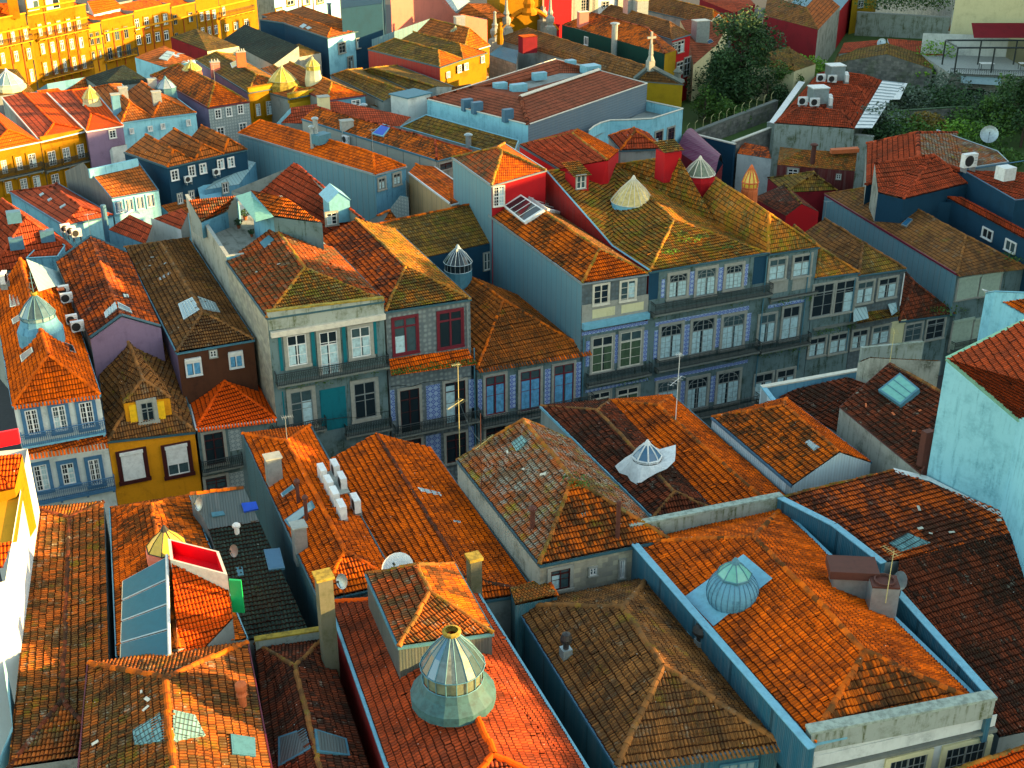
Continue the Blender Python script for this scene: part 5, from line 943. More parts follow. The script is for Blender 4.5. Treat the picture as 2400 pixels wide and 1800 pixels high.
h=hipA('',z,(285,287),(358,276),(304,239),(258,198),bl=(217,206),rm='t_far',w=('p_cyan','p_cyan','p_cyan'),par=ob,capm='t_orange2',gut='flash'); k=h
h=hipA('',z,(358,276),(459,264),(380,228),(331,190),rm='t_far',w=('p_cyan','p_cyan','p_cyan'),par=ob,capm='t_orange2',gut='flash',rise=k.R1.z-z)
pf=vpl(P(285,287,z),P(459,264,z)); wins(ob,pf,[(304,302,313,312),(347,297,357,306),(377,291,386,301),(437,282,446,293)],'bluewin'); chimney(ob,k.sl.hit(275,265),1.0,1.0,2.4,'p_blue'); 
for x,y in ((290,225),(358,205),(368,235)): chimney(ob,P(x,y,14.5),1.1,.9,1.1,'galv')
lantern(ob,P(392,225,13.4),1.3,1.2,0,1.2,n=8,flare=1.1,bm='zinc',gm='galv',rm='zinc')
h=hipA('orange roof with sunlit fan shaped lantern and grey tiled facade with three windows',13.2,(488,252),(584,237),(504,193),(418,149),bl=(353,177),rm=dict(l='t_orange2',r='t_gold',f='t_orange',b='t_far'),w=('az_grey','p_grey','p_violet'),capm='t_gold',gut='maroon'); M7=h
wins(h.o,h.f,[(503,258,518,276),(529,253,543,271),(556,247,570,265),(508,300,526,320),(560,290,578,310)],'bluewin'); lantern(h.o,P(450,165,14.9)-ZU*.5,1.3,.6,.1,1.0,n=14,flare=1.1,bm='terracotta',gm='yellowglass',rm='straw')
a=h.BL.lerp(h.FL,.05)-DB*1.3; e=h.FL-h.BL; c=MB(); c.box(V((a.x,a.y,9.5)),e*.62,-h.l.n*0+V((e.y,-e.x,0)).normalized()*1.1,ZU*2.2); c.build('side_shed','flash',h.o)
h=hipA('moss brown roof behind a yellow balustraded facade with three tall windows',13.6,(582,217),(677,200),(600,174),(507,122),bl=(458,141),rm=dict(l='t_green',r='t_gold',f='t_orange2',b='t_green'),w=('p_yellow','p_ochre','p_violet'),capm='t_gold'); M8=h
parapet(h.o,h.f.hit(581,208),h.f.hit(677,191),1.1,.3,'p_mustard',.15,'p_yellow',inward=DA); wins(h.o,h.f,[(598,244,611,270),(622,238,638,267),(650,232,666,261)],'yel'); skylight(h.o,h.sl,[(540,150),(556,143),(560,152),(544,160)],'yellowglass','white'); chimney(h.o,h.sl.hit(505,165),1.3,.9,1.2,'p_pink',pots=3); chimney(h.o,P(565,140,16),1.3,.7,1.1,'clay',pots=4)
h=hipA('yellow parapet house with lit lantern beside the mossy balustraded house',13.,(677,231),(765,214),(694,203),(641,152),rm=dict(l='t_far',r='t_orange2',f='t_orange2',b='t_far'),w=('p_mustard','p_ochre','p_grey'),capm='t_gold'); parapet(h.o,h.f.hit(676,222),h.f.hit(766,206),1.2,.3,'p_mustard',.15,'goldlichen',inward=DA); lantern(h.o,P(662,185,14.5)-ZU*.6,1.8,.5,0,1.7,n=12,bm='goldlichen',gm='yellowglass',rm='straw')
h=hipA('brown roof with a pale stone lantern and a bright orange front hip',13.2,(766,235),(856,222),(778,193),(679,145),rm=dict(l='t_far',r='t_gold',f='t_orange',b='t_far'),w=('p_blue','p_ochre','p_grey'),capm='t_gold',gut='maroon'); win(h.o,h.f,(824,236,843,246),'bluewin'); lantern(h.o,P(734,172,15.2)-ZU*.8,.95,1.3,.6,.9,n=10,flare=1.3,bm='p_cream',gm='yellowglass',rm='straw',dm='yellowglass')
hipA('long olive brown roof sloping toward the pale museum wall',12.6,(898,237),(972,218),(950,212),(812,164),bl=(776,177),rm='t_green',w='p_grey',capm='t_gold')
hipA('long brown roof just below the red metal wall',12.4,(972,220),(1062,203),(1023,203),(871,159),bl=(844,168),rm='t_green',w='p_grey',capm='t_gold',rise=1.2)
slab('dull brown sloping roof with a grey hut on it in front of the museum',[P(922,262,11.),P(1004,240,11.),P(1104,196,12.4),P(966,219,12.6),P(868,246,11.6)],rm='t_brown',w='p_grey')
q=P(964,262,11.5); o=thing('rooftop_hut','small white hut with grey flat roof left of the museum wall','hut',q); addbox(o,'wall','p_white',q-ZU*3,4.2,3.4,5.4,AB+.4); addbox(o,'roof','zinc',q+ZU*2.41,4.6,3.8,.15,AB+.4)
# red wall / yellow front
ob=thing('townhouse','sunlit yellow fronted house with long dark red metal side wall','house',P(1040,190,2)); z=13.6
k=hipA('',z,(1031,157),(1086,138),(1027,117),(924,90),bl=(863,116),rm=dict(l='t_green',r='t_green',f='t_orange',b='t_green'),w=('p_yellow','p_yellow','c_red'),par=ob,capm='t_gold'); h=hipA('',z,(1086,138),(1140,123),(1077,102),(969,75),rm=dict(l='t_green',r='t_green',f='t_orange',b='t_green'),w=('p_yellow','p_yellow','c_red'),par=ob,capm='t_gold',rise=k.R1.z-z)
pf=vpl(P(1031,157,z),P(1140,123,z)); wins(ob,pf,[(1046,170,1053,180),(1072,155,1080,168),(1088,150,1096,162),(1127,133,1134,145)],'bluewin')
q=hipA('dark red brown roof with a sunlit yellow wing and pale lantern below the pink wall',13.6,(1085,124),(1147,106),(1099,66),(1008,44),rm=dict(l='t_far',r='t_orange',f='t_orange',b='t_far'),w=('p_yellow','p_yellow','p_grey'),capm='t_gold',gut='white'); lantern(q.o,P(1068,95,14.5)-ZU*.5,1.4,1.4,.0,1.1,n=10,flare=1.1,bm='p_yellow',gm='oldglass',rm='straw'); chimney(q.o,P(1077,60,15.5),1.6,1.2,1.4,'galv')  # orange tiles on the sunward slopes stand for sunlight
wall(q.o,[P(871,92,13.5),P(1008,43,15.6)],'c_blue'); 
slab('small low brown roof beside the yellow sunlit wall',[P(1032,205,9.5),P(1100,190,9.5),P(1098,180,10.6),P(1052,172,10.6)],rm='t_far',w='p_grey'); slab('little brown lean to roof under the yellow wall',[P(1090,188,9.8),P(1146,178,9.8),P(1140,160,11),P(1105,155,11)],rm='t_brown',w='p_grey')
ob=thing('townhouse','navy sided house with pale blue front and skylight studded brown roof','house',P(800,130,2)); z=14.
k=hipA('',z,(768,89),(822,76),(776,64),(660,26),bl=(614,36),rm='t_far',w=('p_cyan','p_cyan','p_navy'),par=ob,capm='t_orange2'); h=hipA('',z,(822,76),(872,65),(830,56),(708,15),rm='t_far',w=('p_cyan','p_cyan','p_navy'),par=ob,capm='t_orange2',rise=k.R1.z-z)
pf=vpl(P(768,89,z),P(872,65,z)); wins(ob,pf,[(793,102,809,122),(835,92,850,110),(815,135,827,160)],'greywin')
for px in ([(702,63),(712,56),(720,60),(710,67)],[(716,66),(724,62),(731,66),(722,70)],[(768,43),(778,37),(785,41),(775,48)],[(748,38),(754,33),(759,36),(752,41)]): skylight(ob,k.sl if px[0][0]<730 else k.sr,px,'paleglass','galv',.1)
flue(ob,P(779,140,5),.35,10.,'galv',1.5)
slab('near black sloping roof below the navy sided house',[P(524,92,12.),P(640,152,12.),P(700,108,13.6),P(574,57,13.6)],rm='t_black',w='p_grey'); slab('small mossy roof over a ruined grey wall',[P(652,142,11.6),P(752,124,11.6),P(700,102,12.6),P(660,115,12.6)],rm='t_green',w='p_old')
slab('mossy roofed house with a dark red side wall near the yellow facades',[P(486,120,12.4),P(560,108,12.4),P(460,67,13.8),P(400,87,12.4)],rm='t_green',w=('p_cream','p_grey','p_grey','p_wine'))
q=slab('brown roof with a pale skylight and white blue wall near two flying gulls',[P(386,158,12.4),P(460,140,12.4),P(384,107,13.6),P(316,134,12.6)],rm='t_far',w=('p_cyan','p_grey','p_grey','p_cyan')); skylight(q.o,q.s,[(372,138),(392,120),(410,124),(392,143)],'paleglass','galv',.1,bars=2)
slab('dark green black hipped roof in front of the yellow facades',[P(233,206,11.6),P(356,192,11.6),P(290,152,13.4),P(198,182,11.8)],rm='t_black',w='p_grey')
q=slab('pale blue walled low roof in front of the yellow facades',[P(76,218,10.6),P(205,206,10.6),P(200,180,12.),P(110,196,12.)],rm='t_far',w=('p_cyan','p_blue','p_blue','p_blue'))
q=slab('olive roof with a pale ribbed lantern at the left edge',[P(-20,226,12.4),P(80,215,12.4),P(40,162,14.4),P(-20,160,14.4)],rm='t_green',w='p_grey'); lantern(q.o,P(19,192,13.6)-ZU*.6,1.9,.5,.0,1.7,n=12,bm='p_cream',gm='paleglass',rm='white')
slab('small orange lit roof piece behind the red roofs',[P(100,226,12.),P(150,218,12.),P(136,206,12.8),P(86,212,12.8)],rm='t_orange',w='p_grey')
# grey blue long houses in the middle
h=hipA('long orange roof over grey blue plaster wall with twin steel flues',13.6,(879,409),(951,389),(874,358),(610,281),bl=(559,313),rm='t_orange',w=('p_blue','p_blue','c_blue'),gut='galv',capm='t_orange'); N1=h
wins(h.o,h.f,[(886,420,902,441),(921,409,938,430)],'greycur'); flue(h.o,h.sl.hit(733,345),.25,2.2,'galv',1.5); flue(h.o,h.sl.hit(742,338),.28,2.8,'galv',1.5); c=addbox(h.o,'metal_hood','zinc',h.sl.hit(753,335),1.9,1.4,1.1,AB+.4); addbox(h.o,'chimney_block','p_blue',P(664,385,9.6),2.4,1.,1.5,AB+.4)
h=hipA('long dull orange roof with a bright blue skylight over a dirty cream wall',13.4,(1024,376),(1106,355),(1020,328),(741,250),bl=(708,279),rm='t_orange2',w=('p_old','p_old','c_beige'),et=0,gut='zinc',capm='t_farred'); N2=h
skylight(h.o,h.sl,[(872,315),(898,292),(917,298),(898,322)],'bluelid','flash',.15); chimney(h.o,h.sl.hit(813,300),1.5,1.,.9,'cement'); chimney(h.o,h.sr.hit(972,308),1.5,1.,1.,'cement'); win(h.o,h.f,(1030,385,1058,392),'darkdoor'); ac(h.l.hit(816,334)+h.l.n*.3,math.atan2(h.l.u.y,h.l.u.x),1.2,'white unit on the dirty cream wall under the dull orange roof',stand=0)
q=slab('dark red brown hipped roof with flue behind the dull orange roof',[P(652,288,12.6),P(937,296,12.2),P(963,274,12.6),P(790,236,14.2),P(681,252,14.)],rm='t_farred',w='p_grey'); flue(q.o,q.s.hit(853,259),.3,.6,'galv'); skylight(q.o,q.s,[(840,276),(865,272),(878,284),(850,283)],'paleglass','galv',.1); chimney(q.o,P(759,250,14.),1.4,1.1,1.3,'p_cream')
wall(q.o,[P(649,287,12.8),P(681,252,14.2)],'flash',nm='flashing_wall'); 
q=slab('mossy green sloping roof below the pale museum wall',[P(939,298,12.4),P(1200,372,12.4),P(1215,330,13.8),P(999,270,14.)],rm='t_green',w='p_grey',gut='flash'); flue(q.o,q.s.hit(1098,342),.35,1.2,'galv',1.5)
q=hipA('small orange roof on a sunlit cream clad wall',12.6,(1058,478),(1120,462),(1050,440),(975,385),bl=(958,404),rm='t_orange',w=('c_tan','c_tan','c_tan'),capm='t_orange2',gut='white')
Rr=slab('dark red tiled roof with a blue metal dormer',[P(640,478,12.4),P(765,566,12.4),P(858,522,15.2),P(694,385,15.6),P(542,447,13.)],rm='t_farred',w='p_grey',capm='t_farred',cap=((2,3),),rel=True)
q=Rr.s.hit(790,500); d=MB(); d.cbox(q-ZU*.6,2.0,2.2,2.1,AB); D_=d.build('dormer','flash',Rr.o); c=MB(); u=DB*1.15; t0=q+ZU*1.5-DA*1.2
for sg in (-1,1): c.face([t0+u*sg,t0+ZU*.95,t0+ZU*.95+DA*3.2,t0+u*sg+DA*3.2])
c.face([t0-u+DA*.1,t0+u+DA*.1,t0+ZU*.95+DA*.1]); c.build('dormer_roof','flash',D_); win(Rr.o,Pl(q-DA*1.12,DB),(764,500,790,524),'w')
q=slab('blue metal roofed lean to by the blue patterned wall',[P(905,500,9.5),P(950,507,9.5),P(957,462,12),P(938,458,12)],rm='flash',w='az_grey'); slab('low orange tiled edge beside the blue metal lean to',[P(850,524,10.8),P(930,512,10.8),P(915,492,11.6),P(884,506,11.6)],rm='t_orange2',w='p_grey',cap=((2,3),))
w_=slab('grey house front with white sash window below the orange roof strip',[P(884,450,11.),P(960,432,11.),P(952,422,12.),P(880,440,12.)],rm='t_far',w='az_grey'); win(w_.o,w_.f,(893,478,915,510),'sash')
slab('grey tin shed roof between the blue walls and the terrace house',[P(480,445,10.2),P(560,432,10.2),P(600,380,11.4),P(560,372,11.4)],rm='c_metal',w='p_blue')
# brown and orange roofs behind the red house
h=hipA('dark red hipped roof with narrow sunlit right slope behind the red dormer',17.,(1310,396),(1450,354),(1425,376),(1341,312),bl=(1218,340),rm=dict(l='t_farred',r='t_orange',f='t_farred',b='t_farred'),w='p_red',capm='t_gold',rise=1.2,rel=True)  # right slope's sunlight is put into its orange tile colour
h=hipA('small dark red pyramid roof with white tiles in front of the white annex',16.,(1455,352),(1552,348),(1489,306),(1486,300),rm='t_farred',w='p_grey',capm='t_orange2',L=6.,rise=1.8,rel=True)
# ================= museum =================
z=14.; W_,S_,E_,N_=P(1001,233,z),P(1238,293,z),P(1517,196,z),P(1303,139,z); o=thing('museum','large pale walled museum with louvred side and sunken red roof court','building',(W_+E_)/2-ZU*(z-GZ))
wall(o,[W_,S_],'p_cyan'); wall(o,[S_,E_],'c_louvre'); wall(o,[E_,N_],'p_cyan'); wall(o,[N_,W_],'p_cyan')
w2,s2_,e2,n2=P(1112,203,15.2),P(1219,228,15.2),P(1404,165,15.2),P(1306,142,15.4); r=MB()
for f_ in ([W_,S_,s2_,w2],[S_,E_,e2,s2_],[E_,N_,n2,e2],[N_,W_,w2,n2]): roofface(r,f_,False,.3,.55)
lo=[P(1186,203,14.2),P(1238,208,14.2),P(1372,172,14.3),P(1312,172,14.3)]; up=[w2,s2_,e2,n2]
for i in range(4): j=(i+1)%4; roofface(r,[lo[i],lo[j],up[j],up[i]],False,.3,.55)
R_=r.build('roof','t_museum',o); c=MB(); c.face(lo); c.build('court_floor','p_grey',o); c=MB(); c.path([s2_+ZU*.1,e2+ZU*.1],.25,4); c.path([W_+ZU*.05,S_+ZU*.05,E_+ZU*.05,N_+ZU*.05,W_+ZU*.05],.1,4); c.build('roof_flashing','offwhite',o); c=MB(); caps(c,s2_,S_,.25); caps(c,w2,W_,.2); c.build('ridge_cap','t_museum',R_)
for x,y,a,b_,hh in ((1264,178,2.0,.9,.5),(1215,207,2.2,1.1,.6),(1172,202,1.8,1.,.5),(1337,150,1.3,1.2,.6),(1384,162,2.4,1.9,.6),(1095,250,1.4,.8,1.),(1118,257,1.4,.8,1.),(1190,276,1.3,.8,1.1)): c=MB(); c.cbox(P(x,y,15.0 if y<240 else 14.2)-ZU*.5,a,b_,hh+.5,.5); c.build('roof_box','flash' if y<240 else 'duct',o)
zc=11.5; cv=[(1380,306),(1392,296),(1408,288),(1430,282),(1470,281),(1528,278),(1601,255),(1512,236)]; o=thing('museum_annex','white museum annex with curved wall and two tall dark windows','building',P(1500,300,0)); cp=[P(x,y,zc) for x,y in cv]
c=MB()
for i in range(len(cp)-1): c.face([cp[i],cp[i+1],cp[i+1]-ZU*(zc-GZ),cp[i]-ZU*(zc-GZ)])
c.build('wall','p_cyan',o); c=MB(); c.face([p-ZU*1.4 for p in cp]); c.build('roof','p_grey',o); c=MB(); c.path([p+ZU*.02 for p in cp],.12,4); c.build('coping','offwhite',o)
pf=vpl(cp[5],cp[6]); wins(o,pf,[(1536,311,1550,340),(1565,302,1577,343)],'darkdoor')
# chapel
h=hipA('long brown chapel roof with mustard yellow end wall and stone cross',11.6,(1487,188),(1600,197),(1524,158),(1236,66),gf=True,bl=(1160,92),rm='t_brown',w=('p_mustard','p_mustard','p_grey'),capm='t_brown',gut='granite_d',rel=False); p=h.R1; c=MB(); c.box(p-DB*.5-ZU*.5-DA*.5,DB*1.,DA*1.,ZU*1.5); c.lathe(p+ZU*1.,[(.6,0),(.3,.8),(.35,1.0),(.25,2.4)],8); c.box(p+ZU*3.4-DB*.14-DA*.14,DB*.28,DA*.28,ZU*1.8); c.box(p+ZU*4.2-DB*.7-DA*.13,DB*1.4,DA*.26,ZU*.3); c.build('stone_cross','granite',h.o)
c=MB(); 
for a,b_ in ((h.FL,h.R1),(h.R1,h.FR)): c.tube(a+ZU*.2,b_+ZU*.2,.35,n=4)
c.build('gable_coping','granite_d',h.o); q=P(1587,196,11); c=MB(); c.lathe(q-ZU*8,[(.8,0),(.8,8),(1.1,8.2),(1.1,8.6),(.5,8.8),(.5,9.6),(.7,9.8),(0,10.6)],8); c.build('corner_pillar','granite_d',h.o)
q=P(1237,108,12.8); c=chimney(h.o,q,2.6,1.8,1.6,'p_wine',cap='t_orange'); 
c=MB(); c.path([P(1505,190,9),P(1585,244,0)],.1,3)
# green house, red house and neighbours
ob=thing('townhouse','dark green metal walled house with a narrow yellow end wall','house',P(1500,150,0)); z=13.4
a=[P(1317,57,z),P(1558,126,z),P(1585,117,z),P(1519,66,15.2),P(1386,30,15.2)]; q=slab('',a,rm='t_orange2',w=('p_darkgreen','p_mustard',None,None,None),par=ob,cap=((3,4),(3,1)),capm='t_museum'); slab('',[a[2],a[2]+V((-6,22,0)),a[4]+V((6,3,-1.5)),a[4],a[3]],rm='t_orange2',w=(None,)*5,par=ob)
chimney(ob,P(1366,50,14.5),1.8,1.0,1.6,'p_pink',cap='offwhite'); flue(ob,vpl(a[0],a[1]).hit(1446,130)-ZU*.0+V((-.6,-1,0)),.5,5.2,'galv',1.6,2); sty('thin',fr='white',nx=2,nz=1,tr=0,sw=.1,su='white'); win(ob,vpl(a[0],a[1]),(1371,86,1378,106),'thin')
h=hipA('dark red fronted house with white windows under a brown hipped roof',13.6,(1575,93),(1618,80),(1569,51),(1432,12),bl=(1400,40),rm='t_brown',w=('p_red','p_red','p_grey'),capm='t_brown',gut='zinc'); wins(h.o,h.f,[(1576,102,1586,115),(1589,98,1601,120),(1586,148,1599,171),(1604,137,1615,175)],'w')
for x,y in ((1478,33),(1500,36)): chimney(h.o,P(x,y,14.8),2.2,1.8,2.6,'galv',cap='straw')
q=slab('dull purple roof with a tall boxy white chimney',[P(1625,152,9.),P(1680,105,10.4),P(1705,62,12.6),P(1636,42,13.6),P(1594,48,13.4),P(1613,84,12.)],rm='t_museum',w='p_cream',rel=False); chimney(q.o,P(1640,95,11.2),2.6,1.8,3.4,'galv',cap='offwhite'); skylight(q.o,q.s,[(1655,97),(1665,91),(1672,98),(1660,103)],'skyglass','galv',.1)
h=hipA('wide olive brown roof at the top with a lit orange end',12.,(1670,60),(1717,52),(1672,22),(1530,-12),bl=(1480,16),rm=dict(l='t_brown',r='t_orange',f='t_orange',b='t_brown'),w='p_grey',capm='t_gold'); q=P(1683,52,12.5); lantern(h.o,q-ZU*.5,1.4,.4,0,1.2,n=12,bm='galv',gm='yellowglass',rm='white')  # lit end is painted with brighter tiles on right and front slopes
slab('dark red roofs at the top edge beside the tall tree',[P(1640,-2,12.),P(1720,30,11),P(1770,10,12),P(1720,-40,13)],rm='t_farred',w='p_wine')
# ================= yellow facades, top left =================
PT=vpl(P(68,33,17),P(195,8,17)); sty('far',fr='white',nx=2,nz=1,tr=.3,sw=.28,su='p_yellow',fw=.10,mw=.05); sty('far2',fr='wood_grey',nx=2,nz=2,tr=0,sw=.25,su='p_yellow')
def fac(label,x0,x1,y0,mat,rows,st='far',ch=2.2,corn=True,side='p_grey',dep=9,group=None,bals=(),yl=None,roof='t_orange'):
    a=PT.hit(x0,y0); b_=PT.hit(x1,y0); b_.z=a.z; o=thing('townhouse',label,'house',V((a.x,a.y,GZ))); n=-PT.n; k=[a,b_,b_+n*dep,a+n*dep]
    for i,m in enumerate((mat,side,side,side)): wall(o,[k[i],k[(i+1)%4]],m)
    if roof: r=MB(); g=.6; kk=[p-ZU*g for p in k]; mid=ZU*(.6+g); roofface(r,[kk[0]+n*.3,kk[1]+n*.3,kk[2].lerp(kk[1],.5)+mid,kk[3].lerp(kk[0],.5)+mid],False,.25,.45); roofface(r,[kk[2],kk[3],kk[3].lerp(kk[0],.5)+mid,kk[2].lerp(kk[1],.5)+mid],False,.25,.45); r.build('roof',roof,o)
    c=MB(); L=(b_-a).length; c.pbox(PT,(a-PT.o).dot(PT.u),(b_-PT.o).dot(PT.u),a.z-17-ch-.25,a.z-17-ch,0,.45); c.pbox(PT,(a-PT.o).dot(PT.u),(b_-PT.o).dot(PT.u),a.z-17-.2,a.z-17,0,.25)
    if corn: c.build('cornice','p_ochre',o)
    wins(o,PT,rows,st)
    xs_=sorted(set(round((r_[0]+r_[2])/2) for r_ in rows if r_[1]<min(q_[1] for q_ in rows)+14))
    for xa,xb in zip(xs_,xs_[1:]):
        u_=(PT.hit((xa+xb)/2,y0+20)-PT.o).dot(PT.u); c=MB(); c.pbox(PT,u_-.09,u_+.09,-12,a.z-17-ch-.3,0,.14); c.build('pilaster_strip','p_rustline',o)
    for p,q in bals: balcony(o,PT,p,q,dep=.8,bar=.3,sm='p_ochre')
    return o
s=.2713
fac('long yellow facade with five columns of tall white windows at the top left',62,203,35,'p_yellow',[(x*s,y*s,(x+46)*s,(y+w_)*s) for xs,ys,w_ in (((322,402,485,570,655),(212,197,182,167,150),95),((345,430,512,595,677),(380,366,352,340,326),82),((370,455,535,618,700),(545,530,512,497,482),105)) for x,y in zip(xs,ys)],bals=(((85,92),(205,66)),((97,185),(212,158))))
fac('yellow facade with oval vents cut by the left edge of the picture',-40,61,48,'p_yellow',[(x*s,y*s,(x+48)*s,(y+w_)*s) for x,y,w_ in ((85,258,100),(195,238,98),(-20,280,100),(115,445,80),(225,420,85),(0,460,85),(250,600,100))],bals=(((-30,118),(70,90)),))
for x,y in ((24,41),(54,35)): c=MB(); c.lathe(PT.hit(x,y)+PT.n*.1,[(.5,-.3),(.5,.3),(0,.3)],10); 
fac('narrow ochre facade squeezed beside the long yellow one',204,234,58,'p_ochre',[(208,79,220,104),(222,76,234,101),(213,122,223,138),(230,118,238,135)],st='far2')
fac('yellow facade with three shuttered windows over three tall doors',235,312,47,'p_yellow',[(245,72,258,96),(266,68,280,92),(288,63,301,88),(250,113,264,137),(272,109,286,134),(294,105,308,130)],st='far2',bals=(((243,142),(315,126)),))
PB=Pl(PT.o-PT.n*3,PT.u); e0,e1=PB.hit(220,34),PB.hit(292,18); q=slab('lit orange roof with white dormer band above the yellow facades',[e0,e1,P(262,-5,e0.z+2.2),P(205,3,e0.z+2.2)],rm='t_bright',w='p_brightwhite',base=10); wins(q.o,q.f,[(231,37,240,48),(252,33,262,44),(275,28,285,39)],'thin')
fac('orange yellow facade with eight white windows in two rows',312,399,25,'p_amber',[(x*s,y*s,(x+48)*s,(y+w_)*s) for x,y,w_ in ((1158,168,85),(1240,153,85),(1325,138,85),(1402,123,85),(1172,310,72),(1255,298,72),(1335,282,72),(1410,268,72))],ch=3)
fac('pale yellow facade with a diamond ornament between two windows',400,457,16,'p_yellow',[(404,36,415,56),(440,30,452,50),(408,78,418,92),(446,72,456,86)],st='far2')
fac('bright yellow facade with six narrow white windows',457,511,-2,'p_yellow',[(x*s,y*s,(x+36)*s,(y+w_)*s) for x,y,w_ in ((1722,110,70),(1775,98,72),(1830,88,72),(1730,240,60),(1788,232,65),(1845,220,70))])
o=fac('yellow house with an upper terrace and white tables, partly in shade',511,600,-14,'p_yellow',[(519,14,528,35),(525,58,536,72),(547,53,558,68),(571,46,582,60)],bals=(((512,42),(590,22)),))
fac('pale teal house row with white windows at the top edge',640,795,-30,'p_cyan',[(672,-2,688,10),(708,-5,724,9),(742,-8,756,5),(646,22,660,30)],side='p_old'); 
q=slab('small orange roof left above the yellow facades',[PB.hit(-20,36),PB.hit(62,26),P(30,6,PB.hit(62,26).z+2),P(-20,8,PB.hit(62,26).z+2)],rm='t_orange',w='p_yellow',base=10); q=fac('yellow upper storey with wide gridded windows behind the parapet',58,170,-12,'p_yellow',[(60,-5,92,22),(104,-8,140,18)]); chimney(q,PT.hit(33,28),1.6,1.2,6,'p_yellow',cap='p_yellow')
# ---- top middle
z=17.; a,b_,c_=P(806,-10,z),P(870,12,z),P(900,0,z); q=slab('plain dark teal block at the top edge',[P(800,20,18.),P(895,8,18.),P(900,-60,18.),P(800,-50,18.)],rm='p_navy',w=('p_navy',)*4,rel=False)
a,b_=P(915,66,12.),P(1075,38,12.); pw=vpl(a,b_); o=thing('townhouse','flaking pink walled building with a glass roof at the top','house',V((a.x,a.y,GZ))); wall(o,[pw.hit(915,-20),pw.hit(1036,-10),pw.hit(1068,30),pw.hit(1150,48)],'p_pink'); q=slab('',[P(1072,32,14.),P(1152,46,14.),P(1185,38,14.5),P(1146,8,15.8),P(1096,8,15.8)],rm='t_far',w=(None,)*5,par=o)
c=MB(); g=[pw.hit(1038,6)+ZU*.1,pw.hit(1068,28)+ZU*.1,pw.hit(1100,14)+V((0,4,.3)),pw.hit(1065,-4)+V((0,4,.3))]; c.face(g); gp=c.build('glass_roof','paleglass',o); c=MB()
for i in range(7): c.tube(g[0].lerp(g[1],i/6),g[3].lerp(g[2],i/6),.08,n=4)
c.build('glazing_bars','galv',o)
wall(o,[pw.hit(1090,-10)+V((4,14,0)),pw.hit(1240,-20)+V((4,14,0))],'p_pink')
# church with gilded ornament
pc=P(1235,72,11.); o=thing('church','baroque church front glowing yellow in the sun with stone pinnacles','church',V((pc.x,pc.y,GZ))); c=MB(); c.box(pc-DB*4.5-ZU*10+DA*2,DB*8.5,DA*6,ZU*26); c.build('facade','p_yellow',o)
wall(o,[pc+DB*4.1+DA*1.5+ZU*15,pc+DB*10+DA*2+ZU*15],'p_red')
for i,(x,y,hh) in enumerate(((1187,68,5.5),(1160,96,5),(1212,45,6.5),(1255,40,6.5),(1289,66,5.5),(1272,52,3))):
    p=P(x,y,12.); c=MB(); c.box(p-DB*.9-DA*.9-ZU*12,DB*1.8,DA*1.8,ZU*12.); c.lathe(p,[(1.0,0),(1.0,.3),(.5,.6),(.75,1.2),(.8,1.8),(.4,2.3),(.55,2.7),(.3,hh*.6),(.2,hh*.9),(.3,hh*.95),(0,hh)],8); c.build('pinnacle','granite',o)
c=MB()
for sg in (-1,1):
    pv=None
    for k in range(9):
        t=k/8; p=pc+DB*sg*(.4+5.6*t)-DA*.4+ZU*(4.2*math.cos(t*1.5)-.5); 
        if pv: c.tube(pv,p,.55*(1-t*.4),n=6)
        pv=p
c.lathe(pc+ZU*3-DA*.8,[(1.4,0),(1.5,.5),(.9,1.2),(1.1,2.),(.5,3.),(0,3.6)],10); c.build('pediment_scroll','p_amber',o)
p=P(1172,104,12.); c=MB(); c.lathe(p,[(.5,0),(.6,.8),(.45,1.7),(.55,2.4),(.3,2.9),(.35,3.3),(0,3.7)],8); c.tube(p+ZU*2.2,p+DB*1.1+ZU*3.2,.18,.1); c.tube(p+ZU*2.2,p-DB*1.1+ZU*1.4,.18,.1); c.build('stone_figure','p_yellow',o)
slab('grey stone sacristy block with a ribbed lean to left of the chapel roof',[P(1146,128,11),P(1210,150,11),P(1215,118,11.6),P(1172,108,11.6)],rm='zinc',w='s_grey',rel=False)
pw=vpl(P(1310,50,10),P(1480,30,10)); o=thing('church_hall','white rendered church flank with grey stone pilasters and a tall white window','church',P(1400,45,0)); wall(o,[pw.hit(1300,-30),pw.hit(1500,-40)],'p_white')
for x in (1322,1336,1348,1385,1392,1452,1500): pu=(pw.hit(x,0)-pw.o).dot(pw.u); c=MB(); c.pbox(pw,pu-.7,pu+.7,-12,16,0,.5); c.build('pilaster','granite',o)
sty('big',fr='white',nx=4,nz=8,tr=0,sw=.4); win(o,pw,(1362,-20,1383,33),'big'); win(o,pw,(1412,4,1426,16),'small'); win(o,pw,(1464,3,1484,18),'small')
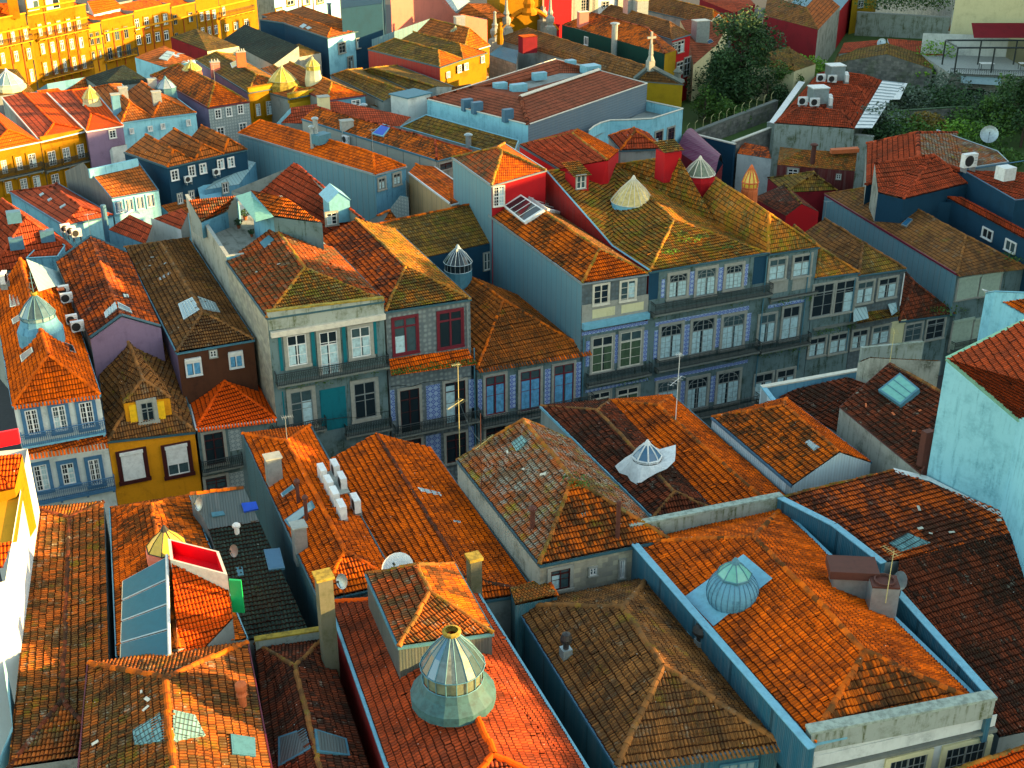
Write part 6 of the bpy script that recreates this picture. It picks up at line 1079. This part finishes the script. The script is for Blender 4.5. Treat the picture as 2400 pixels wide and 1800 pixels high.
# ================= right: houses, walls, garden =================
s=MB(); s.face([P(1590,345,2.5),P(2040,330,5),P(2400,470,5),P(2700,470,5),P(2700,120,6),P(1990,60,5),P(1600,160,2.5)]); g=s.build('garden_ground','grass'); g['kind']='structure'
ob=thing('townhouse','purple house with an ivy covered wall and brown hipped roof, top right','house',P(1880,110,0)); z=13.
slab('',[P(1790,36,z),P(1917,70,z),P(1889,16,15.4),P(1800,-10,15)],rm='t_brown',w=('p_wine','p_wine',None,None),par=ob,cap=((1,2),)); slab('',[P(1917,70,z),P(1969,15,z),P(1925,-22,15.4),P(1889,16,15.4)],rm='t_far',w=('p_old','p_grey',None,None),par=ob)
bush(P(1852,95,8.5),3.2,9,'','leaf_dark',700,'ivy',.4,par=ob)
a,b_=P(1956,40,12.),P(1998,-12,12.); slab('brick red building front with two white windows beside the alley',[a,b_,b_+V((-8,8,0)),a+V((-8,8,0))],rm='zinc',w='p_red',rel=False); q=slab('mustard yellow building with white windows at the top right',[P(1998,-2,12.),P(2050,-12,12.),P(2060,-40,12.),P(1998,-40,12)],rm='t_farred',w='p_mustard',rel=False); win(q.o,q.f,(2012,2,2022,16),'w')
a,b_=P(2009,30,9.5),P(2227,43,9.5); w_=thing('garden_wall','tall streaky weathered retaining wall with green hedge above','wall',a-ZU*9); parapet(w_,a,b_,9,.8,'p_mossy',.2,'cement',inward=DA); 
for i in range(9): bush(P(2045+22*i,28+random.random()*6,10.5)+V((0,3,0)),3.2,4.5,['leafy','dark','rounded','spreading','thick','tangled','low','broad','last right'][i]+' bush %s on top of the streaky wall'%['at the far left end','second in line','beside the pale stain','near the middle','right of the middle','over the dark streaks','by the mossy joint','before the cream house','next to the cream house'][i],'leaf_dark' if i%2 else 'leaf',260,ls=.5,group='bushes on top of the retaining wall')
q=slab('cream rendered building at the top right corner',[P(2227,80,11.),P(2420,95,11.),P(2430,20,11),P(2235,10,11)],rm='cement',w='p_cream',base=4,rel=False); a,b_=q.pts[0],q.pts[1]; wall(q.o,[a+ZU*14,b_+ZU*14,],'p_cream',base=5)
h=hipA('stone gabled barn with a mossy tiled roof',8.5,(1954,148),(2186,162),(2078,127),(2079,101),gf=True,rm='t_green',w=('s_dark','s_dark','s_dark'),capm='t_green',gut=None); slab('faded red roof with a dish behind the stone gable',[P(1966,126,9.),P(2075,112,9.),P(2075,92,9.8),P(1978,100,9.6)],rm='t_farred',w='p_grey'); slab('patched red roof with loose metal sheets right of the stone gable',[P(2172,130,9.),P(2213,130,9.),P(2212,100,10),P(2080,90,10.),P(2085,105,9.6)],rm='t_farred',w='p_white'); dish(P(2066,106,10),.8,230,'round pale dish on the faded red roof','galv',30,.4)
h=slab('small pale yellow house with a mossy hipped roof beside the trees',[P(1748,146,9.5),P(1862,167,9.5),P(1912,150,9.6),P(1850,111,11.4),P(1778,117,11.2)],rm='t_green',w=('p_cream',)*5,cap=((1,3),(3,4)))
# hall with four parallel red hipped roofs
ob=thing('hall','hall with four parallel red hipped roofs and a white metal edge','building',P(1930,240,0)); z=8.; A0,A1_,C0,C1=P(1816,289,z),P(2003,302,z),P(1919,172,z),P(2068,190,z)
for i in range(4):
    l0,l1=A0.lerp(C0,i/4),A0.lerp(C0,(i+1)/4); r0,r1=A1_.lerp(C1,i/4),A1_.lerp(C1,(i+1)/4); m0,m1=(l0+l1)/2,(r0+r1)/2; d=(m1-m0).normalized()
    house('',l1,l0,r0,r1,m0+d*2.6+ZU*1.5,m1-d*2.6+ZU*1.5,rm='t_farred',w='p_mossy',par=ob,gut=None,capm='t_farred',rel=True)
q=slab('',[P(2003,300,8.5),P(2044,300,8.5),P(2087,233,8.7),P(2109,233,8.7),P(2127,195,8.9),P(2068,189,8.9)],rm='white',w=(None,)*6,par=ob,rel=False); c=MB()
for i in range(16): f_=i/15; c.tube(P(2003,300,8.55).lerp(P(2068,189,8.95),f_),P(2040,300,8.55).lerp(P(2120,195,8.95),f_),.06,n=4)
c.build('seams','galv',ob); slab('',[P(1803,286,7.9),P(1816,290,7.9),P(1887,192,8.4),P(1872,190,8.4)],rm='white',w=(None,)*4,par=ob,rel=False)
for gi,(x,y) in enumerate(((1955,186),(1915,240))):
    p=P(x,y,9.4); t=thing('ventilation_unit','%s grey ventilation box on the four ridged red roof'%['farther','nearer'][gi],'ventilation unit',p); addbox(t,'casing','galv',p,2.4,2.2,2.2,.2); addbox(t,'lid','white',p+ZU*2.21,2.6,2.4,.15,.2)
    for j,(dx,dy) in enumerate(((-2.4,-1.2),(-.8,-1.9),(1.9,.2),(1.6,-1.3))): ac(p+V((dx,dy,-.3)),.1+(j>1)*1.4,1.5,'white fan unit %s of the %s ventilation box on the red roof'%(['left','in front','right, farther back','right, nearer'][j],['farther','nearer'][gi]),'fan units on the four ridged red roof')
a,b_=P(1798,289,7.),P(2046,322,7.); w_=thing('garden_wall','stained white and grey yard wall below the four ridged red roof','wall',a-ZU*7); parapet(w_,a,b_,8,.5,'p_mossy',.15,'cement',inward=DA); wall(w_,[P(1865,302,6.6)-DA*0.2+V((0,-.3,0)),P(2040,326,6.6)+V((0,-.3,0))],'p_cyan',nm='render_panel')
# terrace building
zt=9.; a,b_=P(2225,172,zt),P(2440,180,zt); o=thing('terrace_building','pale stone building with a roof terrace, metal pergola and two white tables','building',V((a.x,a.y,3))); wall(o,[a,b_],'s_grey',base=2); wall(o,[a+V((0,16,0)),a],'p_old',base=2); c=MB(); c.face([a,b_,b_+V((0,17,0)),a+V((0,17,0))]); c.build('terrace_floor','cement',o); wall(o,[a+V((0,16,3.6)),b_+V((0,16,3.6))],'p_white',base=zt,nm='rear_wall'); pf=vpl(a,b_); balcony(o,pf,(2226,174),(2438,182),dep=.2,bar=.35); sty('dw',fr='darkmaroon',nx=3,nz=1,tr=0,sw=.1); win(o,pf,(2262,207,2302,242),'dw'); c=MB()
for i in range(4):
    for y_ in (.6,7): p=a+V((1+6*i,y_,0)); c.tube(p,p+ZU*4,.14,n=4)
c.path([a+V((1,.6,4)),a+V((19,.6,4)),a+V((19,7,4)),a+V((1,7,4)),a+V((1,.6,4))],.14,4); c.build('pergola','iron',o)
q=MB(); q.face([a+V((6,8,4.2)),a+V((19,8,4.2)),a+V((18,13,5.8)),a+V((7,13,5.8))]); q.build('canopy','p_wine',o); q=MB(); q.face([pf.hit(2250,190)+pf.n*1.5,pf.hit(2345,196)+pf.n*1.5,pf.hit(2345,192)+ZU*.7,pf.hit(2250,186)+ZU*.7]); q.build('glass_awning','paleglass',o)
for i in range(2): p=a+V((7+6.5*i,3,0)); t=thing('table','%s white topped table on the stone roof terrace'%['left','right'][i],'table',p,'tables on the stone terrace'); q=MB(); q.cbox(p+ZU*1.,2.2,1.2,.08); q.build('top','white',t); q=MB(); [q.tube(p+V((sx,sy,0)),p+V((sx,sy,1)),.05,n=4) for sx in(-1,1) for sy in (-.5,.5)]; q.build('legs','iron',t)
slab('small shed roof by the palm tree',[P(2222,72,8.5),P(2262,80,8.5),P(2260,60,9.2),P(2230,52,9.2)],rm='t_brown',w='p_old')
# dark red house and shacks
q=slab('dark red boarded house with mossy broken roof and a white window',[P(1822,386,8.5),P(2004,401,8.5),P(2009,358,9.8),P(1880,350,9.9),P(1828,344,9.2)],rm='t_moss',w=('c_darkred','p_grey','p_grey','p_grey','c_darkred'),rel=False); win(q.o,q.f,(1848,395,1868,421),'w'); win(q.o,q.f,(1961,408,1970,420),'small'); flue(q.o,q.s.hit(1904,382),.3,2.2,'rustmetal'); c=MB(); c.box(q.s.hit(1944,362)+ZU*.3,q.s.hit(2008,358)-q.s.hit(1944,362),V((0,-1,0)),ZU*.5); c.build('orange_sheet','clay',q.o)
h=hipA('small mossy pyramid roof in front of the dark red house',8.,(1840,452),(1962,446),(1908,409),(1906,403),rm='t_green',w='p_wine',L=6,rise=1.6,gut=None)
h=hipA('dark tiled gable with deep red end wall behind the small dormers',9.6,(1842,506),(1919,496),(1879,478),(1838,432),gf=True,rm='t_dark',w=('p_red','p_wine','p_wine'),capm='t_green',gut=None)
slab('patched low shack roof with white sheets',[P(1728,360,5.5),P(1808,372,5.5),P(1800,345,6.2),P(1742,333,6.2)],rm='t_patch',w='p_white'); 
for i,(x,y) in enumerate(((1752,345),(1772,348),(1788,352))): pass
c=MB(); A_,B__,C_,D__=P(1585,352,6.5),P(1636,318,6.5),P(1694,384,6.2),P(1676,412,6.2); o=thing('barrel_roof_shed','shed with an arched purple metal roof','shed',V((A_.x,A_.y,GZ))); pv=None
for k in range(9):
    t=k/8; p=A_.lerp(B__,t)+ZU*2.*math.sin(math.pi*t); q=D__.lerp(C_,t)+ZU*2.*math.sin(math.pi*t)
    if pv: c.face([pv[0],p,q,pv[1]])
    pv=(p,q)
c.build('roof','c_purple',o); wall(o,[D__,C_],'p_wine'); wall(o,[A_,D__],'p_wine')
a,b_=P(1634,316,6.8),P(1725,338,6.8); w_=thing('garden_wall','dark wall with bright white coping beside the purple shed','wall',a-ZU*6); parapet(w_,a,b_,7,.4,'p_navy',.15,'offwhite'); a,b_=P(1715,333,6.8),P(1802,300,6.8); w_=thing('garden_wall','thin wall with pale coping rising toward the stained yard wall','wall',a-ZU*6); parapet(w_,a,b_,7,.4,'s_dark',.15,'offwhite')
a,b_=P(1600,318,5.),P(1815,236,6.5); w_=thing('garden_wall','long mossy stone garden wall with wire posts below the trees','wall',a-ZU*4); parapet(w_,a,b_,7,.7,'s_dark',.2,'granite_d'); c=MB()
for i in range(12): p=a.lerp(b_,(i+.5)/12); c.path([p,p+ZU*1.2,p+ZU*1.6+DB*.4],.05,3)
c.build('wire_posts','straw',w_)
h=hipA('orange red tiled roof with thick ridge and greyish right slope',11.,(2030,434),(2262,402),(2153,366),(2150,312),bl=(2032,338),rm=dict(l='t_farred',r='t_pale',f='t_farred',b='t_farred'),w=('p_navy','p_grey','p_old'),capm='t_farred',rel=True,gut=None,cr=.25)
z=11.5; q=slab('red hipped roof with broad rounded tiles above navy walls',[P(2058,452,z),P(2118,467,z),P(2190,363,14),P(2050,383,13.8)],rm='t_farred',w=('p_navy','p_navy',None,'p_old'),rel=True,rh=.5,cw=.3,cap=((1,2),(2,3)),capm='t_farred'); slab('',[P(2118,467,z),P(2268,430,z),P(2190,363,14)],rm='t_farred',w=('p_navy','p_navy',None),rel=True,rh=.5,cw=.3,par=q.o,cap=((1,2),),capm='t_farred')
slab('flat grey lichen roof with a metal edge beside the garden',[P(2204,344,10.5),P(2285,392,10.5),P(2364,380,10.8),P(2338,355,11.2),P(2196,305,11.4)],rm='t_pale',w='p_grey',gut='galv')
ob=thing('townhouse','dark walled house with bright red upper roof and lower roof strip at the right','house',P(2330,560,0)); z=12.6
slab('',[P(2258,400,z),P(2380,470,z),P(2460,462,z),P(2460,375,14.5),P(2400,378,14.5)],rm='t_farred',w=('p_navy','p_navy',None,None,None),par=ob,rel=True,gut='duct'); skl=P(2354,420,13.3); addbox(ob,'roof_box','white',skl,1.6,1.4,1.4,AB)
ac(P(2268,396,13.2),AB,2.,'boxy white unit on the corner of the bright red roof')
a=[P(2208,458,10.4),P(2412,563,10.4),P(2440,560,11.2),P(2372,523,11.3),P(2258,461,11.3)]; slab('',a,rm='t_farred',w=('p_navy','p_navy',None,None,None),par=ob,rel=True); pf=vpl(a[0],a[1]); wins(ob,pf,[(2306,532,2324,565),(2360,560,2378,595)],'thin'); wall(ob,[P(2130,468,10.2),P(2231,474,10.2)],'p_navy')
dish(P(2312,352,10),1.1,250,'pale satellite dish at the garden edge above the grey roof','galv',25,2.)
# trees
tree(P(1730,275,2.5),24,6.6,'tall dark leafy tree rising beside the purple roof','leaf_dark',11000,lobes=30,ls=.62,tr=.08)
for i,(x,y,z_,h_,r_,m) in enumerate(((1650,285,3,6,4,'leaf'),(1695,270,3,7,4.5,'leaf_dark'),(1745,262,3,7,4.2,'leaf'),(1795,250,4,6.5,4,'leaf_dark'),(1830,225,5,6,4,'leaf'),(1880,190,6,5,3.2,'leaf_bright'),(1710,300,3,5,3.5,'leaf'))):
    tree(P(x,y,z_),h_,r_,['round green tree by the museum annex','dark round tree below the tall tree','broad green tree above the stone garden wall','dark tree at the end of the stone wall','green tree beside the red hall','bright green tree by the pale yellow house','low tree with pale leaves under the tall tree'][i],m,1500,lobes=8,ls=.5,tr=.1,group='garden trees behind the stone wall')
for i,(x,y,z_,r_,h_,m,l) in enumerate(((2065,320,5,4,5,'leaf_grey','grey green bush at the corner of the red hall'),(2105,322,5,3.5,4,'leaf','green bush right of the grey one'),(2165,318,5,2.8,3.6,'leaf_yellow','yellow orange shrub in the garden'),(2130,270,5,3.4,4.5,'leaf_grey','thin grey bush near the white metal edge'),(2215,238,5,3.6,5,'leaf_grey','tall grey olive bush before the stone building'),(2190,170,6,3.5,6,'leaf_bright','bright green bush right of the stone gable'),(2160,188,6,3,3,'leaf_bright','low bright shrub under the stone gable'),(2250,275,5,5,5,'leaf_dark','dark hedge mass in the garden middle'),(2300,340,5,4,3.5,'leaf','green bush behind the grey roof'),(2372,285,5,4.,6,'leaf_dark','tall dark shrub at the right edge'),(2390,330,5,5,8,'leaf','spreading green shrub at the right edge'),(2270,300,5,3.5,3,'leaf','low green bush beside the dark hedge'),(2330,300,5,4,4,'leaf_dark','dark bush between hedge and right edge'),(2010,240,3,1.,2.,'leaf','tiny shrub by the roof'),(1915,255,1,2,3,'leaf','shrub'))[:13]):
    bush(P(x,y,z_),r_,h_,l,m,900,ls=.5,group='garden bushes')
for i,(x,y) in enumerate(((2150,262),(2330,250))):
    a=P(x-90,y,7.5); b_=P(x+90,y+(6 if i else -12),7.5); w_=thing('garden_wall',['ivy covered low wall left of the stone building','mossy terrace wall below the stone building'][i],'wall',a-ZU*3); parapet(w_,a,b_,3.5,.6,'s_dark',.1,'leaf_dark')
for i,(x,y,z_,r_,h_,m,l) in enumerate(((1640,235,2.5,3.6,6,'leaf_dark','dark bushy growth behind the white annex'),(1665,215,2.5,4,7,'leaf','dense green growth at the foot of the tall tree'),(1790,215,4,4,6,'leaf','rounded green bush left of the red hall'),(1835,195,5,3.6,5,'leaf_bright','fresh green bush below the pale yellow house'),(1770,180,4,3.4,6,'leaf_dark','dark bush in front of the pale yellow house'),(2110,255,5,4,4,'leaf_dark','dark creeper heap beside the white metal edge'),(2200,262,5,4.6,4,'leaf_dark','dark ivy heap along the garden wall'),(2150,340,5,4,3,'leaf','low green bush just above the red tiled roof'),(2250,330,5,4,3,'leaf_bright','bright low bush above the flat grey roof'),(2385,300,5,4.4,6,'leaf','tall leafy bush close to the right edge'),(2330,275,5,4.4,4,'leaf_grey','grey green bush under the stone building'),(2340,390,5,3,2.5,'leaf','small bush by the satellite dish'),(1900,185,5,2.8,4,'leaf_bright','small bright bush at the far end of the red hall'),(2080,335,5,3,3,'leaf_dark','dark small bush at the yard wall end'))):
    bush(P(x,y,z_),r_,h_,l,m,900,ls=.5,group='garden bushes')
tree(P(2392,345,5),12,4.5,'tall dark tree cut by the right edge of the garden','leaf_dark',4000,lobes=14,ls=.55,tr=.15)
tree(P(2345,300,5),8,3.6,'round dark tree left of the right edge tree','leaf',2600,lobes=10,ls=.5,tr=.15)
# palm and bare tree
p=P(2300,88,7.); t=thing('palm_tree','small palm tree before the cream building','palm',p); c=MB(); c.tube(p,p+ZU*4,.35,.28,8); c.build('trunk','bark',t); c=MB()
for k in range(26):
    a=k*2.4; e=V((math.cos(a),math.sin(a),0)); pr=p+ZU*4; el=.9-(k%5)*.3
    for j in range(7):
        q=p+ZU*(4+math.sin(el)*(j+1)*.6-.05*(j+1)**2)+e*(j+1)*.62*math.cos(el*.5)
        sd=V((-e.y,e.x,0))*(.55-.06*j); c.face([pr-sd*.9,pr+sd*.9,q+sd,q-sd],uv=[(k+.5,j+.5)]*4); pr=q
c.build('crown','leaf',t)
p=P(2390,100,7.); t=thing('bare_tree','leafless grey tree beside the palm','tree',p); c=MB()
def br(m,a,d,l,r,n):
    b__=a+d*l; m.tube(a,b__,r,r*.6,5,cap=False)
    if n: 
        for k in range(3): br(m,b__,(d+V((random.gauss(0,.5),random.gauss(0,.5),random.gauss(.1,.3)))).normalized(),l*.72,r*.6,n-1)
br(c,p,ZU,3.2,.25,5); c.build('trunk','bark',t)
# gulls in flight
gull(P(413,132,17),2.6,True,'big white gull gliding left over the pale skylight roof',2.2); gull(P(444,146,16),2.2,True,'white gull flying over the mossy roof, right of the other one',1.8); gull(P(303,500,13),1.2,True,'golden lit gull flying over the small red roof',2.)
# added unseen blocks, heights set to keep this side in shade (outside the frame, right)
o=thing('shade_blocker','long stone church nave beyond the right edge','church',V((112,120,GZ))); c=MB()
for y0,y1,zt in ((-60,46,30.5),(46,60,33),(60,69.5,34.2),(69.5,88,44),(88,95,37.9),(95,108,32.0),(108,122,38),(122,160,46),(160,178,40),(178,225,30),(225,340,27)): c.box(V((92,y0,GZ)),V((0,y1-y0,0)),V((30,0,0)),ZU*(zt-GZ))
c.build('wall','s_grey',o)

# small things on the roofs
for b_,side,x,y,h_ in ((B2,'r',1000,1215,0),(B1,'l',1180,1150,0)): pass
antenna(H2.R2+ZU*.1,2.2,'thin aerial at the far end of the gabled brown roof',30,((.95,.9,6),),mat='galv',mm='galv')
antenna(B9.pts[2]+ZU*.1,2.6,'leaning aerial at the top of the skylight roof',80,((.95,1.,7),),mat='straw',mm='straw')
antenna(H12.R2+ZU*.1,1.8,'short aerial on the brown mossy roof by the grey wall',10,((.95,.8,5),),mat='galv',mm='galv')
antenna(M7.R1+ZU*.1,2.4,'thin aerial on the sunlit ridge above the grey tiled facade',10,((.95,1.,6),),mat='galv',mm='galv')
antenna(N1.R1+ZU*.1,2.6,'thin aerial on the long orange roof of the grey blue house',40,((.95,1.,6),),mat='galv',mm='galv')
antenna(B3.R2+ZU*.1,1.9,'small aerial on the ridge behind the air conditioners',20,((.95,.8,6),),mat='galv',mm='galv')
def cable(label,a,b,sag=.5):
    c=MB(); c.path([a.lerp(b,i/10)-ZU*sag*4*(i/10)*(1-i/10) for i in range(11)],.022,3); tag(c.build('cable','iron'),label,'cable')
cable('black cable sagging from the tall mast to the rusty mast',P(1078,1085,9.5)+ZU*5,P(1128,1130,11.3)+ZU*3)
for o_,pl_,x0,y0,x1,y1 in ((H4.o,H4.f,640,1000,912,962),(o9,f9,1533,870,1768,830),(H5.o,H5.f,915,905,1112,880)):
    a,b_=pl_.hit(x0,y0)+pl_.n*.12,pl_.hit(x1,y1)+pl_.n*.12; c=MB(); c.path([a.lerp(b_,i/8)-ZU*.25*(i%4==2) for i in range(9)],.03,3); c.build('wall_cable','iron',o_)
# broken and slipped tiles lying on the old roofs
for b_,m_,n_ in ((B11,'offwhite',5),(B1,'offwhite',3),(H3,'cement',3),(L5s,'offwhite',4),(B9,'clay',4),(H4,'cement',3)):
    pl_=b_.s if hasattr(b_,'s') else b_.sl; P4=b_.pts if hasattr(b_,'pts') else [b_.BL,b_.FL,b_.R1,b_.R2]
    for k in range(n_):
        f_,g_=random.uniform(.15,.85),random.uniform(.15,.8); q=P4[0].lerp(P4[1],f_).lerp(P4[3].lerp(P4[2],f_),g_); nn=pl_.n if pl_.n.z>0 else -pl_.n; q=q+nn*.13; a=random.random()*6.28; u=(pl_.u*math.cos(a)+pl_.v*math.sin(a)); v=nn.cross(u); w_=random.uniform(.05,.10); l_=random.uniform(.1,.24); c=MB(); c.box(q-u*l_-v*w_,u*l_*2,v*w_*2,nn*.03); c.build('tile_fragment',m_,b_.roof)
